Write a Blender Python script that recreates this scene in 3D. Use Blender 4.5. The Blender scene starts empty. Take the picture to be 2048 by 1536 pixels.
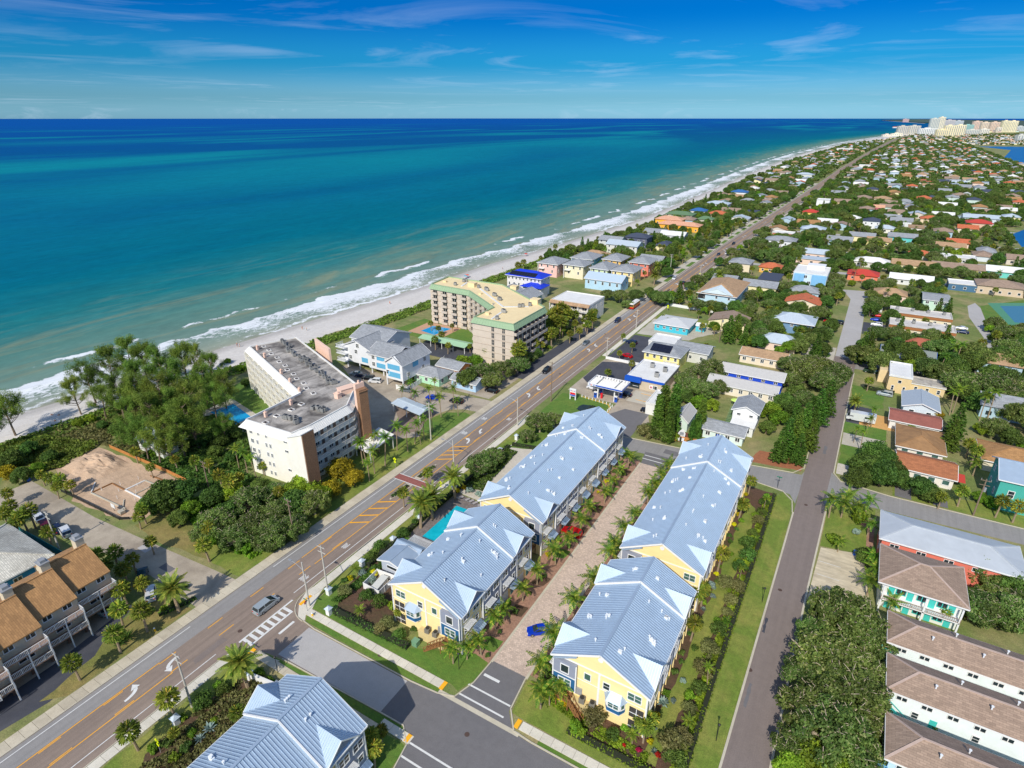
import bpy,bmesh,math,random
import numpy as np
from mathutils import Vector,Matrix,noise as mnoise
SC=bpy.context.scene
COL=SC.collection
CAM_H,CAM_F=85.0,1195.0
PITCH=math.atan((768-236)/CAM_F)
YAW=math.radians(30.56)
cam_data=bpy.data.cameras.new('camera')
cam=bpy.data.objects.new('camera',cam_data)
COL.objects.link(cam)
cam.location=(0,0,CAM_H)
cam.rotation_euler=(math.pi/2-PITCH,0,YAW)
cam_data.sensor_width=36.0
cam_data.lens=36.0*CAM_F/2048
cam_data.clip_start=1.0
cam_data.clip_end=200000
SC.camera=cam
SC.render.resolution_x,SC.render.resolution_y=1024,768
SC.view_settings.view_transform='Standard'
SC.view_settings.look='None'
SC.view_settings.gamma=1.0
SC.view_settings.exposure=0.86
SC.view_settings.use_curve_mapping=False
SUN_EL=math.radians(40)
sun_data=bpy.data.lights.new('sun','SUN')
sun_data.energy=2.35
sun_data.angle=math.radians(0.5)
sun_data.color=(1.0,0.94,0.84)
sun=bpy.data.objects.new('sun',sun_data)
COL.objects.link(sun)
sun.rotation_euler=(math.pi/2-SUN_EL,0,math.radians(7))
sun.location=(0,-200,300)
world=bpy.data.worlds.new('World')
SC.world=world
world.use_nodes=True
def build_world():
 nt=world.node_tree
 n,l=nt.nodes,nt.links
 n.clear()
 out=n.new('ShaderNodeOutputWorld')
 bg=n.new('ShaderNodeBackground')
 bg.inputs['Strength'].default_value=0.15
 l.new(bg.outputs[0],out.inputs[0])
 sky=n.new('ShaderNodeTexSky')
 sky.sky_type='NISHITA'
 sky.sun_disc=False
 sky.sun_elevation=SUN_EL
 sky.sun_rotation=math.pi
 sky.altitude=100
 sky.air_density=1.0
 sky.dust_density=0.6
 sky.ozone_density=3.0
 tc=n.new('ShaderNodeTexCoord')
 sep=n.new('ShaderNodeSeparateXYZ')
 l.new(tc.outputs['Generated'],sep.inputs[0])
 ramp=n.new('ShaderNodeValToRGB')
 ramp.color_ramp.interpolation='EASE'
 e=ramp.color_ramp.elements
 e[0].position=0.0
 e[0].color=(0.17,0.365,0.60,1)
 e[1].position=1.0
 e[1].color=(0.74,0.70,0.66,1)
 for p,c in((0.03,(0.105,0.25,0.405,1)),(0.075,(0.015,0.18,0.34,1)),(0.14,(0.0,0.122,0.315,1)),(0.2,(0.02,0.14,0.32,1)),(0.5,(0.56,0.55,0.54,1))):  # upper stops, above the frame, brightened and neutralised to lift the shade
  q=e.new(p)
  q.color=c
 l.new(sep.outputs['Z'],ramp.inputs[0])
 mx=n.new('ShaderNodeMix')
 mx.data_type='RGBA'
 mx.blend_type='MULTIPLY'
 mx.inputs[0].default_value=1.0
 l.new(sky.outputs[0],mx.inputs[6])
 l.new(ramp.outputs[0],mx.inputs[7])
 zc=n.new('ShaderNodeMath')
 zc.operation='MAXIMUM'
 zc.inputs[1].default_value=0.012
 l.new(sep.outputs['Z'],zc.inputs[0])
 dv=n.new('ShaderNodeVectorMath')
 dv.operation='DIVIDE'
 l.new(tc.outputs['Generated'],dv.inputs[0])
 cmb=n.new('ShaderNodeCombineXYZ')
 for i in range(3):
  l.new(zc.outputs[0],cmb.inputs[i])
 l.new(cmb.outputs[0],dv.inputs[1])
 mp=n.new('ShaderNodeMapping')
 mp.vector_type='POINT'
 mp.inputs['Rotation'].default_value=(0,0,math.radians(-12))
 mp.inputs['Scale'].default_value=(0.42,0.36,1)
 mp.inputs['Location'].default_value=(3.7,1.2,0)
 l.new(dv.outputs[0],mp.inputs[0])
 n1=n.new('ShaderNodeTexNoise')
 n1.inputs['Scale'].default_value=0.55
 n1.inputs['Detail'].default_value=9
 n1.inputs['Roughness'].default_value=0.62
 n1.inputs['Distortion'].default_value=1.4
 l.new(mp.outputs[0],n1.inputs['Vector'])
 mr=n.new('ShaderNodeMapRange')
 mr.inputs['From Min'].default_value=0.50
 mr.inputs['From Max'].default_value=0.86
 l.new(n1.outputs[0],mr.inputs[0])
 n2=n.new('ShaderNodeTexNoise')
 n2.inputs['Scale'].default_value=0.16
 n2.inputs['Detail'].default_value=2
 l.new(mp.outputs[0],n2.inputs['Vector'])
 mr2=n.new('ShaderNodeMapRange')
 mr2.inputs['From Min'].default_value=0.42
 mr2.inputs['From Max'].default_value=0.62
 l.new(n2.outputs[0],mr2.inputs[0])
 mul=n.new('ShaderNodeMath')
 mul.operation='MULTIPLY'
 l.new(mr.outputs[0],mul.inputs[0])
 l.new(mr2.outputs[0],mul.inputs[1])
 mul2=n.new('ShaderNodeMath')
 mul2.operation='MULTIPLY'
 mul2.inputs[1].default_value=0.46
 l.new(mul.outputs[0],mul2.inputs[0])
 cl=n.new('ShaderNodeMix')
 cl.data_type='RGBA'
 l.new(mul2.outputs[0],cl.inputs[0])
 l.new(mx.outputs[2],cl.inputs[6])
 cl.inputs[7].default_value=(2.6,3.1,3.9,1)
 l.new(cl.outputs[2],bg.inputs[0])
build_world()
CA,SA=math.cos(YAW),math.sin(YAW)
CP,SP=math.cos(PITCH),math.sin(PITCH)
def P(px,py,z=0.0):
 r,u=(px-1024)/CAM_F,-(py-768)/CAM_F
 d=(r,CP+u*SP,-SP+u*CP)
 t=(z-CAM_H)/d[2]
 x,y=d[0]*t,d[1]*t
 return(x*CA-y*SA,x*SA+y*CA)
def proj(x,y,z=0.0):
 xc,yc=x*CA+y*SA,-x*SA+y*CA
 zc=z-CAM_H
 dep=yc*CP-zc*SP
 if dep<1:
  return None
 up=yc*SP+zc*CP
 return(1024+CAM_F*xc/dep,768-CAM_F*up/dep,dep)
def thing(name,label,cat,loc=(0,0,0),rz=0.0,group=None):
 o=bpy.data.objects.new(name,None)
 o.empty_display_size=0.3
 COL.objects.link(o)
 o.location=loc
 o.rotation_euler=(0,0,rz)
 tag(o,label,cat,group)
 return o
def tag(o,label=None,cat=None,group=None,kind=None):
 if label:
  o['label']=label
 if cat:
  o['category']=cat
 if group:
  o['group']=group
 if kind:
  o['kind']=kind
 return o
def place(name,me,parent=None,loc=(0,0,0),rz=0.0,mats=None):
 o=bpy.data.objects.new(name,me)
 COL.objects.link(o)
 o.location=loc
 o.rotation_euler=(0,0,rz)
 if parent:
  o.parent=parent
  KIDS.setdefault(parent.name,[]).append(o)
 if mats:
  for i,m in enumerate(mats):
   if m and i<len(o.material_slots):
    o.material_slots[i].link='OBJECT'
    o.material_slots[i].material=m
 return o
def dup(root,loc,rz=None,label=None,group=None,scale=None,mats=None):
 r=root.copy()
 COL.objects.link(r)
 r.location=loc
 if rz is not None:
  r.rotation_euler=(0,0,rz)
 if scale:
  r.scale=scale if isinstance(scale,tuple)else(scale,)*3
 if label:
  r['label']=label
 if group:
  r['group']=group
 def rec(src,dst):
  for ch in KIDS.get(src.name,()):
   c=ch.copy()
   COL.objects.link(c)
   c.parent=dst
   if mats:
    m=mats.get(ch.name.split('.')[0])
    if m:
     c.material_slots[0].link='OBJECT'
     c.material_slots[0].material=m
   rec(ch,c)
 rec(root,r)
 return r
KIDS={}
class MB:
 def __init__(s):
  s.v,s.f,s.m=[],[],[]
 def poly(s,pts,m=0):
  b=len(s.v)
  s.v+=[tuple(p)for p in pts]
  s.f.append(tuple(range(b,b+len(pts))))
  s.m.append(m)
  return s
 def box(s,x0,y0,z0,x1,y1,z1,m=0):
  b=len(s.v)
  s.v+=[(x0,y0,z0),(x1,y0,z0),(x1,y1,z0),(x0,y1,z0),(x0,y0,z1),(x1,y0,z1),(x1,y1,z1),(x0,y1,z1)]
  for q in((0,3,2,1),(4,5,6,7),(0,1,5,4),(1,2,6,5),(2,3,7,6),(3,0,4,7)):
   s.f.append(tuple(b+i for i in q))
   s.m.append(m)
  return s
 def prism(s,pts,z0,z1,m=0,bottom=True):
  b,n=len(s.v),len(pts)
  s.v+=[(p[0],p[1],z0)for p in pts]+[(p[0],p[1],z1)for p in pts]
  for i in range(n):
   j=(i+1)%n
   s.f.append((b+i,b+j,b+n+j,b+n+i))
   s.m.append(m)
  s.f.append(tuple(b+n+i for i in range(n)))
  s.m.append(m)
  if bottom:
   s.f.append(tuple(b+n-1-i for i in range(n)))
   s.m.append(m)
  return s
 def slab(s,pts,t,m=0):
  b,n=len(s.v),len(pts)
  s.v+=[tuple(p)for p in pts]+[(p[0],p[1],p[2]-t)for p in pts]
  s.f.append(tuple(b+i for i in range(n)))
  s.f.append(tuple(b+2*n-1-i for i in range(n)))
  s.m+=[m,m]
  for i in range(n):
   j=(i+1)%n
   s.f.append((b+j,b+i,b+n+i,b+n+j))
   s.m.append(m)
  return s
 def bar(s,p,q,w,h,m=0,up=(0,0,1)):
  p,q=Vector(p),Vector(q)
  d=(q-p)
  if d.length<1e-6:
   return s
  d.normalize()
  u=Vector(up)
  if abs(d.dot(u))>0.98:
   u=Vector((1,0,0))
  a=d.cross(u).normalized()*(w/2)
  c=a.cross(d).normalized()*(h/2)
  b=len(s.v)
  for e in(p,q):
   s.v+=[tuple(e-a-c),tuple(e+a-c),tuple(e+a+c),tuple(e-a+c)]
  for qd in((0,3,2,1),(4,5,6,7),(0,1,5,4),(1,2,6,5),(2,3,7,6),(3,0,4,7)):
   s.f.append(tuple(b+i for i in qd))
   s.m.append(m)
  return s
 def cyl(s,p,q,r0,r1,n=8,m=0,cap=True):
  p,q=Vector(p),Vector(q)
  d=(q-p).normalized()
  u=Vector((0,0,1))if abs(d.z)<0.9 else Vector((1,0,0))
  a=d.cross(u).normalized()
  c=d.cross(a)
  b=len(s.v)
  for e,r in((p,r0),(q,r1)):
   for i in range(n):
    t=2*math.pi*i/n
    s.v.append(tuple(e+(a*math.cos(t)+c*math.sin(t))*r))
  for i in range(n):
   j=(i+1)%n
   s.f.append((b+j,b+i,b+n+i,b+n+j))
   s.m.append(m)
  if cap:
   s.f.append(tuple(b+i for i in range(n)))
   s.f.append(tuple(b+2*n-1-i for i in range(n)))
   s.m+=[m,m]
  return s
 def tube(s,pts,rads,n=6,m=0):
  for i in range(len(pts)-1):
   s.cyl(pts[i],pts[i+1],rads[i],rads[i+1],n,m,cap=(i==len(pts)-2 or i==0))
  return s
 def mesh(s,name,mats):
  me=bpy.data.meshes.new(name)
  me.from_pydata(s.v,[],s.f)
  for mt in mats:
   me.materials.append(mt)
  if len(mats)>1:
   me.polygons.foreach_set('material_index',s.m)
  me.update()
  return me
 def ob(s,name,mats,parent=None,loc=(0,0,0),rz=0.0,kind=None):
  if not isinstance(mats,(list,tuple)):
   mats=[mats]
  o=place(name,s.mesh(name,mats),parent,loc,rz)
  if kind:
   o['kind']=kind
  return o
def fix_normals(me):
 bm=bmesh.new()
 bm.from_mesh(me)
 bmesh.ops.recalc_face_normals(bm,faces=bm.faces)
 bm.to_mesh(me)
 bm.free()
 return me
MATS={}
def lin(c):
 return tuple(((v/255)/12.92 if v/255<=0.04045 else((v/255+0.055)/1.055)**2.4)for v in c)
def mat(name,rgb,rough=0.75,var=0.10,scale=1.2,metal=0.0,blotch=0.0,bscale=0.12,bcol=None,bump=0.0,spec=0.5,objrand=0.0,island=0.0,fine=0.0,streak=None,shingle=None,hue=0.0):
 if name in MATS:
  return MATS[name]
 m=bpy.data.materials.new(name)
 m.use_nodes=True
 nt=m.node_tree
 n,l=nt.nodes,nt.links
 b=n['Principled BSDF']
 b.inputs['Roughness'].default_value=rough
 b.inputs['Metallic'].default_value=metal
 b.inputs['Specular IOR Level'].default_value=spec
 geo=n.new('ShaderNodeNewGeometry')
 pos=geo.outputs['Position']
 nz=n.new('ShaderNodeTexNoise')
 nz.inputs['Scale'].default_value=scale
 nz.inputs['Detail'].default_value=5
 nz.inputs['Roughness'].default_value=0.65
 l.new(pos,nz.inputs['Vector'])
 mr=n.new('ShaderNodeMapRange')
 mr.inputs['From Min'].default_value=0.25
 mr.inputs['From Max'].default_value=0.75
 mr.inputs['To Min'].default_value=1-var
 mr.inputs['To Max'].default_value=1+var
 l.new(nz.outputs[0],mr.inputs[0])
 val=mr.outputs[0]
 def mulv(a,bb):
  q=n.new('ShaderNodeMath')
  q.operation='MULTIPLY'
  l.new(a,q.inputs[0])
  l.new(bb,q.inputs[1])
  return q.outputs[0]
 def rng(src,lo,hi,a=0.0,c=1.0):
  q=n.new('ShaderNodeMapRange')
  q.inputs['From Min'].default_value=a
  q.inputs['From Max'].default_value=c
  q.inputs['To Min'].default_value=lo
  q.inputs['To Max'].default_value=hi
  l.new(src,q.inputs[0])
  return q.outputs[0]
 if fine:
  nf=n.new('ShaderNodeTexNoise')
  nf.inputs['Scale'].default_value=scale*9
  nf.inputs['Detail'].default_value=2
  l.new(pos,nf.inputs['Vector'])
  val=mulv(val,rng(nf.outputs[0],1-fine,1+fine,0.3,0.7))
 if objrand:
  oi=n.new('ShaderNodeObjectInfo')
  val=mulv(val,rng(oi.outputs['Random'],1-objrand,1+objrand))
 if island:
  val=mulv(val,rng(geo.outputs['Random Per Island'],1-island,1+island))
 if shingle:
  br=n.new('ShaderNodeTexBrick')
  br.inputs['Scale'].default_value=1.0
  br.inputs['Brick Width'].default_value=shingle[0]
  br.inputs['Row Height'].default_value=shingle[1]
  br.inputs['Mortar Size'].default_value=shingle[2]
  br.inputs['Color1'].default_value=(1.16,1.16,1.16,1)
  br.inputs['Color2'].default_value=(0.84,0.84,0.84,1)
  br.inputs['Mortar'].default_value=(0.62,0.62,0.62,1)
  l.new(pos,br.inputs['Vector'])
  val=mulv(val,br.outputs['Color'])
 if streak:
  mp=n.new('ShaderNodeMapping')
  mp.inputs['Scale'].default_value=streak[1]
  l.new(pos,mp.inputs[0])
  ns=n.new('ShaderNodeTexNoise')
  ns.inputs['Scale'].default_value=1.0
  ns.inputs['Detail'].default_value=5
  ns.inputs['Roughness'].default_value=0.7
  l.new(mp.outputs[0],ns.inputs['Vector'])
  val=mulv(val,rng(ns.outputs[0],1-streak[0],1+streak[0]*0.6,0.3,0.7))
 base=n.new('ShaderNodeRGB')
 base.outputs[0].default_value=(*rgb,1)
 col=base.outputs[0]
 if blotch:
  nb=n.new('ShaderNodeTexNoise')
  nb.inputs['Scale'].default_value=bscale
  nb.inputs['Detail'].default_value=6
  nb.inputs['Roughness'].default_value=0.6
  nb.inputs['Distortion'].default_value=0.6
  l.new(pos,nb.inputs['Vector'])
  mx=n.new('ShaderNodeMix')
  mx.data_type='RGBA'
  l.new(rng(nb.outputs[0],0,blotch,0.42,0.66),mx.inputs[0])
  l.new(col,mx.inputs[6])
  mx.inputs[7].default_value=(*(bcol or tuple(c*0.6 for c in rgb)),1)
  col=mx.outputs[2]
 if hue:
  hs=n.new('ShaderNodeHueSaturation')
  oi2=n.new('ShaderNodeObjectInfo')
  l.new(rng(oi2.outputs['Random'],0.5-hue,0.5+hue),hs.inputs['Hue'])
  l.new(col,hs.inputs['Color'])
  col=hs.outputs[0]
 vm=n.new('ShaderNodeVectorMath')
 vm.operation='SCALE'
 l.new(col,vm.inputs[0])
 l.new(val,vm.inputs['Scale'])
 l.new(vm.outputs[0],b.inputs['Base Color'])
 if bump:
  bp=n.new('ShaderNodeBump')
  bp.inputs['Strength'].default_value=bump
  bp.inputs['Distance'].default_value=0.3
  l.new(nz.outputs[0],bp.inputs['Height'])
  l.new(bp.outputs[0],b.inputs['Normal'])
 MATS[name]=m
 return m
def paint(rgb255,rough=0.7):
 k='paint_%02x%02x%02x'%tuple(int(v)for v in rgb255)
 return mat(k,lin(rgb255),rough,0.06,0.8,blotch=0.18,bscale=0.25)
WHITE=mat('white_trim',(0.78,0.78,0.76),0.6,0.04)
GLASS=mat('window_glass',(0.022,0.035,0.042),0.08,0.3,0.4,spec=0.7)
BLINDGLASS=mat('window_glass_green',(0.06,0.13,0.11),0.12,0.35,0.7,spec=0.6)
DARK=mat('opening_shade',(0.018,0.018,0.02),0.8)
GREYMETAL=mat('grey_metal',(0.38,0.39,0.40),0.45,0.1,metal=0.3)
POLE=mat('concrete_pole',(0.50,0.47,0.41),0.85,0.12,0.8)
WOODPOLE=mat('wood_pole',(0.22,0.16,0.11),0.9,0.15,1.5)
WOOD=mat('stained_wood',(0.26,0.12,0.04),0.75,0.25,2.5)
FENCEWOOD=mat('orange_fence_wood',(0.48,0.20,0.05),0.8,0.2,1.5)
BLACK=mat('black_plastic',(0.02,0.02,0.022),0.5)
def lut(pts):
 xs,ys=np.array([p[0]for p in pts],float),np.array([p[1]for p in pts],float)
 return lambda y:float(np.interp(y,xs,ys))
def smooth_lut(pts,w):
 f=lut(pts)
 return lambda y:sum(f(y+k*w)for k in(-1,-0.5,0,0.5,1))/5
shore=smooth_lut([(-400,-236),(40,-226),(72,-217),(125,-217),(173,-213),(253,-206),(320,-205),(341,-201),(422,-193),(554,-184),(763,-187),(1057,-194),(1500,-199),(1800,-195),(2300,-172),(2817,-138),(3400,-72),(4000,8),(4600,112),(5200,250),(6000,520),(7000,900),(9000,1800)],12)
vegline=smooth_lut([(-400,-206),(58,-201),(120,-197),(131,-193),(163,-192),(189,-188),(232,-186),(282,-186),(366,-183),(431,-175),(518,-168),(715,-170),(1100,-178),(1500,-181),(2500,-138),(3600,0),(4600,150),(9000,1860)],12)
road_x=smooth_lut([(-200,-87.5),(330,-87.5),(466,-85.8),(550,-84),(660,-80.5),(820,-76.5),(970,-73.5),(1330,-67),(2100,-42),(3300,8),(4000,70),(4600,180)],30)
GRASSMIX=mat('yard_ground',lin((108,122,62)),0.95,0.22,0.5,blotch=0.8,bscale=0.06,bcol=lin((160,144,104)),bump=0.4,fine=0.25)
ys=[-350,-100]+list(range(0,600,20))+list(range(600,2400,100))+list(range(2400,7100,300))
land=MB()
for a,b in zip(ys[:-1],ys[1:]):
 land.poly([(shore(a)+0.5,a,0),(7000,a,0),(7000,b,0),(shore(b)+0.5,b,0)])
tag(land.ob('ground',GRASSMIX),kind='structure')
def build_sea():
 offs=[-1.5,0,2,4,6,8,10,12,14,15,16,17,18,19,20,21,22,24,26,28,30,31,32,33,34,36,40,46,54,64,80,100,130,170,220,300,420,600,900,1400,2200,3500,6000,10000,20000,40000,90000]
 rows=[-350,-150,-50]+list(range(0,420,5))+list(range(420,900,15))+list(range(900,2500,60))+list(range(2500,7100,250))+[8000,9000,12000,18000,30000,60000,120000]
 v,f,at=[],[],[]
 for y in rows:
  sx=shore(min(y,9000))
  for o in offs:
   n=mnoise.noise((y*0.02,0.3,1.7))
   n2=mnoise.noise((y*0.012,5.3,1.7))
   z=0.55*math.exp(-((o-19-5*n)/1.7)**2)*max(0,0.5+n2)+0.4*math.exp(-((o-32-4*n2)/1.5)**2)*max(0,n)
   v.append((sx-o,y,-0.03+(z if o>5 and y<900 else 0)))
   at.append(math.log(1+max(o,0))/11.0)
 w=len(offs)
 for i in range(len(rows)-1):
  for j in range(w-1):
   f.append((i*w+j,(i+1)*w+j,(i+1)*w+j+1,i*w+j+1))
 b=len(v)
 for x,y in((shore(7000),7000),(120000,7000),(120000,120000),(shore(7000),120000)):
  v.append((x-3,y,-0.035))
  at.append(math.log(1+20000)/11.0)
 f.append((b,b+1,b+2,b+3))
 me=bpy.data.meshes.new('sea')
 me.from_pydata(v,[],f)
 a=me.attributes.new('offshore','FLOAT','POINT')
 a.data.foreach_set('value',at)
 m=bpy.data.materials.new('sea_water')
 m.use_nodes=True
 nt=m.node_tree
 n,l=nt.nodes,nt.links
 n.clear()
 out=n.new('ShaderNodeOutputMaterial')
 A=n.new('ShaderNodeAttribute')
 A.attribute_name='offshore'
 geo=n.new('ShaderNodeNewGeometry')
 def noise(sc,scl,det=4,rough=0.6,dist=0.0):
  mp=n.new('ShaderNodeMapping')
  mp.inputs['Scale'].default_value=scl
  l.new(geo.outputs['Position'],mp.inputs[0])
  q=n.new('ShaderNodeTexNoise')
  q.inputs['Scale'].default_value=sc
  q.inputs['Detail'].default_value=det
  q.inputs['Roughness'].default_value=rough
  q.inputs['Distortion'].default_value=dist
  l.new(mp.outputs[0],q.inputs['Vector'])
  return q.outputs[0]
 def math_(op,a,b=None,c=None):
  q=n.new('ShaderNodeMath')
  q.operation=op
  for i,x in enumerate((a,b,c)):
   if x is None:
    continue
   if isinstance(x,(int,float)):
    q.inputs[i].default_value=x
   else:
    l.new(x,q.inputs[i])
  return q.outputs[0]
 def ramp(src,stops,interp='LINEAR'):
  q=n.new('ShaderNodeValToRGB')
  q.color_ramp.interpolation=interp
  e=q.color_ramp.elements
  e[0].position,e[1].position=stops[0][0],stops[-1][0]
  e[0].color,e[1].color=(*stops[0][1],1),(*stops[-1][1],1)
  for p,c in stops[1:-1]:
   k=e.new(p)
   k.color=(*c,1)
  l.new(src,q.inputs[0])
  return q.outputs[0]
 off=A.outputs['Fac']
 big=noise(0.006,(1,0.4,1),3,0.5,0.5)
 mid=noise(0.03,(1,0.28,1),4,0.6,0.8)
 t=math_('ADD',off,math_('ADD',math_('MULTIPLY',math_('SUBTRACT',big,0.5),0.07),math_('MULTIPLY',math_('SUBTRACT',mid,0.5),0.05)))
 L=lambda d:math.log(1+d)/11.0
 col=ramp(t,[(L(0),lin((160,158,138))),(L(6),lin((142,152,134))),(L(16),lin((124,142,128))),(L(35),lin((104,134,120))),(L(70),lin((84,128,116))),(L(115),lin((30,116,118))),(L(190),lin((0,104,120))),(L(420),lin((0,92,124))),(L(1000),lin((0,82,128))),(L(3000),lin((0,76,138))),(L(9000),lin((0,76,150))),(L(60000),lin((0,78,150)))])
 bars=noise(0.05,(1,0.22,1),5,0.65,1.2)
 sand=math_('MULTIPLY',ramp(bars,[(0.5,(0,0,0)),(0.68,(1,1,1))]),ramp(off,[(0.22,(0,0,0)),(0.30,(1,1,1)),(0.385,(0.8,0.8,0.8)),(0.46,(0,0,0))]))
 mx=n.new('ShaderNodeMix')
 mx.data_type='RGBA'
 l.new(math_('MULTIPLY',sand,0.55),mx.inputs[0])
 l.new(col,mx.inputs[6])
 mx.inputs[7].default_value=(*lin((150,143,104)),1)
 band=noise(0.0017,(1,0.25,1),3,0.5,0.6)
 bm=math_('MULTIPLY',ramp(band,[(0.5,(0,0,0)),(0.66,(1,1,1))]),ramp(off,[(0.50,(0,0,0)),(0.60,(1,1,1)),(0.76,(0.7,0.7,0.7)),(0.83,(0,0,0))]))
 mb=n.new('ShaderNodeMix')
 mb.data_type='RGBA'
 l.new(math_('MULTIPLY',bm,0.75),mb.inputs[0])
 l.new(mx.outputs[2],mb.inputs[6])
 mb.inputs[7].default_value=(*lin((10,138,144)),1)
 d=math_('SUBTRACT',math_('POWER',2.718281828,math_('MULTIPLY',off,11.0)),1.0)
 wob=noise(0.045,(0.3,1,1),3,0.5)
 d2=math_('ADD',d,math_('MULTIPLY',math_('SUBTRACT',wob,0.5),22))
 gate=ramp(noise(0.016,(0.5,1,1),2,0.5),[(0.34,(0.5,)*3),(0.60,(1.1,)*3)])
 gate2=ramp(noise(0.03,(0.6,1,1),2,0.5,0.4),[(0.46,(0,0,0)),(0.58,(1,1,1))])
 prof=ramp(math_('DIVIDE',d2,60.0),[(0.0,(0.30,)*3),(0.04,(0.66,)*3),(0.08,(0.40,)*3),(0.17,(0.52,)*3),(0.30,(0.72,)*3),(0.40,(1.0,)*3),(0.44,(0.2,)*3),(0.47,(0,)*3),(1.0,(0,)*3)])
 prof2=ramp(math_('DIVIDE',d2,60.0),[(0.54,(0,)*3),(0.62,(0.5,)*3),(0.67,(1,)*3),(0.70,(0,)*3)])
 p=math_('MAXIMUM',math_('MULTIPLY',prof,gate),math_('MULTIPLY',prof2,gate2))
 lace=noise(0.55,(1,0.55,1),6,0.75,1.0)
 foam=math_('ADD',p,math_('MULTIPLY',math_('SUBTRACT',lace,0.5),1.5))
 fm=ramp(foam,[(0.42,(0,0,0)),(0.62,(1,1,1))])
 fm=math_('MULTIPLY',fm,ramp(p,[(0.10,(0,0,0)),(0.22,(1,1,1))]))
 mf=n.new('ShaderNodeMix')
 mf.data_type='RGBA'
 l.new(math_('MULTIPLY',fm,0.92),mf.inputs[0])
 l.new(mb.outputs[2],mf.inputs[6])
 mf.inputs[7].default_value=(0.80,0.82,0.83,1)
 rip=math_('ADD',math_('MULTIPLY',noise(0.22,(1,0.5,1),6,0.7),0.5),math_('MULTIPLY',noise(0.06,(1,0.3,1),6,0.75,0.5),0.5))
 vm=n.new('ShaderNodeVectorMath')
 vm.operation='SCALE'
 l.new(mf.outputs[2],vm.inputs[0])
 r2=n.new('ShaderNodeMapRange')
 r2.inputs['From Min'].default_value=0.3
 r2.inputs['From Max'].default_value=0.7
 r2.inputs['To Min'].default_value=0.76
 r2.inputs['To Max'].default_value=1.24
 l.new(rip,r2.inputs[0])
 l.new(r2.outputs[0],vm.inputs['Scale'])
 bp=n.new('ShaderNodeBump')
 bp.inputs['Strength'].default_value=0.35
 bp.inputs['Distance'].default_value=0.5
 l.new(rip,bp.inputs['Height'])
 df=n.new('ShaderNodeBsdfDiffuse')
 l.new(vm.outputs[0],df.inputs[0])
 l.new(bp.outputs[0],df.inputs['Normal'])
 gl=n.new('ShaderNodeBsdfGlossy')
 gl.inputs['Roughness'].default_value=0.28
 gl.inputs['Color'].default_value=(0.6,0.8,1,1)
 l.new(bp.outputs[0],gl.inputs['Normal'])
 ms=n.new('ShaderNodeMixShader')
 ms.inputs[0].default_value=0.06
 l.new(df.outputs[0],ms.inputs[1])
 l.new(gl.outputs[0],ms.inputs[2])
 l.new(ms.outputs[0],out.inputs[0])
 me.materials.append(m)
 return tag(place('sea',me),kind='structure')
build_sea()
def build_beach():
 rows=[-350,-100]+list(range(0,420,6))+list(range(420,900,20))+list(range(900,2500,60))+list(range(2500,5200,200))
 v,f,at=[],[],[]
 W=9
 for y in rows:
  a,b=shore(y),vegline(y)
  b+=1.5*math.sin(y*0.21)+2.0*mnoise.noise((y*0.07,2,3))
  for k in range(W):
   u=k/(W-1)
   v.append((a+(b-a)*u,y,0.01+0.5*math.sin(u*math.pi*0.5)*(1 if u<1 else 0.0)+0.08*mnoise.noise((u*4,y*0.2,1))*(0<u<1)))
   at.append((b-a)*u)
 for i in range(len(rows)-1):
  for j in range(W-1):
   f.append((i*W+j,i*W+j+1,(i+1)*W+j+1,(i+1)*W+j))
 me=bpy.data.meshes.new('beach_sand')
 me.from_pydata(v,[],f)
 a=me.attributes.new('inland','FLOAT','POINT')
 a.data.foreach_set('value',at)
 m=mat('beach_sand',lin((207,202,195)),0.95,0.10,0.7,blotch=0.35,bscale=0.15,bcol=lin((194,186,176)),bump=0.3,fine=0.12)
 nt=m.node_tree
 n,l=nt.nodes,nt.links
 b=n['Principled BSDF']
 src=b.inputs['Base Color'].links[0].from_socket
 A=n.new('ShaderNodeAttribute')
 A.attribute_name='inland'
 mr=n.new('ShaderNodeMapRange')
 mr.inputs['From Min'].default_value=2.5
 mr.inputs['From Max'].default_value=7.0
 mr.inputs['To Min'].default_value=0.72
 mr.inputs['To Max'].default_value=1.0
 l.new(A.outputs['Fac'],mr.inputs[0])
 vm=n.new('ShaderNodeVectorMath')
 vm.operation='SCALE'
 l.new(src,vm.inputs[0])
 l.new(mr.outputs[0],vm.inputs['Scale'])
 l.new(vm.outputs[0],b.inputs['Base Color'])
 me.materials.append(m)
 tag(place('beach',me),kind='structure')
build_beach()
def sheet(name,pts,z,m,kind='structure',parent=None):
 mb=MB()
 mb.poly([(x,y,z)for x,y in pts])
 o=mb.ob(name,m,parent)
 fix_normals(o.data)
 if o.data.polygons[0].normal.z<0:
  o.data.flip_normals()
 if kind:
  o['kind']=kind
 return o
def rect(x0,y0,x1,y1):
 return[(x0,y0),(x1,y0),(x1,y1),(x0,y1)]
def wavy(pts,amp=0.8,step=3.0,seed=0):
 rnd=random.Random(seed)
 out=[]
 for(ax,ay),(bx,by)in zip(pts,pts[1:]+pts[:1]):
  n=max(1,int(math.hypot(bx-ax,by-ay)/step))
  for i in range(n):
   t=i/n
   out.append((ax+(bx-ax)*t+rnd.uniform(-amp,amp),ay+(by-ay)*t+rnd.uniform(-amp,amp)))
 return out
def strip_pts(a,b,yy):
 return[(road_x(y)+a,y)for y in yy]+[(road_x(y)+b,y)for y in reversed(yy)]
ASPH=mat('brown_asphalt',lin((143,127,114)),0.9,0.08,1.0,blotch=0.25,bscale=0.05,bcol=lin((124,108,101)),fine=0.12,streak=(0.24,(0.9,0.02,1)))
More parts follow.
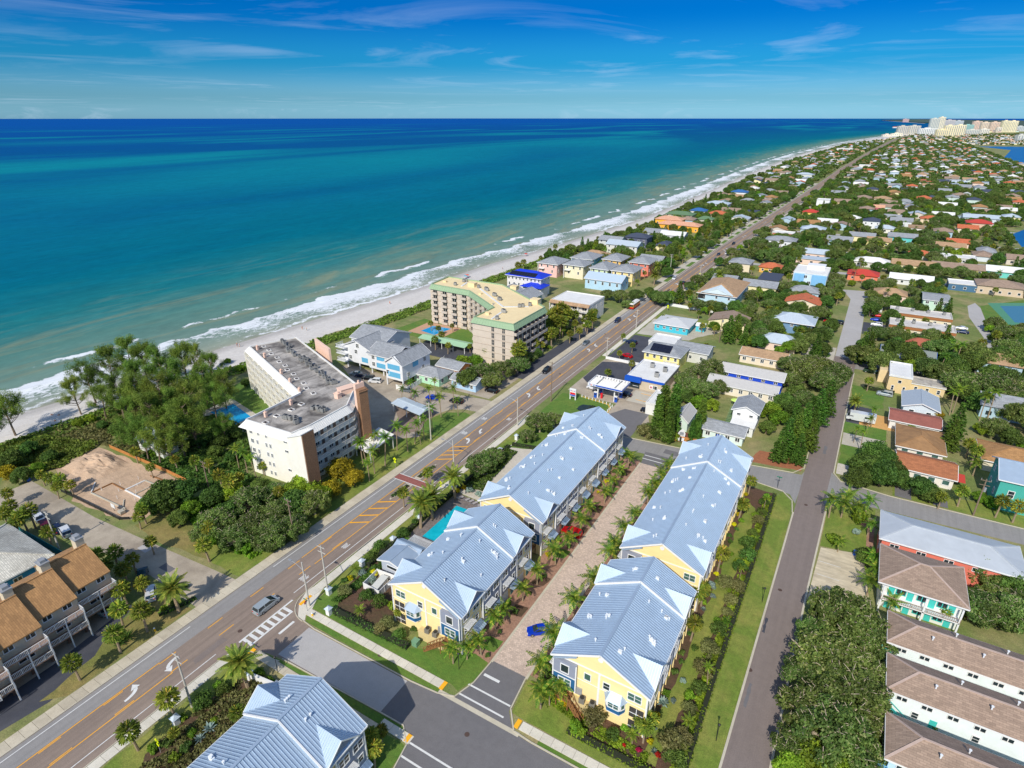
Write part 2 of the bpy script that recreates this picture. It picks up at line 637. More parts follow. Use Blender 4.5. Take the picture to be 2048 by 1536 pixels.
ASPHGREY=mat('grey_asphalt',lin((146,143,140)),0.9,0.08,1.0,blotch=0.3,bscale=0.07,bcol=lin((126,124,122)),fine=0.12,streak=(0.14,(0.9,0.02,1)))
ASPHDARK=mat('dark_asphalt',lin((110,108,109)),0.9,0.1,0.8,blotch=0.4,bscale=0.1,bcol=lin((118,115,114)),fine=0.12)
ASPHNEW=mat('new_asphalt',lin((66,68,76)),0.85,0.14,0.8,blotch=0.4,bscale=0.15,bcol=lin((92,92,96)),fine=0.12)
ROADB=mat('right_road_asphalt',lin((128,116,109)),0.9,0.08,0.8,blotch=0.3,bscale=0.06,bcol=lin((134,122,118)),fine=0.12,streak=(0.10,(0.9,0.03,1)))
CONC=mat('concrete',lin((190,184,168)),0.9,0.08,0.8,blotch=0.45,bscale=0.12,bcol=lin((160,150,132)),fine=0.08)
CONCOLD=mat('old_concrete',lin((176,164,146)),0.9,0.12,0.6,blotch=0.7,bscale=0.10,bcol=lin((134,122,108)),fine=0.12)
CONCLIGHT=mat('light_concrete_street',lin((176,173,170)),0.9,0.06,0.7,blotch=0.35,bscale=0.08,bcol=lin((158,155,152)),fine=0.08)
SANDY=mat('sandy_soil',lin((190,170,140)),0.95,0.14,0.6,blotch=0.6,bscale=0.12,bcol=lin((150,132,100)),bump=0.4,fine=0.12)
BUILDSAND=mat('building_sand',lin((196,168,140)),0.95,0.14,0.6,blotch=0.6,bscale=0.14,bcol=lin((160,134,110)),bump=0.8,fine=0.12)
LAWN=mat('lawn_grass',lin((108,128,46)),0.95,0.20,0.9,blotch=0.75,bscale=0.14,bcol=lin((146,142,70)),bump=0.5,fine=0.28,streak=(0.14,(1.3,0.03,1)))
LAWNGREEN=mat('lush_grass',lin((84,118,40)),0.95,0.20,0.9,blotch=0.5,bscale=0.15,bcol=lin((116,128,52)),bump=0.5,fine=0.28)
LAWNDRY=mat('dry_grass',lin((138,124,72)),0.95,0.22,0.7,blotch=0.7,bscale=0.16,bcol=lin((100,112,48)),bump=0.5,fine=0.28)
MULCH=mat('mulch',lin((92,68,52)),0.95,0.25,1.5,blotch=0.5,bscale=0.3,bcol=lin((70,72,38)),bump=0.6,fine=0.3)
SHELL=mat('white_shell',lin((200,192,178)),0.95,0.14,2.0,blotch=0.3,bscale=0.4,bcol=lin((170,160,140)),bump=0.3,fine=0.2)
PAVER=mat('pavers',lin((208,186,168)),0.9,0.10,1.2,shingle=(0.42,0.28,0.02),blotch=0.4,bscale=0.2,bcol=lin((182,162,146)),fine=0.1)
PAVERRED=mat('red_pavers',lin((166,128,106)),0.9,0.12,1.2,shingle=(0.42,0.28,0.02),blotch=0.3,bscale=0.3,bcol=lin((140,104,88)))
DECK=mat('pool_deck',lin((124,114,110)),0.9,0.12,1.2,shingle=(0.5,0.5,0.02))
BRICKRED=mat('crossing_brick',lin((150,92,84)),0.9,0.12,1.2,shingle=(0.3,0.15,0.01))
MARKW=mat('white_marking',(0.72,0.72,0.69),0.8,0.10,2.0,blotch=0.3,bscale=0.8,bcol=(0.5,0.49,0.46))
MARKY=mat('yellow_marking',lin((250,176,20)),0.8,0.10,2.0,blotch=0.3,bscale=0.8,bcol=lin((196,146,60)))
TACTILE=mat('yellow_tactile',lin((246,178,30)),0.8,0.08)
POOLW=mat('pool_water',lin((20,176,196)),0.12,0.14,0.8,blotch=0.3,bscale=0.4,bcol=lin((60,200,210)),spec=0.3)
POOLBLUE=mat('pool_water_blue',lin((20,150,205)),0.12,0.12,0.8,spec=0.3)
BAY=mat('bay_water',lin((10,92,150)),0.3,0.12,0.05,spec=0.2)
POND=mat('pond_water',lin((36,48,40)),0.1,0.3,0.6,spec=0.4)
KERB=mat('kerb_concrete',lin((196,188,168)),0.9,0.1,1.0,blotch=0.3,bscale=0.3,bcol=lin((170,158,130)))
ROADY=[-80]+list(range(-40,420,20))+list(range(420,1400,60))+list(range(1400,4000,250))
road=sheet('beach_road',strip_pts(-5.7,6.4,ROADY),0.006,ASPH)
sheet('old_lane',strip_pts(-5.6,-2.1,list(range(-40,320,20))),0.010,ASPHGREY,None,road)
W=lambda a,b,y0,y1,z=0.014,m=MARKW,nm='edge_line':sheet(nm,strip_pts(a,b,[y for y in np.linspace(y0,y1,max(2,int((y1-y0)/25)+2))]),z,m,None,road)
for y0,y1 in((-60,40.5),(59,300),(300,1000),(1000,2600)):
 k=1.0 if y0<300 else 1.25
 W(-4.87,-4.87+0.15*k,y0,y1)
for y0,y1 in((-60,39),(56,300),(300,1000),(1000,2600)):
 W(4.72,4.87,y0,y1)
for sgn in(-1,1):
 for y0,y1 in((-60,33),(64,300),(300,900),(900,2000)):
  W(sgn*1.9-0.075,sgn*1.9+0.075,y0,y1,0.014,MARKY,'yellow_line')
 y=-40
 while y<420:
  if not(76<y<119):
   W(sgn*1.62-0.075,sgn*1.62+0.075,y,y+3.0,0.018,MARKY,'yellow_dash')
  y+=9.1
def arrow_mesh():
 mb=MB()
 pts=[]
 for i in range(7):
  t=i/6
  ang=t*math.radians(95)
  pts.append((0.55-0.95*(1-math.cos(ang)),-1.7+2.1*math.sin(ang)*0.9+t*0.4))
 ring=[]
 for i,(x,y)in enumerate(pts):
  w=0.20+0.02*i
  a=pts[max(0,i-1)]
  b=pts[min(6,i+1)]
  d=Vector((b[0]-a[0],b[1]-a[1])).normalized()
  ring.append(((x-d.y*w,y+d.x*w),(x+d.y*w,y-d.x*w)))
 for i in range(6):
  mb.poly([(*ring[i][1],0),(*ring[i+1][1],0),(*ring[i+1][0],0),(*ring[i][0],0)])
 x,y=pts[-1]
 mb.poly([(x+0.05,y-0.75,0),(x+0.05,y+0.75,0),(x-1.05,y+0.1,0)])
 return fix_normals(mb.mesh('turn_arrow',[MARKW]))
AM=arrow_mesh()
for y0 in(27.5,123.5,159.5,209,255,330,385,440,500,580,660):
 for dy,rz in((0,0.0),(6.2,math.pi)):
  place('turn_arrow',AM,road,(road_x(y0+dy),y0+dy,0.019),rz)
for c,lo,hi in((98.7,(77,89.5),(109.5,120)),(309,(288,299),(318,328))):
 for a,b in(lo,hi):
  n=4
  for i in range(n):
   y=a+(b-a)*(i+0.3)/n
   X=road_x(y)
   sheet('hatch_bar',[(X-1.8,y-0.2),(X+1.8,y+2.2),(X+1.8,y+2.65),(X-1.8,y+0.25)],0.019,MARKY,None,road)
 X=road_x(c)
 sheet('brick_crossing',rect(X-5.6,c-1.15,X+6.3,c+1.15),0.017,BRICKRED,None,road)
 for s in(-1.3,1.15):
  sheet('crossing_edge',rect(X-5.6,c+s,X+6.3,c+s+0.22),0.021,MARKW,None,road)
 for a,b in((c-9,c-1.6),(c+1.6,c+9.5)):
  mb=MB()
  s=1 if a>c else-1
  o=[(X-0.95,a if s>0 else b),(X+0.95,a if s>0 else b),(X+0.9,(a+b)/2),(X+0.15,b if s>0 else a),(X-0.15,b if s>0 else a),(X-0.9,(a+b)/2)]
  mb.prism(o if s>0 else o[::-1],0.0,0.15,bottom=False)
  isl=mb.ob('median_island',KERB)
  isl['kind']='structure'
  fix_normals(isl.data)
  oo=[(X+(x-X)*0.75,(a+b)/2+(y-(a+b)/2)*0.88)for x,y in o]
  sheet('island_bed',oo,0.165,MULCH,None,isl)
for s in(0,1):
 sheet('crosswalk_line',[(-81.6+2.3*s,42.7),(-81.25+2.3*s,42.7),(-81.25+2.3*s,54.6-2.0*s),(-81.6+2.3*s,54.6-2.0*s)],0.016,MARKW,None,road)
for i in range(8):
 y=43.3+i*1.25
 sheet('crosswalk_bar',rect(-81.24,y,-79.32,y+0.6),0.016,MARKW,None,road)
sheet('stop_bar',rect(-77.15,47.6,-76.65,51.0),0.022,MARKW,None,road)
for(cx,cy,n)in((-91.0,137.4,5),(-91.2,126.7,6),(-84.2,60.0,5),(-84.0,71.5,4),(-84.1,141,4)):
 for i in range(n):
  sheet('lane_stencil',rect(cx-0.75+i*0.3,cy-0.9+(i%2)*0.15,cx-0.75+i*0.3+0.17,cy+0.9-(i%3)*0.2),0.019,MARKW,None,road)
def ribbon(name,pts,w,z0,z1,m,parent=None,kind='structure'):
 mb=MB()
 for(ax,ay),(bx,by)in zip(pts[:-1],pts[1:]):
  L=math.hypot(bx-ax,by-ay)
  if L<1e-4:
   continue
  nx,ny=-(by-ay)/L*w/2,(bx-ax)/L*w/2
  ex,ey=(bx-ax)/L*0.02,(by-ay)/L*0.02
  mb.prism([(ax-nx,ay-ny),(bx+ex-nx,by+ey-ny),(bx+ex+nx,by+ey+ny),(ax+nx,ay+ny)],z0,z1)
 o=mb.ob(name,m,parent)
 fix_normals(o.data)
 if kind:
  o['kind']=kind
 return o
def arc(cx,cy,r,a0,a1,n=6):
 return[(cx+r*math.cos(math.radians(a0+(a1-a0)*i/n)),cy+r*math.sin(math.radians(a0+(a1-a0)*i/n)))for i in range(n+1)]
SLAB_CACHE={}
def pavement(name,x0,y0,x1,y1,m=CONC,step=1.8,axis='y',slabs=True):
 base=sheet(name,rect(x0,y0,x1,y1),0.03,mat('joint_soil',lin((110,100,80)),0.95,0.15))
 L=(y1-y0)if axis=='y' else(x1-x0)
 n=max(1,round(L/step))
 st=L/n
 wd=(x1-x0)if axis=='y' else(y1-y0)
 key=(round(wd,2),round(st,3),axis,m.name)
 if not slabs:
  mb=MB()
  mb.box(x0,y0,0.0,x1,y1,0.09)
  mb.ob('slab',m,base)
  return base
 if key not in SLAB_CACHE:
  mb=MB()
  if axis=='y':
   mb.box(-wd/2,-st/2+0.02,0,wd/2,st/2-0.02,0.1)
  else:
   mb.box(-st/2+0.02,-wd/2,0,st/2-0.02,wd/2,0.1)
  SLAB_CACHE[key]=mb.mesh('slab',[m])
 rnd=random.Random(int(x0*10+y0))
 for i in range(n):
  t=(i+0.5)*st
  loc=((x0+x1)/2,y0+t,rnd.uniform(-0.012,0.008))if axis=='y' else(x0+t,(y0+y1)/2,rnd.uniform(-0.012,0.008))
  place('slab',SLAB_CACHE[key],base,loc)
 return base
SLABM=mat('pavement_slab',lin((196,186,164)),0.9,0.08,0.8,blotch=0.45,bscale=0.25,bcol=lin((160,148,126)),objrand=0.10,fine=0.08)
SLABW=mat('pavement_slab_new',lin((212,206,190)),0.9,0.07,0.8,blotch=0.3,bscale=0.3,bcol=lin((182,174,156)),objrand=0.07,fine=0.08)
pavement('left_pavement',-95.7,4,-93.35,142,SLABM)
pavement('left_pavement_far',-95.7,142,-93.35,330,SLABM,slabs=False)
pavement('right_pavement',-80.9,8,-79.2,41,SLABW)
pavement('right_pavement_middle',-80.6,57.5,-78.7,146,SLABW)
pavement('right_pavement_far',-80.6,206,-78.7,330,SLABW,slabs=False)
ribbon('left_kerb',[(-93.27,-60),(-93.27,330)],0.16,0,0.12,KERB)
ribbon('right_kerb',[(-81.05,-60),(-81.05,38)]+arc(-76.5,38.0,4.6,180,95,8)+[(-72,43.6)],0.16,0,0.12,KERB)
ribbon('corner_kerb',[(-72,51.6),(-75.6,52.0)]+arc(-75.6,57.0,5.2,270,180,8)+[(-80.95,60),(-80.95,146)],0.16,0,0.12,KERB)
for y in range(330,960,22):
 X=road_x(y)
 for s,wd in((-1,2.6),):
  sheet('verge',[(X-6.2,y+2),(X-6.2-wd,y+2),(X-6.2-wd,y+17),(X-6.2,y+17)],0.02,LAWNGREEN)
sheet('far_pavement',strip_pts(-12.4,-5.8,list(range(330,1000,30))),0.012,CONC)
sheet('far_pavement_right',strip_pts(6.5,8.6,list(range(330,1000,30))),0.012,CONC)
side=sheet('side_street',[(-81.0,39.5),(-79.5,42.2),(-76.0,43.5),(-72,44.3),(-72,44.3),(-50.6,45.2),(-50.6,51.8),(-72.5,51.5),(-75.6,51.9),(-79,54),(-81.0,57.5)],0.010,ASPH)
sheet('concrete_lane',[(-73.4,44.5),(-50.6,45.2),(-50.6,51.7),(-73.4,51.4)],0.014,CONCLIGHT,None,side)
sheet('side_street_east',[(-50.6,45.2),(-46,45.3),(-43.5,43),(-42.5,38),(-34,38),(-32.6,43),(-30,45.3),(-2.3,45.3),(-2.3,52.6),(-27.8,52.6),(-31,52.8),(-33.3,55.5),(-34.0,62.3),(-40.6,62.3),(-40.9,57),(-42.2,53.2),(-45,52.4),(-50.6,51.8)],0.008,ASPHDARK)
for a,b in(((-42.0,54.0),(-33.5,54.0)),((-42.0,56.2),(-33.6,56.2)),((-44.0,43.4),(-33.0,43.4)),((-43.6,41.2),(-33,41.2))):
 sheet('crossing_line',rect(a[0],a[1],b[0],b[1]+0.3),0.015,MARKW,None,side)
sheet('stop_bar',rect(-40.4,59.0,-37.4,59.5),0.015,MARKW,None,side)
sheet('valley_gutter',rect(-45,52.45,-30,53.2),0.016,KERB,None,side)
ribbon('street_kerb_north',[(-72,51.65),(-50,51.95),(-45,52.4),(-42.2,53.3),(-41.0,57),(-40.7,62)],0.18,0,0.12,KERB)
ribbon('street_kerb_south',[(-72,44.2),(-50,45.1),(-46,45.2),(-43.6,43),(-42.6,38),(-42.4,20)],0.18,0,0.12,KERB)
ribbon('street_kerb_corner',[(-34.0,62),(-33.3,56),(-31,53.0),(-27.8,52.75),(-3,52.75)],0.22,0,0.12,KERB)
pavement('street_pavement_north',-76.5,53.3,-45.3,54.8,SLABW,axis='x')
pavement('street_pavement_south',-76.8,42.0,-49.3,43.4,SLABM,axis='x')
pavement('street_pavement_southeast',-49.3,43.2,-43.4,44.6,SLABW,axis='x')
pavement('street_pavement_east',-30.5,53.6,-3.4,55.1,SLABW,axis='x')
for x0,y0,x1,y1 in((-45.3,53.2,-44.6,54.8),(-44.4,43.3,-43.7,44.6),(-31.4,53.6,-30.7,55.1),(-79.5,54.4,-78.9,57.2),(-78.2,41.2,-77.4,43.2)):
 tk=MB()
 tk.box(x0,y0,0.0,x1,y1,0.115)
 tk.ob('tactile_plate',TACTILE)['kind']='structure'
sheet('corner_concrete',[(-80.9,57.5),(-79.6,54.6),(-77.2,52.2),(-75.2,52.0),(-76.4,53.4),(-76.4,54.9),(-78,58),(-78.7,60),(-80.6,60)],0.024,SLABW)
drive=sheet('paver_drive',[(-40.6,62.3),(-34.1,62.3),(-33.5,137),(-40.5,137)],0.012,PAVER)
for x in(-40.65,-33.9):
 ribbon('drive_edging',[(x,62),(x,137)],0.45,0,0.05,KERB)
sheet('drive_mouth',[(-40.5,137),(-33.5,137),(-32.6,143.4),(-41.5,143.4)],0.014,ASPHDARK)
for y in(139.5,141.4):
 sheet('crossing_line',rect(-41,y,-32.8,y+0.3),0.020,MARKW,None,drive)
nstreet=sheet('north_street',[(-50.5,141.2),(-33,143.0),(-13.3,143.4),(-3.8,141.5),(-2.2,138),(-1.6,156),(-2.5,152.6),(-14.3,150.8),(-33.6,150.0),(-50.5,148.2),(-60,156),(-66,152),(-56,143)],0.008,ASPHGREY)
sheet('asphalt_patch',rect(-37,145.2,-30,147.6),0.013,ASPHDARK,None,nstreet)
ribbon('north_street_kerb',[(-50,148.4),(-33.6,150.2),(-14.3,151.0),(-4.5,152.6),(-2.6,156)],0.18,0,0.12,KERB)
ribbon('north_street_kerb_south',[(-32.4,142.8),(-13.3,143.2),(-5.6,142.2),(-3.0,139),(-2.3,134)],0.2,0,0.12,KERB)
rr=sheet('right_road',[(-3.5,20),(3.0,20),(3.6,105),(4.4,143.7),(5.0,218),(5.4,243),(5.8,252),(-2.4,252),(-1.6,227),(-2.0,190),(-2.0,119.7),(-2.6,63)],0.011,ROADB)
ribbon('right_road_kerb_left',[(-3.5,20),(-2.75,63),(-2.2,119.7),(-2.1,134)],0.35,0,0.10,KERB)
ribbon('right_road_kerb_left_north',[(-2.3,156),(-2.1,190),(-1.8,240)],0.25,0,0.10,KERB)
ribbon('right_road_kerb_right',[(3.15,20),(3.75,105),(4.5,140)],0.35,0,0.10,KERB)
ribbon('right_road_kerb_right_north',[(4.7,158),(5.15,218),(5.4,236)],0.3,0,0.10,KERB)
sheet('concrete_street',[(-2.0,252),(5.6,252),(5.3,345),(5.8,367),(-6.8,364),(-1.8,345)],0.010,CONCLIGHT)
sheet('street_to_tees',[(5.3,241),(35,240.6),(60,240),(60,249.5),(35,250.4),(5.6,250.9)],0.013,ASPHGREY)
sheet('lower_right_street',[(3.8,141),(6.5,144.6),(15,145.8),(60,147.6),(90,148),(90,154),(43.6,153.6),(17.7,153.0),(6.5,154.2),(4.2,158)],0.013,ASPHGREY)
ribbon('lower_street_kerb',[(4.6,158),(6.5,154.4),(17.7,153.2),(43.6,153.8),(90,154.2)],0.25,0,0.10,KERB)
cd=[P(1954,700),P(1933,739),P(1978,739),P(1998,700),P(2014,690),P(1984,674),P(1961,616),P(1950,606),P(1935,612),P(1938,634),P(1968,676)]
sheet('curved_street',cd,0.010,CONCLIGHT)
sheet('left_lot',[(-190,41),(-172,42.3),(-172,49.2),(-142,49.2),(-126,50.3),(-102,52.2),(-95.8,52.6),(-95.6,44.0),(-113,44.6),(-136,42.6),(-150,42.2),(-167,40)],0.010,CONCOLD)
sheet('lot_patch',rect(-122.5,48.0,-119.5,50.0),0.015,CONCLIGHT)
sheet('lot_stain',wavy(rect(-112.5,46.9,-109.3,48.4),0.15,1.0,4),0.016,ASPHDARK)
sheet('dark_lot',[(-116,8),(-98.2,12),(-97.2,19.7),(-100,29.9),(-103.2,31.5),(-106,38),(-116,38)],0.010,ASPHNEW)
sheet('carport_floor',[(-114,8),(-104.2,14),(-104.6,24),(-107,37),(-114,37)],0.016,CONCOLD)
sheet('building_plot',wavy([(-174,55.5),(-175,67.5),(-145.3,68.4),(-134,68),(-131.5,54.5),(-135.4,51.6),(-153.4,50.2)],0.5,2.5,3),0.012,BUILDSAND)
sheet('plot_verge',wavy([(-131,52),(-131,62),(-118,60),(-112,57),(-104,56.2),(-104,53.2),(-118,51.8)],0.5,2.5,5),0.014,LAWNDRY)
sheet('corner_lawn_left',wavy([(-112,57),(-98,70),(-95.9,70),(-95.9,53.3),(-104,53.3)],0.25,2.0,6),0.016,LAWN)
sheet('palm_lawn',wavy([(-106,39),(-104,43.4),(-96,43.2),(-96,22),(-98.4,19),(-100.6,28),(-103.4,32.5)],0.3,2,7),0.014,LAWNDRY)
sheet('front_lawn_condo',wavy([(-108,70),(-108,122),(-96,136),(-95.9,70)],0.25,2.5,8),0.014,LAWN)
sheet('condo_forecourt',[(-135,148),(-117.5,146),(-99,149),(-95.8,149),(-95.8,140),(-100,139.5),(-104,137),(-107,128),(-101,118),(-108,112),(-117,114),(-140,134),(-160,146),(-160,149)],0.016,CONCOLD)
sheet('forecourt_drive',[(-121,138),(-106,133),(-103.5,121),(-109,111),(-113,111),(-112,122),(-122,131)],0.020,mat('brown_drive',lin((140,122,108)),0.9,0.1,0.8,blotch=0.3,bscale=0.2))
sheet('condo_island_lawn',wavy([(-103,121),(-106,128),(-103.5,135),(-98.5,138),(-96,137),(-96,121)],0.2,2,9),0.024,LAWNGREEN)
sheet('condo_parking_two',rect(-118,150,-97.5,170),0.010,CONCOLD)
sheet('condo_two_court',rect(-100.6,170,-95.8,236),0.012,ASPHNEW)
sheet('carport_court',rect(-150,172,-122,188),0.012,ASPHNEW)
sheet('condo_garden',[(-130,100),(-130,118),(-172,136),(-180,116),(-176,96),(-150,92)],0.012,LAWNGREEN)
sheet('condo_pool_deck',[(-171,93),(-171,107),(-152,103),(-132,99.5),(-132,97),(-151,92.5)],0.018,CONC)
sheet('condo_pool',[(-168,97),(-167,104.6),(-154,101.4),(-154,95.2)],0.030,POOLBLUE)
sheet('condo_two_garden',[(-123,186),(-123,203),(-143,204),(-170,208),(-172,186)],0.012,LAWNGREEN)
sheet('condo_two_deck',[(-165,190),(-165,205),(-147,205),(-147,190)],0.018,mat('deck_terracotta',lin((190,150,120)),0.9,0.1))
sheet('condo_two_pool',[(-160.5,193.5),(-160,201.5),(-150.5,202.4),(-152,192)],0.030,POOLBLUE)
sheet('gas_forecourt',[(-78.2,170),(-78.2,203),(-66,204),(-48,204),(-48,165),(-46,160),(-50,148),(-57,150),(-60,158.5),(-59.8,168),(-70.5,168),(-76,170)],0.010,CONCOLD)
sheet('gas_asphalt',[(-78,182),(-78,200),(-72,203),(-62.5,203),(-62.4,183),(-66,176),(-72,176)],0.015,ASPHNEW)
sheet('gas_exit',[(-60,158),(-56,166),(-48,166),(-48,148.5),(-56,149)],0.014,ASPHDARK)
sheet('gas_lawn',wavy([(-78.5,150),(-78.5,167),(-71.4,167.2),(-61.5,165.8),(-60,159.5),(-62,150)],0.15,1.5,11),0.014,LAWNGREEN)
sheet('gas_pond',wavy([(-69.5,158),(-69.0,162.0),(-65,163),(-62.5,161.5),(-63,158.5),(-66,157)],0.3,1.0,12),0.022,POND)
ribbon('gas_kerb',[(-72,167.4),(-62,166.2),(-60.0,163.5),(-59.6,158.5),(-61,154)],0.25,0,0.13,mat('yellow_kerb',lin((214,176,84)),0.9,0.1))
sheet('shop_apron',rect(-58,172,-49,181.5),0.020,CONC)
sheet('bay_marking',rect(-55.5,174.2,-50.4,174.5),0.026,MARKY)
sheet('bay_marking',rect(-55.5,179.6,-50.4,179.9),0.026,MARKY)
sheet('bay_marking',rect(-50.5,174.5,-50.2,179.6),0.026,MARKY)
sheet('yellow_house_lot',rect(-78.2,205,-63.5,236),0.011,ASPHNEW)
sheet('turquoise_lot',wavy([(-78,238),(-78,262),(-55,263),(-46,278),(-42,276),(-48,256),(-54,246),(-56,240)],0.3,2.5,13),0.012,CONC)
sheet('turquoise_lawn',wavy(rect(-78,262,-52,272),0.3,2,14),0.013,LAWN)
sheet('pool_strip_lawn',[(-78.6,58),(-78.6,146),(-75.4,146),(-75.4,61)],0.012,LAWN)
sheet('townhouse_bed_left',wavy([(-75.4,57),(-75.2,80),(-72.5,80),(-66,82),(-62,90),(-62,57)],0.2,2,15),0.013,MULCH)
sheet('corner_grass',[(-77.5,55),(-77.5,62),(-75.4,62),(-72,56.6),(-55,57),(-44,62),(-41,61.5),(-41.2,57.2),(-42.4,54.4),(-44,54.9),(-76,55.0)],0.016,LAWNGREEN)
sheet('street_verge_north',[(-75,52.1),(-50,52.2),(-45,52.6),(-45.2,53.2),(-76,53.2)],0.018,LAWNGREEN)
sheet('street_verge_south',[(-75.5,43.5),(-72,43.9),(-49,44.95),(-46,45.0),(-44.6,44.6),(-49.5,44.5),(-49.5,43.5)],0.018,LAWNGREEN)
sheet('drive_front_left',[(-46,61),(-40.9,61),(-40.9,138),(-46,138)],0.010,PAVERRED)
sheet('drive_front_right',[(-33.7,63),(-29,63),(-29,138),(-33.7,138)],0.010,PAVERRED)
deck=sheet('pool_deck',[(-75,80.2),(-75,100.5),(-66,99),(-62,98),(-62,82),(-66,80)],0.019,DECK)
sheet('pool',[(-71.9,82.5),(-72.0,95.8),(-67.4,95.9),(-67.7,82.5)],0.030,POOLW)
sheet('lawn_b_front',wavy([(-75.4,101),(-75.4,146),(-61.6,141),(-61.6,99)],0.3,2,16),0.013,SHELL)
sheet('lawn_b_back',wavy([(-75.4,126),(-75.4,145),(-62,140.5),(-62,131)],0.2,2,17),0.018,LAWNGREEN)
sheet('c_corner_lawn',wavy([(-32.8,55.5),(-33.6,62),(-29,63),(-24,61.6),(-14,61),(-7.2,59),(-7.2,55.3),(-30,55.3)],0.1,2,18),0.014,LAWN)
sheet('c_bed',wavy([(-33.4,61.5),(-27,62.5),(-14,62),(-13.4,140),(-6.7,140),(-6.9,57.5),(-23,57.3),(-24,60)],0.3,2,19),0.016,MULCH)
sheet('c_side_lawn',wavy([(-12.8,58.5),(-10.9,58.3),(-9.6,75),(-9.2,102),(-9.8,131),(-12,133),(-12.2,100),(-12.4,76)],0.35,2,20),0.021,LAWN)
sheet('road_strip_lawn',[(-6.7,53.2),(-6.5,116.9),(-6.5,139),(-5.6,141.6),(-3.2,138.5),(-2.5,132),(-2.45,119),(-2.95,63),(-3.2,53.2)],0.018,LAWN)
sheet('c_street_verge',rect(-27,52.9,-3.3,53.55),0.017,LAWNGREEN)
sheet('e_bed',wavy([(-78.8,10),(-78.8,41),(-62,41),(-61,36),(-61,10)],0.3,2,21),0.012,LAWN)
sheet('e_bed_shell',wavy([(-70,10),(-68,26),(-63,36),(-61.2,36),(-61.2,10)],0.5,2,22),0.020,SHELL)
sheet('e_bed_mulch',wavy([(-76,22),(-74.5,40),(-62,41),(-62,36),(-68,27),(-70,18)],0.5,2,23),0.016,MULCH)
sheet('e_corner_lawn',wavy([(-45.4,43),(-43.3,42.6),(-42.7,20),(-45.4,20)],0.1,2,24),0.016,LAWNGREEN)
sheet('e_north_lawn',[(-62,38),(-62,41.8),(-45,42.9),(-45,38)],0.014,LAWNGREEN)
sheet('right_parking',[(4.0,104),(4.8,123.5),(12.8,125.5),(14.3,112),(13,104)],0.012,mat('parking_concrete',lin((206,192,164)),0.9,0.12,0.7,blotch=0.5,bscale=0.2,bcol=lin((170,156,128)),streak=(0.3,(0.12,1.2,1))))
for i in range(3):
 sheet('parking_line',rect(4.9,109.5+4.5*i,9.0,109.62+4.5*i),0.018,MARKW)
sheet('corner_lawn_right',[(4.6,124),(4.8,139),(7,144),(14.6,145),(14.4,126)],0.014,LAWN)
sheet('verge_right_one',rect(5.2,158,12,164),0.013,SHELL)
sheet('verge_right_two',wavy(rect(5.4,164,16,176),0.3,2,25),0.013,LAWNGREEN)
sheet('camper_drive',rect(5.3,176,16,184),0.014,CONC)
sheet('verge_right_three',wavy(rect(5.3,184,16,192),0.3,2,26),0.013,LAWNGREEN)
sheet('shared_drive',rect(5.3,192,12,206),0.014,ASPHNEW)
sheet('orange_drive',rect(9,192,20,202),0.018,mat('ochre_concrete',lin((206,160,96)),0.9,0.1))
sheet('verge_right_four',wavy(rect(5.5,208,15,224),0.3,2,27),0.013,LAWNGREEN)
sheet('lower_verge_right',[(18,153.9),(18,160),(60,162),(60,154.6)],0.012,LAWN)
sheet('drive_dark_one',rect(18.5,154,22,163),0.017,ASPHDARK)
sheet('drive_dark_two',rect(26.5,154.4,29.5,162),0.017,ASPHDARK)
sheet('motel_lot',rect(5.6,287,14.5,306),0.014,ASPHNEW)
sheet('concrete_drive',rect(-14,254,-2.2,262),0.013,CONC)
sheet('round_lawn',arc(-7.5,251,4,0,330,14),0.017,LAWNGREEN)
sheet('round_drive',[(-14,247),(-2.2,246),(-2.2,254),(-14,254)],0.012,CONC)
sheet('court_lawn',[P(1960,612),P(1984,674),P(2048,700),P(2048,600)],0.010,LAWNGREEN)
sheet('tennis_surround',[P(1975,606),P(2020,652),P(2060,654),P(2060,606)],0.016,mat('court_green',lin((80,140,110)),0.8,0.06))
sheet('tennis_court',[P(2000,612),P(2030,645),P(2060,646),P(2060,612)],0.022,mat('court_blue',lin((60,120,150)),0.8,0.06))
sheet('bay_water',[(232,1590),(1100,1580),(1600,2100),(1300,2700),(330,2620),(245,2590),(300,2330),(226,1830)],0.05,BAY)
sheet('canal_water',[(96,560),(150,560),(160,655),(112,660),(97,620)],0.05,BAY)
sheet('far_bay',[(700,2900),(3000,2600),(5000,4200),(2600,4300),(900,3600)],0.05,BAY)
METAL=mat('standing_seam_metal',(0.45,0.555,0.665),0.6,0.05,0.5,metal=0.5,blotch=0.45,bscale=0.25,bcol=(0.38,0.49,0.61),streak=(0.05,(0.5,0.5,1)))
SEAM=mat('metal_seam',(0.50,0.61,0.72),0.45,0.04,0.5,metal=0.5)
ROOFWHITE=mat('white_membrane',lin((226,226,222)),0.8,0.05,0.6,blotch=0.35,bscale=0.25,bcol=lin((196,192,186)))
ROOFGREY=mat('grey_shingle',lin((152,156,160)),0.9,0.10,1.5,shingle=(0.9,0.35,0.02),blotch=0.3,bscale=0.25,bcol=lin((132,136,140)))
ROOFTAN=mat('tan_shingle',lin((178,146,112)),0.9,0.10,1.5,shingle=(0.9,0.35,0.02),blotch=0.35,bscale=0.25,bcol=lin((158,128,98)))
ROOFBROWN=mat('brown_shingle',lin((158,136,118)),0.9,0.10,1.5,shingle=(0.8,0.3,0.02),blotch=0.4,bscale=0.3,bcol=lin((140,118,102)))
ROOFORANGE=mat('golden_shingle',lin((172,130,84)),0.9,0.12,1.5,shingle=(0.8,0.3,0.02),blotch=0.4,bscale=0.3,bcol=lin((148,110,72)))
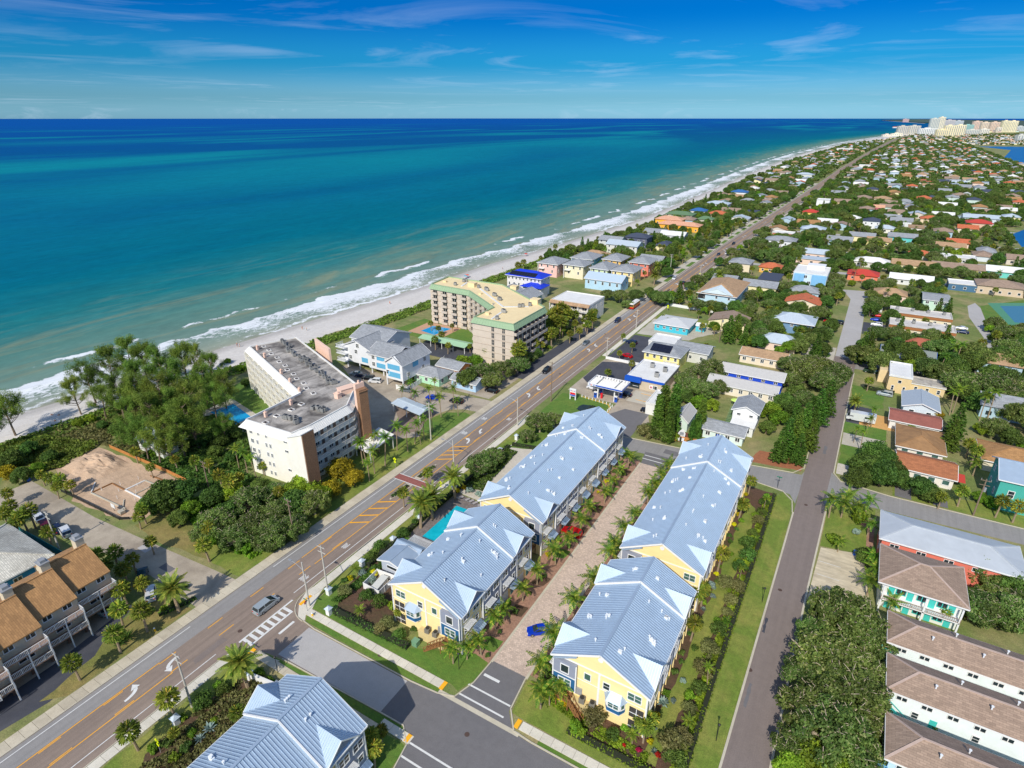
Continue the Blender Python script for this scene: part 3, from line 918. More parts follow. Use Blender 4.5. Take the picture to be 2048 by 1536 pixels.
ROOFRUST=mat('rust_shingle',lin((168,108,72)),0.9,0.12,1.5,shingle=(0.8,0.3,0.02),blotch=0.4,bscale=0.3,bcol=lin((146,90,62)))
ROOFTERRA=mat('terracotta_tile',lin((200,110,72)),0.85,0.14,1.5,shingle=(0.4,0.35,0.03))
ROOFPINK=mat('pale_clay_tile',lin((222,168,136)),0.85,0.12,1.5,shingle=(0.4,0.35,0.03))
ROOFRED=mat('red_roof',lin((190,66,52)),0.7,0.1,1.0)
ROOFBLUE=mat('cobalt_metal_roof',lin((34,64,206)),0.45,0.08,1.0,metal=0.1)
ROOFBLUEDARK=mat('slate_blue_roof',lin((56,104,160)),0.6,0.08,1.0)
ROOFGREEN=mat('green_roof',lin((98,128,92)),0.7,0.1,1.0)
ROOFPALE=mat('pale_metal_roof',lin((196,208,216)),0.5,0.06,0.6,metal=0.15,streak=(0.10,(3.0,0.1,1)))
ROOFNAVY=mat('navy_shingle',lin((66,74,92)),0.85,0.1,1.0)
ROOFTILEWHITE=mat('weathered_white_tile',lin((216,212,198)),0.85,0.12,1.2,shingle=(0.35,0.35,0.04),blotch=0.5,bscale=0.2,bcol=lin((146,140,126)))
SOLAR=mat('solar_cell',(0.012,0.014,0.03),0.25,0.1)
GALVAN=mat('galvanised_unit',lin((150,150,146)),0.6,0.15,1.5,metal=0.2,blotch=0.4,bscale=1.0,objrand=0.15)
WIN_CACHE={}
def win_mesh(w,h,style):
 k=(w,h,style)
 if k in WIN_CACHE:
  return WIN_CACHE[k]
 t=0.13 if h>0.9 else 0.09
 f=MB()
 f.box(-w/2-t,-0.09,-h/2-t,-w/2,0.02,h/2+t).box(w/2,-0.09,-h/2-t,w/2+t,0.02,h/2+t)
 f.box(-w/2,-0.087,h/2,w/2,0.02,h/2+t).box(-w/2,-0.12,-h/2-t,w/2,0.02,-h/2)
 if style in('double','sash','doublegreen'):
  f.box(-w/2,-0.06,-0.03,w/2,0.0,0.03)
 if style in('double','slider','doublegreen'):
  f.box(-0.06,-0.07,-h/2,0.06,0.0,h/2)
 g=MB()
 g.box(-w/2,-0.035,-h/2,w/2,0.015,h/2)
 WIN_CACHE[k]=(f.mesh('window',[WHITE]),g.mesh('pane',[BLINDGLASS if style.endswith('green')else GLASS]))
 return WIN_CACHE[k]
def win(parent,x,y,z,face,w=1.1,h=1.4,style='sash',frame=None):
 fm,gm=win_mesh(w,h,style)
 o=place('window',fm,parent,(x,y,z),math.radians(face),[frame]if frame else None)
 place('pane',gm,o)
 return o
def roof_planes(kind,hw,hd,h,rise):
 if kind=='hip':
  if hw>=hd:
   r=hw-hd
   A,B=(-r,0,h+rise),(r,0,h+rise)
   return[[(-hw,-hd,h),(hw,-hd,h),B,A],[(hw,hd,h),(-hw,hd,h),A,B],[(hw,-hd,h),(hw,hd,h),B],[(-hw,hd,h),(-hw,-hd,h),A]],[(A,B)]+[((sx*hw,sy*hd,h),B if sx>0 else A)for sx in(-1,1)for sy in(-1,1)]
  r=hd-hw
  A,B=(0,-r,h+rise),(0,r,h+rise)
  return[[(hw,-hd,h),(hw,hd,h),B,A],[(-hw,hd,h),(-hw,-hd,h),A,B],[(-hw,-hd,h),(hw,-hd,h),A],[(hw,hd,h),(-hw,hd,h),B]],[(A,B)]+[((sx*hw,sy*hd,h),B if sy>0 else A)for sx in(-1,1)for sy in(-1,1)]
 if kind=='gx':
  A,B=(-hw,0,h+rise),(hw,0,h+rise)
  return[[(-hw,-hd,h),(hw,-hd,h),B,A],[(hw,hd,h),(-hw,hd,h),A,B]],[(A,B)]
 if kind=='gy':
  A,B=(0,-hd,h+rise),(0,hd,h+rise)
  return[[(hw,-hd,h),(hw,hd,h),B,A],[(-hw,hd,h),(-hw,-hd,h),A,B]],[(A,B)]
 if kind=='sx':
  return[[(-hw,-hd,h),(hw,-hd,h+rise),(hw,hd,h+rise),(-hw,hd,h)]],[]
 if kind=='sy':
  return[[(-hw,-hd,h),(hw,-hd,h),(hw,hd,h+rise),(-hw,hd,h+rise)]],[]
 return[[(-hw,-hd,h),(hw,-hd,h),(hw,hd,h),(-hw,hd,h)]],[]
def add_roof(parent,kind,cx,cy,w,d,h,rise,m,over=0.5,trim=None,caps=True,thick=0.2):
 hw,hd=w/2+over,d/2+over
 if kind in('hip','gx','gy'):
  run=min(hw,hd)if kind=='hip' else(hd if kind=='gx' else hw)
  h=h-rise/run*over*(1 if over<1 else 0.5)
 mb=MB()
 pl,ridges=roof_planes(kind,hw,hd,h+thick,rise)
 for p in pl:
  mb.slab(p,thick)
 if kind=='flat':
  e,t=h+thick,0.3
  for b in((-hw,-hd,hw,-hd+t),(-hw,hd-t,hw,hd),(-hw,-hd+t,-hw+t,hd-t),(hw-t,-hd+t,hw,hd-t)):
   mb.box(b[0],b[1],e-0.1,b[2],b[3],e+0.32)
 r=mb.ob('roof',m,parent,(cx,cy,0))
 if caps and ridges and kind in('hip','gx','gy'):
  cb=MB()
  for a,b in ridges:
   cb.bar((a[0],a[1],a[2]+0.03),(b[0],b[1],b[2]+0.03),0.35,0.10)
  cb.ob('ridge_cap',mat('pale_ridge',lin((186,164,150)),0.9,0.1)if m is ROOFBROWN else m,r)
 if trim:
  fb=MB()
  t=0.05
  if kind in('hip','flat'):
   for a,b in(((-hw,-hd),(hw,-hd)),((hw,-hd),(hw,hd)),((hw,hd),(-hw,hd)),((-hw,hd),(-hw,-hd))):
    fb.bar((a[0]*1.002,a[1]*1.002,h+0.02),(b[0]*1.002,b[1]*1.002,h+0.02),0.1,0.28)
  elif kind=='gx':
   for s in(-1,1):
    fb.bar((-hw,s*(hd+0.03),h+0.06),(hw,s*(hd+0.03),h+0.06),0.1,0.26)
    for e in(-1,1):
     fb.bar((e*(hw+0.03),s*hd,h+0.08),(e*(hw+0.03),0,h+rise+0.08),0.1,0.26)
  elif kind=='gy':
   for s in(-1,1):
    fb.bar((s*(hw+0.03),-hd,h+0.06),(s*(hw+0.03),hd,h+0.06),0.1,0.26)
    for e in(-1,1):
     fb.bar((s*hw,e*(hd+0.03),h+0.08),(0,e*(hd+0.03),h+rise+0.08),0.1,0.26)
  fb.ob('fascia',trim,r)
 return r
FOOT=[]
LANDMARKS=[]
def house(name,label,cat,x0,y0,x1,y1,h,roof,rise,wall,roofm,over=0.5,wins=(),trim=WHITE,group=None,rz=0.0,short=None,caps=True,z0=0.0,raised=0.0):
 w,d=x1-x0,y1-y0
 cx,cy=(x0+x1)/2,(y0+y1)/2
 root=thing(name,label,cat,(cx,cy,0),rz,group)
 wm=paint(wall)if not isinstance(wall,bpy.types.Material)else wall
 mb=MB()
 mb.box(-w/2,-d/2,raised,w/2,d/2,h)
 if roof=='gx':
  for s in(-1,1):
   mb.poly([(s*w/2,-d/2,h),(s*w/2,d/2,h),(s*w/2,0,h+rise*(d/2)/(d/2+over))])
 if roof=='gy':
  for s in(-1,1):
   mb.poly([(-w/2,s*d/2,h),(w/2,s*d/2,h),(0,s*d/2,h+rise*(w/2)/(w/2+over))])
 wall_o=mb.ob('wall',wm,root)
 if raised:
  pb=MB()
  for sx in(-1,0,1):
   for sy in(-1,1):
    pb.box(sx*(w/2-0.3)-0.15,sy*(d/2-0.3)-0.15,0,sx*(w/2-0.3)+0.15,sy*(d/2-0.3)+0.15,raised)
  pb.ob('stilts',wm,root)
 add_roof(root,roof,0,0,w,d,h,rise,roofm,over,trim,caps)
 for fc,n,z,ww,wh,st in wins:
  for i in range(n):
   t=(i+0.5)/n-0.5
   if fc==0:
    win(root,t*w,-d/2,z,0,ww,wh,st)
   elif fc==90:
    win(root,w/2,t*d,z,90,ww,wh,st)
   elif fc==270:
    win(root,-w/2,t*d,z,270,ww,wh,st)
 FOOT.append((x0-1,y0-1,x1+1,y1+1))
 if short:
  LANDMARKS.append((short,cx,cy))
 return root
def door(parent,x,y,face,m,w=0.95,h=2.05,z=0.0):
 mb=MB()
 mb.box(-w/2,-0.06,z,w/2,0.02,z+h)
 o=mb.ob('door',m,parent,(x,y,0),math.radians(face))
 k=MB()
 k.box(w/2-0.16,-0.12,z+0.95,w/2-0.06,-0.06,z+1.05)
 k.ob('handle',GREYMETAL,o)
 return o
def railing(parent,p,q,z,hgt=1.0,step=0.22,m=WHITE,name='railing'):
 mb=MB()
 p,q=Vector((p[0],p[1],z)),Vector((q[0],q[1],z))
 L=(q-p).length
 up=Vector((0,0,hgt))
 mb.bar(p+up,q+up,0.09,0.09)
 mb.bar(p+Vector((0,0,0.12)),q+Vector((0,0,0.12)),0.06,0.07)
 n=max(2,int(L/step))
 for i in range(n+1):
  a=p+(q-p)*i/n
  t=0.06 if i%8 else 0.11
  mb.box(a.x-t/2,a.y-t/2,z,a.x+t/2,a.y+t/2,z+hgt)
 return mb.ob(name,m,parent)
YEL=mat('yellow_siding',lin((244,220,158)),0.75,0.04,0.8,streak=(0.05,(0.2,0.2,6.0)))
GRY=mat('grey_blue_siding',lin((140,146,162)),0.75,0.04,0.8,streak=(0.06,(0.2,0.2,6.0)))
BLU=mat('deep_blue_siding',lin((32,92,136)),0.75,0.05,0.8,streak=(0.06,(0.2,0.2,6.0)))
SCREEN=mat('porch_screen_shade',(0.05,0.045,0.045),0.6,0.2)
EAVE,RIDGEK=8.9,0.52
VENTM=MB().cyl((0,0,-0.1),(0,0,0.5),0.1,0.1,6).cyl((0,0,0.46),(0,0,0.58),0.19,0.19,6).mesh('vent_pipe',[mat('pale_vent',lin((232,236,238)),0.5,0.05)])
VENTB=MB().box(-0.3,-0.24,-0.15,0.3,0.24,0.36).mesh('roof_vent',[mat('pale_vent',(0,0,0))])
UNITDOOR=mat('garage_door_white',lin((228,228,222)),0.6,0.05)
def sunshade_mesh():
 mb=MB()
 for i in range(6):
  y=-0.15-i*0.19
  mb.box(-1.25,y-0.05,0.05,1.25,y+0.05,0.17)
 for x in(-1.1,1.1):
  mb.box(x-0.05,-1.2,-0.05,x+0.05,0,0.05)
  mb.bar((x,-0.02,-0.75),(x,-1.0,-0.05),0.07,0.07)
 return mb.mesh('sunshade',[WHITE])
def awning_mesh(w,dep,drop,m,seams=True):
 mb=MB()
 mb.slab([(-w/2,-dep,-drop),(w/2,-dep,-drop),(w/2,0,0),(-w/2,0,0)],0.08)
 n=int(w/0.42)
 for i in range(n+1):
  x=-w/2+0.03+(w-0.06)*i/n
  mb.bar((x,-dep,-drop+0.03),(x,0,0.03),0.05,0.06)
 for s in(-1,1):
  mb.poly([(s*w/2,-dep,-drop),(s*w/2,0,0),(s*w/2,0,-drop)])
 return mb.mesh('awning',[m])
SUNSHADE=sunshade_mesh()
AWN=awning_mesh(2.5,1.25,0.85,METAL)
GARAGE=MB().box(-1.25,-0.06,0,1.25,0.02,2.15).box(-1.25,-0.075,0.5,1.25,-0.06,0.54).box(-1.25,-0.075,1.05,1.25,-0.06,1.09).box(-1.25,-0.075,1.6,1.25,-0.06,1.64).mesh('garage_door',[UNITDOOR])
AC_MESH=MB().box(-0.45,-0.45,0.0,0.45,0.45,0.95).mesh('air_conditioner',[mat('ac_grey',lin((120,116,106)),0.7,0.15,3.0)])
AC_FAN=MB().cyl((0,0,0.95),(0,0,1.03),0.36,0.36,14).cyl((0,0,1.03),(0,0,1.07),0.12,0.12,8).mesh('fan_grille',[BLACK])
def ac_unit(x,y,z,label,group):
 o=place('air_conditioner',AC_MESH,None,(x,y,z),0.1)
 tag(o,label,'air conditioner',group)
 place('fan_grille',AC_FAN,o)
 return o
def townhouse(label,cx,y0,L,ystep,drive,pattern,short,south=True,seed=0):
 rnd=random.Random(seed)
 root=thing('townhouse_block',label,'town house',(cx,y0,0),0,'blue roofed town house blocks')
 HW=7.5
 wb=MB()
 wb.box(-HW,0,0,HW,L,EAVE)
 ap=EAVE+RIDGEK*HW
 for y in(0,L):
  wb.poly([(-HW,y,EAVE),(HW,y,EAVE),(0,y,ap)])
 wb.ob('wall',YEL,root)
 tb=MB()
 for x in(-HW,HW):
  for y in(0,L):
   tb.box(x-0.13,y-0.13,0,x+0.13,y+0.13,EAVE)
 tb.box(-HW+0.13,-0.06,EAVE-0.25,HW-0.13,0.05,EAVE)
 tb.box(-HW+0.13,-0.05,5.75,HW-0.13,0.03,5.85)
 tb.box(-0.16,-0.1,2.2,0.16,0.05,EAVE-0.25)
 for s in(-1,1):
  tb.box(s*HW-0.06,0.13,5.8,s*HW+0.06,L-0.13,5.98)
  tb.box(s*HW-0.06,0.13,2.85,s*HW+0.06,L-0.13,3.0)
 tb.ob('trim_boards',WHITE,root)
 O=0.5
 E=HW+O
 for(ya,yb,dz)in((-O,ystep,0.0),(ystep+0.02,L+O,0.42)):
  zr,ze=EAVE+RIDGEK*HW+0.2+dz,EAVE-RIDGEK*O+0.2+dz
  rb=MB()
  for s in(-1,1):
   pts=[(s*E,ya,ze),(s*E,yb,ze),(0,yb,zr),(0,ya,zr)]
   rb.slab(pts if s>0 else pts[::-1],0.16)
  rf=rb.ob('roof',METAL,root)
  sb=MB()
  n=int((yb-ya)/0.46)
  for i in range(n+1):
   y=ya+0.03+(yb-ya-0.06)*i/n
   for s in(-1,1):
    sb.bar((0.05*s,y,zr+0.02),(s*E,y,ze+0.035),0.06,0.09)
  sb.ob('roof_seams',SEAM,rf,kind='stuff')
  cb=MB()
  cb.bar((0,ya,zr+0.05),(0,yb,zr+0.05),0.42,0.1)
  cb.ob('ridge_cap',METAL,rf)
  fb=MB()
  for s in(-1,1):
   fb.bar((s*(E+0.05),ya,ze-0.14),(s*(E+0.05),yb,ze-0.14),0.12,0.2)
   for y in(ya-0.03,yb+0.03):
    hgt=0.34
    fb.bar((s*E,y,ze-0.10),(0,y,zr-0.10),0.09,hgt)
    if dz and y<L:
     fb.bar((s*E,y,ze+0.06),(0,y,zr+0.06),0.22,0.12)
  fb.ob('fascia',WHITE,rf)
  yc=(1.2+6.8)/2 if dz==0 else L-4.0
  hw,rise=2.85,2.35
  xin=E-rise/RIDGEK
  for s in(-1,1):
   g=MB()
   zt=ze+rise
   for e in(-1,1):
    pts=[(s*(E+0.12),yc+e*hw,ze+0.10),(s*(E+0.12),yc,zt+0.06),(s*xin,yc,zt+0.06)]
    g.slab(pts if e*s<0 else pts[::-1],0.14)
   go=g.ob('cross_gable',METAL,rf)
   fix_normals(go.data)
   gs=MB()
   for e in(-1,1):
    m_=12
    for i in range(1,m_):
     t=i/m_
     x=s*((E+0.1)+(xin*1.0-E)*t)
     zl=ze+0.1+(zt-ze)*t
     yl=yc+e*hw*(1-t)
     gs.bar((x,yc,zt+0.09),(x,yl,zl+0.04),0.05,0.06)
   gs.ob('gable_seams',SEAM,go,kind='stuff')
   ge=MB()
   ge.poly([(s*(E-0.28),yc-hw+0.2,ze+0.02),(s*(E-0.28),yc+hw-0.2,ze+0.02),(s*(E-0.28),yc,zt-0.12)])
   ge.box(s*(E-0.25)-0.04,yc-0.35,ze+0.7,s*(E-0.25)+0.04,yc+0.35,ze+1.35)
   ge.ob('gable_end',GRY,go)
   gf=MB()
   for e in(-1,1):
    gf.bar((s*(E+0.14),yc+e*hw,ze+0.06),(s*(E+0.14),yc,zt),0.08,0.2)
   gf.ob('rake_board',WHITE,go)
  for s in(-1,1):
   for k in range(int((yb-ya)/5.5)+1):
    yv=ya+3.2+k*5.6+rnd.uniform(-0.5,0.5)
    if yv>yb-1:
     continue
    for q in range(rnd.choice((3,4,5,6))):
     xv=s*rnd.choice((2.0,2.4,4.6,5.0,5.5,6.0))
     yy=yv+rnd.uniform(-0.5,0.5)
     if abs(xv)>xin-0.4 and abs(yy-yc)<hw+0.2:
      continue
     zz=zr-RIDGEK*abs(xv)
     place('vent_pipe' if q%3 else 'roof_vent',VENTM if q%3 else VENTB,rf,(xv,yy,zz))
 n=len(pattern)
 bw=L/n
 face=90 if drive>0 else 270
 X=drive*HW
 for i,ch in enumerate(pattern):
  ya,yb=i*bw,(i+1)*bw
  xo=X
  if ch=='G':
   b=MB()
   x1=X+drive*0.35
   b.box(min(X,x1),ya+0.15,3.0,max(X,x1),yb-0.15,EAVE-0.12)
   bo=b.ob('bay',GRY,root)
   for y in(ya+0.15,yb-0.15):
    MB().box(x1-0.1,y-0.1,3.0,x1+0.1,y+0.1,EAVE-0.14).ob('corner_board',WHITE,bo)
   xo=x1
  ym=(ya+yb)/2
  win(root,xo,ym-bw*0.24,7.35,face,1.7,1.35,'double')
  win(root,xo,ym+bw*0.24,7.35,face,1.7,1.35,'double')
  win(root,xo,ym-bw*0.2,4.5,face,1.7,1.35,'double')
  win(root,xo,ym+bw*0.27,4.6,face,0.8,1.1,'sash')
  place('sunshade',SUNSHADE,root,(xo,ym-bw*0.2,5.55),math.radians(face))
  place('garage_door',GARAGE,root,(X,ym-bw*0.2,0.05),math.radians(face))
  place('awning',AWN,root,(X,ym+bw*0.26,3.2),math.radians(face))
  door(root,X,ym+bw*0.26,face,mat('entry_door_teal',lin((40,110,120)),0.6,0.05))
 gx,gf=-drive*HW,270 if drive>0 else 90
 for i in range(n):
  ym=(i+0.5)*bw
  if pattern[i]=='G':
   b=MB()
   x1=gx-drive*0.3
   b.box(min(gx,x1),ym-bw*0.4,3.0,max(gx,x1),ym+bw*0.4,EAVE-0.12)
   b.ob('bay',GRY,root)
   xo=x1
  else:
   xo=gx
  win(root,xo,ym-bw*0.2,7.3,gf,1.5,1.3,'double')
  win(root,xo,ym+bw*0.2,7.3,gf,1.0,1.3,'sash')
  win(root,xo,ym,4.4,gf,2.0,1.6,'slider')
  d=MB()
  d.box(-1.9,-0.05,0.1,1.9,0.02,2.5)
  d.ob('porch_screen_shade',SCREEN,root,(gx,ym,0),math.radians(gf))  # dark panel stands in for the shade of the open ground-floor arcade
  for y in(-1.95,0,1.95):
   MB().box(y-0.1,-0.22,0,y+0.1,-0.02,2.6).ob('porch_post',YEL,root,(gx,ym,0),math.radians(gf))
 if south:
  d=drive
  xa,xb=(d*HW,d*3.6)
  lo,hi=min(xa,xb),max(xa,xb)
  b=MB()
  b.box(lo,-0.55,5.8,hi,0,EAVE-0.35)
  bo=b.ob('bay',GRY,root)
  b=MB()
  b.box(lo+0.05,-0.5,3.0,hi-0.05,0,5.8)
  b.ob('lower_bay',BLU,bo)
  t=MB()
  for x in(lo,hi):
   t.box(x-0.09,-0.64,3.0,x+0.09,-0.46,EAVE-0.36)
  t.box(lo+0.09,-0.6,5.72,hi-0.09,-0.50,5.9)
  t.ob('corner_board',WHITE,bo)
  r=MB()
  zA,zB=EAVE-0.36+0.05,EAVE-0.36+(HW-3.6)*RIDGEK+0.12
  r.slab([(xa,-0.75,zA),(xb,-0.75,zB),(xb,0.0,zB+0.1),(xa,0.0,zA+0.1)]if d<0 else[(xb,-0.75,zB),(xa,-0.75,zA),(xa,0,zA+0.1),(xb,0,zB+0.1)],0.14)
  r.ob('bay_roof',METAL,bo)
  win(root,d*5.5,-0.55,7.2,0,1.25,1.5,'plain')
  win(root,d*5.5,-0.5,4.4,0,2.0,1.3,'doublegreen')
  win(root,d*1.9,0,7.0,0,0.95,1.25,'sashgreen')
  win(root,-d*1.2,0,6.9,0,0.95,1.25,'sash')
  win(root,-d*5.6,0,7.2,0,2.0,1.35,'doublegreen')
  bx=-d*2.8
  w=MB()
  pts=[(bx-1.6,0.0),(bx-1.0,-1.0),(bx+1.0,-1.0),(bx+1.6,0.0)]
  w.prism(pts,3.4,4.2,0)
  wo=w.ob('bay_window',BLU,root)
  fr=MB()
  fr.prism(pts,4.2,5.6,0)
  fr.prism([(x,y-0.05 if y<0 else y)for x,y in pts],3.3,3.4)
  fr.ob('bay_frame',WHITE,wo)
  hr=MB()
  q=[(bx-1.9,0.0,5.6),(bx-1.15,-1.3,5.6),(bx+1.15,-1.3,5.6),(bx+1.9,0.0,5.6)]
  tp=[(bx-0.9,0.0,6.45),(bx+0.9,0.0,6.45)]
  hr.poly([q[1],q[2],tp[1],tp[0]]).poly([q[0],q[1],tp[0]]).poly([q[2],q[3],tp[1]]).poly(q[::-1])
  hr.ob('bay_window_roof',SEAM,wo)
  win(wo,bx,-1.0,4.9,0,1.6,1.05,'doublegreen')
  for s in(-1,1):
   a=math.degrees(math.atan2(1.0,0.6))
   win(wo,bx+s*1.3,-0.5,4.9,s*a*0.98,0.6,1.05,'sashgreen')
  for z0,z1 in((3.2,5.2),(0.3,2.5)):
   s=MB()
   a,b2=-d*5.0,-d*7.2
   s.box(min(a,b2),-0.05,z0,max(a,b2),0.03,z1)
   so=s.ob('porch_screen_shade',SCREEN,root)
   rl=MB()
   rl.box(min(a,b2),-0.09,z0+0.85,max(a,b2),-0.05,z0+0.95)
   rl.box((a+b2)/2-0.05,-0.085,z0,(a+b2)/2+0.05,-0.05,z1)
   rl.ob('screen_rail',WHITE,so)
  vt=MB()
  vt.cyl((0,-0.03,ap-1.15),(0,-0.14,ap-1.15),0.42,0.42,16)
  vt.ob('gable_vent',WHITE,root)
  lg=MB()
  lg.box(-2.6,-1.15,0,2.9,0,2.0)
  lg.ob('service_ledge',mat('ledge_wall',lin((206,186,134)),0.85,0.1),root,(d*1.4,0,0))
  eb=MB()
  eb.box(-0.5,-0.25,2.6,0.5,0,4.0)
  eb.ob('meter_cabinet',GREYMETAL,root,(d*3.1,0,0))
  st=thing_part('timber_stairs',root,(d*5.2,-1.2,0))
  pl=MB()
  for i in range(8):
   pl.box(-1.1+i*0.28,-0.7,2.0,-1.1+i*0.28+0.25,1.1,2.08)
  pl.box(-1.1,-0.7,1.85,1.1,1.1,1.98)
  for x in(-1.0,1.0):
   for y in(-0.65,1.05):
    pl.box(x-0.07,y-0.07,0,x+0.07,y+0.07,3.0)
  pl.bar((-1.1,-0.7,3.0),(1.1,-0.7,3.0),0.1,0.1).bar((-1.1,-0.7,2.5),(1.1,-0.7,2.5),0.05,0.08)
  pl.bar((d*1.1,-0.7,3.0),(d*1.1,1.1,3.0),0.1,0.1)
  for i in range(9):
   pl.box(-1.0+i*0.25,-0.72,2.1,-0.95+i*0.25,-0.68,2.95)
  pl.ob('deck_frame',WOOD,st)
  tr=MB()
  for i in range(10):
   z=1.85-i*0.19
   x=-d*(1.1+i*0.26)
   tr.box(min(x,x-d*0.3),-0.75-i*0.10,z,max(x,x-d*0.3),0.25-i*0.10,z+0.06)
  tr.ob('treads',WOOD,st)
  hr=MB()
  for dy in(-0.8,0.3):
   hr.bar((-d*1.1,dy,2.9),(-d*3.8,dy-1.0,0.95),0.09,0.1)
   hr.bar((-d*1.1,dy,1.85),(-d*3.8,dy-1.0,0.0),0.07,0.25)
   for i in range(6):
    t=i/5
    x,y,z=-d*(1.1+2.7*t),dy-1.0*t,2.9-1.95*t
    hr.box(x-0.05,y-0.05,z-0.95,x+0.05,y+0.05,z)
  hr.ob('handrail',WOOD,st)
 FOOT.append((cx-9,y0-2,cx+9,y0+L+1.5))
 LANDMARKS.append((short,cx,y0+L/2))
 return root
def thing_part(name,parent,loc,rz=0.0):
 mb=MB()
 mb.box(-0.12,-0.12,0,0.12,0.12,0.05)
 return mb.ob(name,WOOD,parent,loc,rz)
townhouse('blue roofed yellow block by the pool cabana, left of the paver drive',-53.4,60.8,24.4,16.4,1,'YGGY','the near left town house',seed=1)
townhouse('long blue roofed town house block between swimming pool and paver drive',-53.7,90.3,46.6,32.5,1,'YGGYYGGY','the long left town house',seed=2)
townhouse('blue roofed yellow gabled corner block right of the blue sedan',-21.3,62.0,23.5,16.8,-1,'YGGY','the near right town house',seed=3)
townhouse('long blue roofed town house block beside the right-hand road\'s grass strip',-21.3,91.3,46.2,32.5,-1,'YGGYYGGY','the long right town house',seed=4)
townhouse('blue metal roofed block cut off by the bottom edge, beside white shell bed',-53.3,10.5,26.8,19.8,1,'YGGYG','the bottom town house',south=False,seed=5)
for bx,by,nm in((-53.4,60.8,'the left near block'),(-21.3,62.0,'the right corner block')):
 d=1 if bx<-40 else-1
 for k,dx in enumerate((0.6,2.3)):
  ac_unit(bx+d*dx,by-0.62,2.0,'grey condenser %s stairs on ledge of %s'%(('away from','next to')[k],nm),'condensers on town house ledges')
ph=house('pool_house','small grey pool cabana with pale metal roof near the swimming pool','pool house',-72.2,69.8,-66.6,74.2,2.9,'gy',1.0,(176,184,196),METAL,0.6,[(0,1,1.7,2.6,0.7,'plain')],short='the pool cabana')
add_roof(ph,'gx',-0.1,3.6,6.0,2.6,2.75,0.8,METAL,0.4,None)
perg=thing('pergola','white slatted pergola between the pool cabana and the swimming pool','pergola',(-68.7,78.0,0))
pm=MB().box(-0.05,-1.5,2.65,0.05,1.5,2.83).mesh('slat',[WHITE])
for i in range(18):
 place('slat',pm,perg,(-2.6+i*0.31,0,0))
bm_=MB().box(-2.8,-0.08,2.4,2.8,0.08,2.64).mesh('beam',[WHITE])
for y in(-1.2,1.2):
 place('beam',bm_,perg,(0,y,0))
pp=MB().box(-0.1,-0.1,0,0.1,0.1,2.4).mesh('post',[WHITE])
for x in(-2.6,2.6):
 for y in(-1.2,1.2):
  place('post',pp,perg,(x,y,0))
def panel_fence(name,label,pts,h,m,pw=1.8,group=None,t=0.06,cat='fence'):
 root=thing(name,label,cat,(pts[0][0],pts[0][1],0),0,group)
 ox,oy=pts[0]
 cache={}
 for(ax,ay),(bx,by)in zip(pts[:-1],pts[1:]):
  L=math.hypot(bx-ax,by-ay)
  n=max(1,round(L/pw))
  a=math.atan2(by-ay,bx-ax)
  k=round(L/n,2)
  if k not in cache:
   q=MB()
   q.box(0.06,-t/2,0.05,k-0.06,t/2,h)
   q.box(0.06,-t/2-0.02,h-0.12,k-0.06,t/2+0.02,h+0.04)
   po=MB()
   po.box(-0.07,-0.07,0,0.07,0.07,h+0.12)
   cache[k]=(q.mesh('panel',[m]),po.mesh('post',[m]))
  for i in range(n):
   x,y=ax+(bx-ax)*i/n-ox,ay+(by-ay)*i/n-oy
   place('panel',cache[k][0],root,(x,y,0),a)
   place('post',cache[k][1],root,(x,y,0),a)
 return root
panel_fence('vinyl_fence','white vinyl fence round the sandy service yard beside the pool cabana',[(-71.7,63.9),(-72,68.2),(-67.6,68.6),(-67.5,63.7),(-71.7,63.9)],1.5,WHITE)
sheet('yard_sand',rect(-71.6,64,-67.6,68.2),0.024,SANDY)
tk=MB()
tk.box(-0.7,-1.9,0.1,0.7,1.9,1.2)
tk.slab([(-0.8,-2.0,1.2),(0.8,-2.0,1.2),(0.8,2.0,1.38),(-0.8,2.0,1.38)],0.1)
for y in(-1.2,0,1.2):
 tk.box(-0.74,y-0.04,0.1,0.74,y+0.04,1.22)
tag(tk.ob('storage_tank',mat('pale_tank',lin((206,206,198)),0.7,0.06),None,(-69.3,65.8,0),0.1),'long pale storage box standing inside the white fenced yard','storage box')
def offset_poly(pts,d):
 A=sum(a[0]*b[1]-b[0]*a[1]for a,b in zip(pts,pts[1:]+pts[:1]))
 sgn=1 if A>0 else-1
 out=[]
 n=len(pts)
 for i in range(n):
  p0,p1,p2=Vector(pts[i-1]),Vector(pts[i]),Vector(pts[(i+1)%n])
  d1,d2=(p1-p0).normalized(),(p2-p1).normalized()
  n1,n2=Vector((-d1.y,d1.x))*sgn,Vector((-d2.y,d2.x))*sgn
  b=n1+n2
  if b.length<1e-4:
   b=n1.copy()
  b.normalize()
  c=max(0.35,b.dot(n1))
  q=p1+b*(d/c)
  out.append((q.x,q.y))
 return out
def edge_frame(p,q,cen):
 L=math.hypot(q[0]-p[0],q[1]-p[1])
 dx,dy=(q[0]-p[0])/L,(q[1]-p[1])/L
 nx,ny=dy,-dx
 return L,(dx,dy),(nx,ny)
def fpos(p,d,nrm,u,o):
 return(p[0]+d[0]*u+nrm[0]*o,p[1]+d[1]*u+nrm[1]*o)
def face_of(nrm):
 return math.degrees(math.atan2(nrm[1],nrm[0]))+90
CREAM=mat('cream_stucco',lin((240,236,222)),0.8,0.05,0.8,blotch=0.2,bscale=0.2)
BEIGE=mat('beige_stucco',lin((210,196,178)),0.8,0.05,0.8,blotch=0.25,bscale=0.2)
PEACH=mat('peach_stucco',lin((236,200,178)),0.8,0.05,0.8)
PEBBLE=mat('brown_pebble_panel',lin((146,110,82)),0.95,0.35,4.0,fine=0.4,blotch=0.3,bscale=0.6)
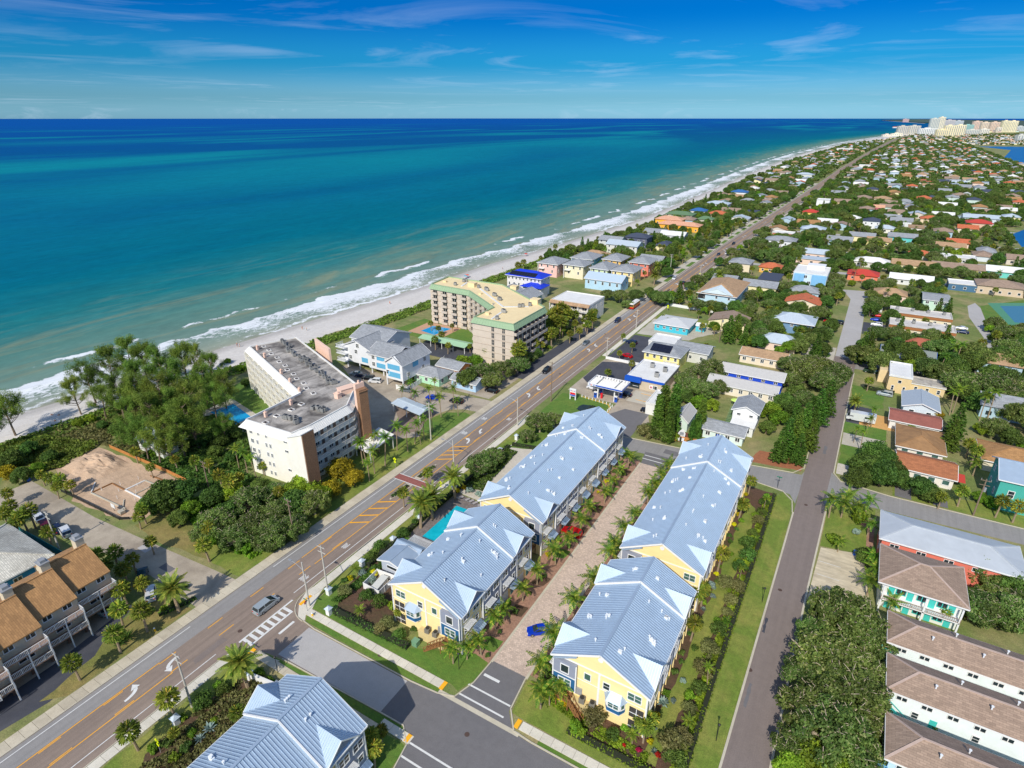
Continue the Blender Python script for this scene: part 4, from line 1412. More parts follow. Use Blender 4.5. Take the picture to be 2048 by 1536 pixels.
GRAVEL=mat('grey_gravel_roof',lin((178,172,164)),0.95,0.14,1.0,blotch=0.9,bscale=0.16,bcol=lin((70,66,64)),fine=0.2,streak=(0.35,(0.7,0.12,1)))
CREAMROOF=mat('cream_membrane',lin((236,214,166)),0.85,0.05,0.6,blotch=0.35,bscale=0.2,bcol=lin((220,194,148)))
MANWHITE=mat('white_mansard_metal',lin((232,230,224)),0.55,0.04,0.6)
MANGREEN=mat('green_mansard',lin((146,172,136)),0.7,0.06,0.6)
RAILW=mat('pale_railing',lin((206,204,198)),0.7,0.06)
CURB=mat('dark_skylight',lin((64,52,46)),0.5,0.2)
AC2=MB().box(-0.5,-0.45,0.15,0.5,0.45,1.1).mesh('rooftop_unit',[GALVAN])
AC2F=MB().cyl((0,0,1.1),(0,0,1.18),0.33,0.33,12).mesh('fan_grille',[BLACK])
SKY_F=MB().box(-0.75,-0.6,0,0.75,-0.48,0.3).box(-0.75,0.48,0,0.75,0.6,0.3).box(-0.75,-0.48,0,-0.63,0.48,0.3).box(0.63,-0.48,0,0.75,0.48,0.3).mesh('skylight_curb',[MANWHITE])
SKY_G=MB().box(-0.63,-0.48,0,0.63,0.48,0.22).mesh('skylight_glass',[CURB])
CHIM=MB().box(-0.32,-0.32,0,0.32,0.32,1.3).box(-0.38,-0.38,1.3,0.38,0.38,1.42).cyl((0,0,1.42),(0,0,1.7),0.2,0.2,8).mesh('chimney',[PEACH])
def rooftop_unit(parent,x,y,z,rz=0.0,s=1.0):
 o=place('rooftop_unit',AC2,parent,(x,y,z),rz)
 o.scale=(s,s,s)
 place('fan_grille',AC2F,o)
 return o
def seamed_mansard(parent,outer,inner,z0,z1,m,name='mansard',step=0.6,sm=None):
 mb=MB()
 n=len(outer)
 for i in range(n):
  j=(i+1)%n
  a,b,c,d=outer[i],outer[j],inner[j],inner[i]
  mb.poly([(a[0],a[1],z0),(b[0],b[1],z0),(c[0],c[1],z1),(d[0],d[1],z1)])
  mb.poly([(a[0],a[1],z0),(b[0],b[1],z0),(c[0],c[1],z0-0.02),(d[0],d[1],z0-0.02)])
 o=mb.ob(name,m,parent)
 sb=MB()
 for i in range(n):
  j=(i+1)%n
  L=math.hypot(outer[j][0]-outer[i][0],outer[j][1]-outer[i][1])
  k=int(L/step)
  for q in range(1,k):
   t=q/k
   a=[outer[i][e]+(outer[j][e]-outer[i][e])*t for e in(0,1)]
   b=[inner[i][e]+(inner[j][e]-inner[i][e])*t for e in(0,1)]
   sb.bar((a[0],a[1],z0+0.03),(b[0],b[1],z1+0.03),0.05,0.06)
 sb.ob('mansard_seams',sm or m,o,kind='stuff')
 tp=MB()
 for i in range(n):
  j=(i+1)%n
  tp.bar((*inner[i],z1-0.1),(*inner[j],z1-0.1),0.3,0.5)
 tp.ob('parapet',sm or m,o)
 return o
def grey_condo():
 outer=[(-173.0,116.1),(-165.7,133.1),(-117.2,113.4),(-108.9,101.0),(-108.6,87.6),(-109.5,81.0),(-127.8,80.0),(-128.6,98.8)]
 outer=outer[::-1]
 A=sum(a[0]*b[1]-b[0]*a[1]for a,b in zip(outer,outer[1:]+outer[:1]))
 if A<0:
  outer=outer[::-1]
 root=thing('condominium','angled five storey cream condominium with stained grey gravel roof and white mansard edge','condominium',(-128,100,0))
 off=lambda pts:[(x+128,y-100)for x,y in pts]
 O=off(outer)
 wall=offset_poly(O,1.25)
 inner=offset_poly(O,1.5)
 wb=MB()
 wb.prism(wall,0,13.6)
 fix_normals(wb.ob('wall',CREAM,root).data)
 rb=MB()
 rb.prism(inner,13.62,14.9)
 fix_normals(rb.ob('roof',GRAVEL,root).data)
 seamed_mansard(root,O,inner,13.5,15.25,MANWHITE)
 n=len(O)
 edges=[(wall[i],wall[(i+1)%n])for i in range(n)]
 FL=2.7
 for p,q in edges:
  L,d,nrm=edge_frame(p,q,None)
  fc=face_of(nrm)
  mx,my=(p[0]+q[0])/2-128,(p[1]+q[1])/2+100
  if my<82 and L>10:
   for f in range(5):
    z=1.6+f*FL
    for u in((1.6,3.4,6.6,8.0)if f<4 else(1.6,4.2,7.0)):
     x,y=fpos(p,d,nrm,u,0.0)
     win(root,x,y,z,fc,0.55 if u>2 else 0.85,1.1,'slider')
    if f in(1,3,4):
     x,y=fpos(p,d,nrm,13.6,0)
     win(root,x,y,z,fc,1.0,0.6,'slider')
  elif mx<-130 and nrm[1]<-0.5 or(mx<-127 and L>30):
   nb=max(2,int(L/4.6))
   bw=L/nb
   bm=MB()
   bm.box(-bw/2+0.25,-1.35,-0.14,bw/2-0.25,0.0,0.06)
   bme=bm.mesh('balcony',[CREAM])
   rm=MB()
   rm.box(-bw/2+0.25,-1.35,0.95,bw/2-0.25,-1.28,1.03)
   rm.box(-bw/2+0.25,-1.33,0.1,bw/2-0.25,-1.30,0.92)
   rme=rm.mesh('railing',[RAILW])
   for f in range(5):
    for i in range(nb):
     x,y=fpos(p,d,nrm,(i+0.5)*bw,0)
     o=place('balcony',bme,root,(x,y,0.3+f*FL),math.radians(fc))
     place('railing',rme,o)
     win(root,*fpos(p,d,nrm,(i+0.5)*bw,0.0),1.4+f*FL,fc,2.4,1.9,'slider')
   fm=MB()
   fm.box(-0.18,-1.7,0,0.18,0.0,13.5)
   fme=fm.mesh('fin_wall',[CREAM])
   for i in range(nb+1):
    x,y=fpos(p,d,nrm,i*bw,0)
    place('fin_wall',fme,root,(x,y,0),math.radians(fc))
  elif nrm[0]>0.3 and mx>-119:
   for f in range(5):
    z=0.25+f*FL
    if f:
     g=MB()
     a=[fpos(p,d,nrm,-0.2,0),fpos(p,d,nrm,L+0.2,0),fpos(p,d,nrm,L+0.2,1.5),fpos(p,d,nrm,-0.2,1.5)]
     g.prism(a,z-0.15,z+0.1)
     go=g.ob('gallery',CREAM,root)
     fix_normals(go.data)
     r=MB()
     s,e=fpos(p,d,nrm,-0.2,1.47),fpos(p,d,nrm,L+0.2,1.47)
     r.bar((*s,z+1.1),(*e,z+1.1),0.1,0.1)
     r.bar((*s,z+0.58),(*e,z+0.58),0.03,0.9)
     k=max(1,int(L/1.7))
     for i in range(k+1):
      c=fpos(p,d,nrm,L*i/k,1.47)
      r.box(c[0]-0.06,c[1]-0.06,z+0.1,c[0]+0.06,c[1]+0.06,z+1.1)
     r.ob('railing',RAILW,go)
    k=max(1,int(L/3.6))
    for i in range(k):
     x,y=fpos(p,d,nrm,(i+0.3)*L/k,0)
     win(root,x,y,z+1.3,fc,1.2,1.2,'slider')
     dx,dy=fpos(p,d,nrm,(i+0.75)*L/k,0)
     place('door',CONDO_DOOR,root,(dx,dy,z+0.1),math.radians(fc))
 t=MB()
 t.box(-5.2,0,0,0,3.7,15.6)
 t.poly([(-5.2,0,15.6),(0,0,15.6),(0,0,17.6)]).poly([(0,3.7,15.6),(-5.2,3.7,15.6),(0,3.7,17.6)]).poly([(0,0,15.6),(0,3.7,15.6),(0,3.7,17.6),(0,0,17.6)])
 to=t.ob('stair_tower',CREAM,root,(23.6,-19.8,0))
 rm=MB()
 rm.slab([(-5.5,-0.25,15.5),(0.2,-0.25,17.75),(0.2,3.95,17.75),(-5.5,3.95,15.5)],0.14)
 for i in range(7):
  y=-0.2+i*0.66
  rm.bar((-5.5,y,15.53),(0.2,y,17.78),0.05,0.06)
 rm.ob('tower_roof',MANWHITE,to)
 pb=MB()
 pb.box(0.0,0.1,0,0.22,3.6,17.4)
 pb.ob('pebble_panel',PEBBLE,to)
 t=MB()
 t.box(0,0,0,1.0,2.8,20.0)
 to=t.ob('chimney_tower',PEACH,root,(17.0,4.2,0),-0.2)
 pb=MB()
 pb.box(1.02,0.0,0,2.5,2.7,18.6)
 pb.slab([(1.0,-0.2,18.62),(2.7,-0.2,18.2),(2.7,2.9,18.2),(1.0,2.9,18.62)],0.12)
 pb.ob('pebble_panel',PEBBLE,to)
 cy=MB()
 cy.cyl((0.5,1.4,20.0),(0.5,1.4,20.7),0.3,0.3,8)
 cy.ob('flue',PEACH,to)
 f=MB()
 f.box(-0.35,0,10,0.35,12.5,16.4)
 f.ob('end_fin',PEACH,root,(-27.5,31.5,0),math.radians(-112))
 e=MB()
 e.slab([(0,0,3.2),(6.5,-1.0,3.2),(6.5,9.0,4.4),(0,10.0,4.4)],0.18)
 for x,y in((0.3,0.3),(6.2,-0.5),(6.2,8.6),(0.3,9.4)):
  e.box(x-0.12,y-0.12,0,x+0.12,y+0.12,3.6)
 e.ob('entrance_roof',MANWHITE,root,(18.6,0.5,0))
 Z6=lambda x,y:P(440+x*.293,600+y*.293,14.9)
 for x,y in((300,320),(335,345),(350,370),(390,395),(405,425),(445,450),(460,480),(503,508),(524,540),(572,572),(590,606),(638,640),(556,714),(488,752),(388,794),(312,840)):
  X,Y=Z6(x,y)
  o=place('skylight_curb',SKY_F,root,(X+128,Y-100,14.9),math.radians(-22 if y<660 else 0))
  place('skylight_glass',SKY_G,o)
 for x,y in((258,340),(307,392),(420,505),(480,568),(545,632),(486,715),(314,798)):
  X,Y=Z6(x,y)
  place('chimney',CHIM,root,(X+128,Y-100,14.9))
 X,Y=Z6(806,668)
 o=place('chimney',CHIM,root,(X+128,Y-100,14.9))
 o.scale=(2.2,2.2,1.1)
 rnd=random.Random(12)
 path=[(425,285),(470,330),(520,380),(580,420),(640,470),(700,510),(745,560),(800,580)]
 for i in range(44):
  k=i*(len(path)-1)/44
  a,b=path[int(k)],path[min(len(path)-1,int(k)+1)]
  t=k-int(k)
  X,Y=Z6(a[0]+(b[0]-a[0])*t+rnd.uniform(-26,26),a[1]+(b[1]-a[1])*t+rnd.uniform(-14,14))
  rooftop_unit(root,X+128,Y-100,14.9,rnd.choice((-0.39,1.18))+rnd.uniform(-0.05,0.05),rnd.uniform(0.75,1.15))
 for cx,cy,n_ in((680,745,9),(485,830,9)):
  for i in range(n_):
   X,Y=Z6(cx+rnd.uniform(-48,48),cy+rnd.uniform(-26,22))
   rooftop_unit(root,X+128,Y-100,14.9,rnd.uniform(-0.2,0.2),rnd.uniform(0.8,1.15))
 hb=MB()
 X,Y=Z6(900,640)
 hb.box(-1.2,-2.2,0,1.2,2.2,1.6)
 hb.slab([(-1.4,-2.4,1.62),(1.4,-2.4,1.62),(1.4,2.4,1.62),(-1.4,2.4,1.62)],0.02)
 hb.ob('roof_hatch_house',PEACH,root,(X+126,Y-100,14.9),-0.3)
 LANDMARKS.append(('the grey-roofed condominium',-125,100))
 for x0,y0,x1,y1 in((-130,78,-107,115),(-150,98,-117,128),(-174,105,-140,134)):
  FOOT.append((x0,y0,x1,y1))
CONDO_DOOR=MB().box(-0.48,-0.07,0,0.48,0.02,2.05).mesh('door',[mat('condo_door',lin((120,100,86)),0.7,0.1)])
grey_condo()
def cream_condo():
 outer=[(-164.5,205.5),(-166.1,222.3),(-135.3,222.5),(-102.6,201.2),(-102.3,175.0),(-121.3,174.9),(-121.6,190.0),(-142.8,204.8)][::-1]
 root=thing('condominium','six storey beige condominium with cream flat roof and green mansard','condominium',(-128,200,0))
 O=[(x+128,y-200)for x,y in outer]
 A=sum(a[0]*b[1]-b[0]*a[1]for a,b in zip(O,O[1:]+O[:1]))
 if A<0:
  O=O[::-1]
 wall,inner=offset_poly(O,0.6),offset_poly(O,1.0)
 wb=MB()
 wb.prism(wall,0,15.6)
 fix_normals(wb.ob('wall',BEIGE,root).data)
 rb=MB()
 rb.prism(inner,15.62,17.2)
 fix_normals(rb.ob('roof',CREAMROOF,root).data)
 seamed_mansard(root,O,inner,15.5,17.55,MANGREEN,step=1.2)
 n=len(O)
 FL=2.62
 band=MB()
 for i in range(n):
  p,q=wall[i],wall[(i+1)%n]
  for f in range(1,6):
   a,b=(*p,f*FL),(*q,f*FL)
   band.bar(a,b,0.12,0.14)
 band.ob('joint_lines',mat('joint_brown',lin((176,160,142)),0.8,0.05),root,kind='stuff')
 for i in range(n):
  p,q=wall[i],wall[(i+1)%n]
  L,d,nrm=edge_frame(p,q,None)
  fc=face_of(nrm)
  mx,my=(p[0]+q[0])/2-128,(p[1]+q[1])/2+200
  if nrm[1]<-0.9 and my<180:
   for f in range(6):
    for u in(0.50,0.76):
     x,y=fpos(p,d,nrm,u*L,0)
     win(root,x,y,1.4+f*FL,fc,1.1,2.0,'double',BEIGE)
  elif nrm[0]>0.9 and mx>-106:
   k=8
   for f in range(6):
    for c in range(k):
     x,y=fpos(p,d,nrm,(c+0.5)*L/k,0.02)
     place('gallery_shade_panel',GAL_SHADE,root,(x,y,0.35+f*FL),math.radians(fc))
     if c%2==0 or f%2:
      o=place('balcony',GAL_BALC,root,(x,y,0.3+f*FL),math.radians(fc))
      place('railing',GAL_RAIL,o)
  elif nrm[1]<-0.5:
   k=max(2,int(L/5.0))
   for f in range(6):
    for c in range(k):
     x,y=fpos(p,d,nrm,(c+0.5)*L/k,0)
     win(root,x,y,1.5+f*FL,fc,2.2,2.0,'slider',BEIGE)
     o=place('balcony',GAL_BALC,root,(x,y,0.3+f*FL),math.radians(fc))
     place('railing',GAL_RAIL,o)
  elif nrm[0]<-0.9 and L>10:
   for f in range(6):
    for c in range(3):
     x,y=fpos(p,d,nrm,(c+0.5)*L/3,0)
     o=place('balcony',GAL_BALC,root,(x,y,0.3+f*FL),math.radians(fc))
     place('railing',GAL_RAIL,o)
 B5=lambda x,y:P(850+x*.24414,480+y*.24414,17.2)
 for x,y in((248,372),(318,345),(335,342),(440,393),(510,418),(500,410),(565,458),(575,462),(607,492),(615,496),(640,592),(650,598),(590,652),(775,552),(800,550),(860,540)):
  X,Y=B5(x,y)
  rooftop_unit(root,X+128,Y-200,17.2,0.3,1.25)
 for pts in(((300,380),(345,350)),((450,400),(640,550)),((640,550),(850,548)),((640,585),(545,650)),((560,520),(545,540))):
  mb=MB()
  (xa,ya),(xb,yb)=[B5(*q)for q in pts]
  mb.bar((xa+128,ya-200,17.32),(xb+128,yb-200,17.32),0.8,0.2)
  mb.ob('duct_cover',ROOFWHITE,root)
 for x,y,s in((390,380,(3.4,2.6,1.7)),(733,405,(3.0,2.5,1.6)),(905,520,(3.4,3.0,1.9)),(515,610,(1.6,1.2,0.9)),(455,445,(1.2,1.0,0.6)),(545,530,(1.2,1.0,0.7)),(165,345,(1.6,1.0,0.7))):
  X,Y=B5(x,y)
  mb=MB()
  mb.box(-s[0]/2,-s[1]/2,0,s[0]/2,s[1]/2,s[2])
  mb.box(-s[0]/2-0.1,-s[1]/2-0.1,s[2],s[0]/2+0.1,s[1]/2+0.1,s[2]+0.1)
  mb.ob('penthouse',CREAMROOF,root,(X+128,Y-200,17.2))
 LANDMARKS.append(('the cream-roofed condominium',-125,200))
 for x0,y0,x1,y1 in((-123,173,-101,206),(-145,190,-118,218),(-168,203,-134,224)):
  FOOT.append((x0,y0,x1,y1))
GAL_SHADE=MB().box(-1.15,-0.05,0,1.15,0.03,2.1).mesh('gallery_shade_panel',[mat('gallery_shade',(0.05,0.045,0.045),0.8,0.2)])  # solid dark panel, shade of the open gallery put into its colour
GAL_BALC=MB().box(-1.45,-1.0,-0.1,1.45,0.0,0.06).mesh('balcony',[BEIGE])
GAL_RAIL=MB().box(-1.45,-1.0,0.06,1.45,-0.93,1.0).box(-1.45,-0.93,0.06,-1.38,0,1.0).box(1.38,-0.93,0.06,1.45,0,1.0).mesh('railing',[mat('beige_railing',lin((196,184,170)),0.8,0.06)])
cream_condo()
def balcony_row():
 root=thing('balcony_row','tan stepped townhouse row with brown shingle roof and white two-level balconies','town houses',(-108,26,0))
 TANW=mat('tan_stucco',lin((206,192,166)),0.8,0.06,0.8,blotch=0.2,bscale=0.3)
 secs=[(30.6,37.2,-108.6),(24.2,30.6,-106.6),(17.8,24.2,-104.7),(11.4,17.8,-102.8)]
 for k,(y0,y1,xf)in enumerate(secs):
  xb=xf-13.0
  ya,yb=y0-26,y1-26
  X,B=xf+108,xb+108
  s=MB()
  s.box(B,ya,0 if k==9 else 2.6,X-0.5,yb-0.02,8.4)
  for y in(ya,yb-0.02):
   s.poly([(B,y,8.4),(X-0.5,y,8.4),((X+B)/2,y,11.4)])
  w=s.ob('wall',TANW,root)
  zr,ze=11.75,8.25
  xm=(X+B)/2
  r=MB()
  r.slab([(X+0.1,ya-0.1,ze),(X+0.1,yb-0.05,ze),(xm,yb-0.05,zr),(xm,ya-0.1,zr)],0.22)
  r.slab([(B-0.5,yb-0.05,ze),(B-0.5,ya-0.1,ze),(xm,ya-0.1,zr),(xm,yb-0.05,zr)],0.22)
  ro=r.ob('roof',ROOFORANGE,root)
  c=MB()
  c.bar((xm,ya,zr+0.04),(xm,yb,zr+0.04),0.35,0.1)
  c.ob('ridge_cap',ROOFORANGE,ro)
  if k<3:
   ch=MB()
   ch.box(-0.9,-0.7,9.8,0.9,0.7,13.2)
   co=ch.ob('chimney',TANW,root,(xm-1.0,yb-0.8,0))
   cc=MB()
   cc.box(-1.0,-0.8,13.22,1.0,0.8,13.4)
   cc.box(-0.6,-0.45,13.4,0.6,0.45,13.9)
   cc.ob('chimney_cap',GREYMETAL,co)
  for z in(7.4,):
   win(root,X-0.5,ya+1.6,z,90,1.3,1.1,'slider')
   win(root,X-0.5,yb-1.7,z,90,1.3,1.1,'slider')
  win(root,X-0.5,(ya+yb)/2,4.4,90,2.2,1.9,'slider')
  if k==0:
   win(root,(X+B)/2+3,yb-0.02,6.0,180,1.2,1.2,'slider')
  for z in(2.7,5.5):
   bmb=MB()
   bmb.box(X-0.5,ya,z-0.2,X+1.3,yb-0.1,z)
   bo=bmb.ob('balcony',mat('balcony_deck',lin((150,120,100)),0.8,0.1),root)
   railing(bo,(X+1.25,ya),(X+1.25,yb-0.1),z,1.0,0.2)
   railing(bo,(X-0.4,yb-0.15),(X+1.25,yb-0.15),z,1.0,0.2)
  for y in(ya+0.1,(ya+yb)/2,yb-0.25):
   cb=MB()
   cb.box(X+1.15,y-0.09,0,X+1.33,y+0.09,5.5)
   cb.ob('post',WHITE,root)
   cb=MB()
   cb.box(X-0.9,y-0.2,0,X-0.5,y+0.2,2.6)
   cb.ob('pier',mat('brown_pier',lin((110,80,62)),0.9,0.15),root)
 fm=thing_part('corner_deck',root,(5.0,-10.5,2.6))
 for a,b in(((-3,0),(2.2,0)),((2.2,0),(2.2,-4)),):
  railing(fm,a,b,0.0,1.0,0.2)
 FOOT.append((-124,8,-100,40))
 LANDMARKS.append(('the brown-roofed balcony row',-106,26))
balcony_row()
h_=house('shingle_roof_house','blue walled building under a large weathered white tile roof at the left edge','building',-148,20,-129.4,35.0,4.6,'hip',3.2,(40,140,190),ROOFTILEWHITE,0.9,[(90,4,2.6,1.3,1.0,'slider')],short='the white-tiled blue building')
panel_fence('teal_fence','teal board fence behind the white-tiled blue building, along the car park',[(-150,37.6),(-127.5,38.6),(-126.6,34)],1.8,mat('teal_paint',lin((30,130,130)),0.8,0.1),2.2)
house('beach_cottage','white gabled cottage half hidden under the tall beach pines','house',-164,72.5,-152.5,79,3.6,'gx',2.0,(214,216,206),ROOFPALE,0.6,[(0,3,2.0,1.1,1.2,'slider'),(90,2,2.0,1.1,1.2,'sash')],short='the cottage under the pines')
def beach_house():
 root=thing('beach_house','white and sky blue three storey beach house on stilts with grey roofs','beach house',(-145,155,0))
 W_=paint((226,228,230))
 SKYB=mat('sky_blue_panel',lin((96,170,206)),0.75,0.05)
 m=MB()
 m.box(-17,-1,2.6,-1,14,9.0)
 m.poly([(-17,-1,9),(-17,14,9),(-17,6.5,11.6)]).poly([(-1,-1,9),(-1,14,9),(-1,6.5,11.6)])
 m.box(-14,-8,2.6,-1,4,8.6)
 m.box(10.5,-13,2.6,18,2,8.6)
 m.box(-1,-9,2.6,10.5,3,8.2)
 for x0,x1,y,z,r in((10.5,18,-13,8.6,3.0),):
  m.poly([(x0,y,z),(x1,y,z),((x0+x1)/2+0.8,y,z+r)])
 m.poly([(-14,-8,8.6),(-1,-8,8.6),(-7,-8,11.4)])
 m.ob('wall',W_,root)
 for kind,cx,cy,w,d,h,r in(('gx',-9,6.5,16,15,9.0,2.9),('gy',-7.5,-2,13,12,8.6,2.9),('gy',14.2,-5.5,7.5,15,8.6,2.8),('gx',4.7,-3,12,12,8.2,2.6)):
  add_roof(root,kind,cx,cy,w,d,h,r,ROOFGREY,0.5,WHITE)
 for x,y,w,h,z,f in((14.2,-13,5.4,1.9,4.4,0),(14.2,-13,5.4,1.9,7.2,0),(4.7,-9,4.2,1.8,4.3,0),(4.7,-9,3.6,1.5,7.0,0),(18,-6,3.0,1.8,7.0,90),(-4,-8,3.0,1.8,4.4,0)):
  b=MB()
  b.box(-w/2,-0.07,-h/2,w/2,0.02,h/2)
  b.ob('blue_panel',SKYB,root,(x,y,z),math.radians(f))
 for x,y,z,f in((1.2,-9,4.4,0),(8.6,-9,4.4,0),(1.2,-9,7,0),(8.8,-9,7,0),(-8,-8,7,0),(-11,-8,4.4,0),(-7,-8,9.4,0),(18,-10,4.4,90),(18,-2,4.4,90),(18,-1,7,90),(11.5,-13,5,0)):
  win(root,x,y,z,f,1.2,1.4,'double')
 for z in(5.6,8.0,2.8):
  b=MB()
  b.box(-16.5,-9.8,z-0.2,-12,-6,z)
  o=b.ob('balcony',W_,root)
  railing(o,(-16.4,-9.7),(-12,-9.7),z,1.0,0.3)
  railing(o,(-16.4,-9.7),(-16.4,-6),z,1.0,0.3)
 for x in(-13,-7,-1,4.5,10.7,17.8):
  for y in(-7.7,-1):
   p=MB()
   yy=-12.8 if x>10 and y<-5 else y
   p.box(x-0.2,yy-0.2,0,x+0.2,yy+0.2,2.6)
   p.ob('stilt',W_,root)
 FOOT.append((-163,141,-126,168))
 LANDMARKS.append(('the blue and white beach house',-140,150))
beach_house()
panel_fence('vinyl_fence','white vinyl fence between the beach house drive and small green cottage',[(-129,140.5),(-124.5,141.0),(-125,150),(-131,171)],1.7,WHITE)
house('green_cottage','small mint green cottage with pale grey hip roof beside the condominium forecourt','house',-128.5,149.5,-117.5,157,3.2,'hip',1.8,(176,222,190),ROOFGREY,0.5,[(0,3,1.7,1.1,1.1,'sash'),(90,2,1.7,1.1,1.1,'sash')],short='the mint cottage')
house('orange_cottage','small orange walled cottage with grey roof behind the mint green cottage','house',-125.5,159,-116,166,3.2,'gx',1.6,(226,150,84),ROOFGREY,0.5,[(0,2,1.7,1.1,1.1,'sash'),(90,2,1.7,1.1,1.1,'sash')],short='the orange cottage')
house('blue_cottage','low pale blue cottage hidden under dark oaks near the beach road','house',-114,152,-104,157.5,3.0,'gx',1.4,(168,200,226),ROOFGREY,0.5,[(0,3,1.6,1.0,1.1,'sash')])
def carport(label,x0,y0,x1,y1,h,m,short=None,pitch=0.6,rz=0.0):
 cx,cy=(x0+x1)/2,(y0+y1)/2
 root=thing('carport',label,'carport',(cx,cy,0),rz)
 w,d=x1-x0,y1-y0
 add_roof(root,'gx' if w>d else 'gy',0,0,w,d,h,pitch,m,0.1,None)
 n=max(2,int(max(w,d)/5))
 for i in range(n+1):
  for s in(-1,1):
   b=MB()
   x,y=((-w/2+0.4+(w-0.8)*i/n),s*(d/2-0.4))if w>d else(s*(w/2-0.4),-d/2+0.4+(d-0.8)*i/n)
   b.box(x-0.1,y-0.1,0,x+0.1,y+0.1,h)
   b.ob('post',WHITE,root)
 if short:
  LANDMARKS.append((short,cx,cy))
 FOOT.append((x0,y0,x1,y1))
carport('long pale green carport roof over dark parking beside the cream-roofed condominium',-150.5,179.5,-127.5,185.5,2.7,mat('mint_metal',lin((160,196,160)),0.6,0.06),'the green carport')
panel_fence('white_wall','low white wall with hedge between turquoise house and tan-roofed apartments',[P(1340,612),P(1400,622),P(1478,634)],1.4,WHITE,2.4,None,0.2,'wall')
carport('white metal carport among palms in front of the grey-roofed condominium',-118.5,125.5,-105.5,131,2.9,ROOFPALE,'the white carport',0.5,-0.15)
def row_building():
 r=house('row_apartments','white three storey apartments with brown awning roof and long balconies','apartments',-120.3,239,-101,256,8.4,'flat',0,(228,222,210),ROOFWHITE,0.1,[(0,4,6.9,2.0,1.7,'slider'),(0,4,4.1,2.0,1.7,'slider'),(0,4,1.4,1.8,1.6,'slider'),(90,3,6.5,1.1,1.3,'sash')],short='the white balcony apartments')
 m=MB()
 m.slab([(-9.9,-10.2,7.9),(9.9,-10.2,7.9),(9.9,-8.4,9.0),(-9.9,-8.4,9.0)],0.2)
 m.ob('awning_roof',ROOFTAN,r)
 for z in(2.8,5.5):
  b=MB()
  b.box(-9.6,-10.2,z-0.2,9.6,-8.5,z)
  o=b.ob('balcony',WHITE,r)
  railing(o,(-9.6,-10.15),(9.6,-10.15),z,1.0,0.35,GREYMETAL)
 for i in range(5):
  b=MB()
  b.box(-9.5+i*4.75-0.12,-10.2,0,-9.5+i*4.75+0.12,-9.96,8.0)
  b.ob('post',WHITE,r)
row_building()
bh=house('cobalt_villa','white three storey villa with cobalt blue metal roof and solar panels','house',-160,266,-140,276,10.2,'hip',2.4,(226,222,216),ROOFBLUE,0.9,[(0,9,8.8,0.8,1.4,'sash'),(0,7,5.6,0.8,1.4,'sash'),(90,3,8.8,0.8,1.3,'sash'),(90,3,5.4,0.8,1.3,'sash')],short='the cobalt-roofed villa')
add_roof(bh,'hip',6.5,-4.6,11,8,6.2,1.6,ROOFBLUE,0.8,None)
mb=MB()
mb.box(1.2,-8.0,0,11.8,-0.7,6.1)
mb.ob('wing_wall',paint((226,222,216)),bh)
for i in range(10):
 s=MB()
 z0,z1=10.45,11.75
 x=-8.6+i*1.55
 s.slab([(x,-5.2,z0),(x+1.45,-5.2,z0),(x+1.45,-2.2,z1),(x,-2.2,z1)],0.08)
 s.ob('solar_panel',SOLAR,bh)
for(x0,y0,x1,y1,wall,lab,sh)in((-168,236,-157,248,(126,200,206),'turquoise house with grey roof directly beside the cream-roofed condominium\'s far wing',None),(-156,246,-146,258,(120,196,200),'turquoise gabled house with grey roof in front of the cobalt-roofed villa',None),(-146,238,-134,256,(140,176,176),'long grey-green roof house between cream-roofed condominium and white balcony apartments',None)):
 house('gabled_house',lab,'house',x0,y0,x1,y1,5.6,'gy',2.6,wall,ROOFGREY,0.6,[(0,2,4.0,1.0,1.2,'sash'),(90,3,4.0,1.0,1.2,'sash')])
for(x0,y0,x1,y1,wall,col,where)in((-164,308.5,-152,323,(236,190,180),'pink','leftmost of the pastel row near the beach'),(-149,312,-137,324,(230,222,190),'cream','between pink and green neighbours'),(-132,311.5,-122,325.5,(206,220,176),'pale green','between cream and yellow neighbours'),(-119.5,312,-107.5,326,(240,214,150),'pale yellow','nearest the beach road'),(-118.5,337,-107,351,(228,132,110),'coral','behind the pale yellow house by the road'),(-135,336.5,-124,350,(240,196,110),'golden yellow','in the back row left of the coral house'),(-153,330.5,-140,346,(146,208,220),'turquoise','in the back row behind the cream house')):
 r_=house('pastel_house','%s pastel house, %s'%(col,where),'house',x0,y0,x1,y1,8.0,'hip',2.6,wall,ROOFGREY,0.9,[(0,3,6.3,0.9,1.4,'sash'),(0,2,3.4,0.9,1.4,'sash'),(90,3,6.3,0.9,1.3,'sash'),(90,3,3.4,0.9,1.3,'sash')],group='pastel two storey houses by the beach',short='the %s pastel house'%col)
 w_=x1-x0
 b=MB()
 b.box(-w_/2+0.3,-(y1-y0)/2-1.6,4.6,-w_/2+4.2,-(y1-y0)/2,4.8)
 b.box(-w_/2+0.3,-(y1-y0)/2-1.6,0,-w_/2+0.55,-(y1-y0)/2-1.35,7.8)
 b.ob('porch',WHITE,r_)
house('pale_blue_house','light blue house with pale blue metal roof in front of the pastel row','house',-128.5,296,-108,307.5,5.6,'gx',2.6,(176,210,230),mat('ice_blue_metal',lin((190,208,226)),0.5,0.05,metal=0.15),0.6,[(0,5,3.8,1.0,1.5,'sash'),(90,2,3.6,1.0,1.4,'sash')],short='the light blue house')
house('tan_house','low house with broad tan hip roof behind the pastel row','house',-158,356,-143,366,4.6,'hip',2.6,(226,206,170),ROOFTAN,1.0)
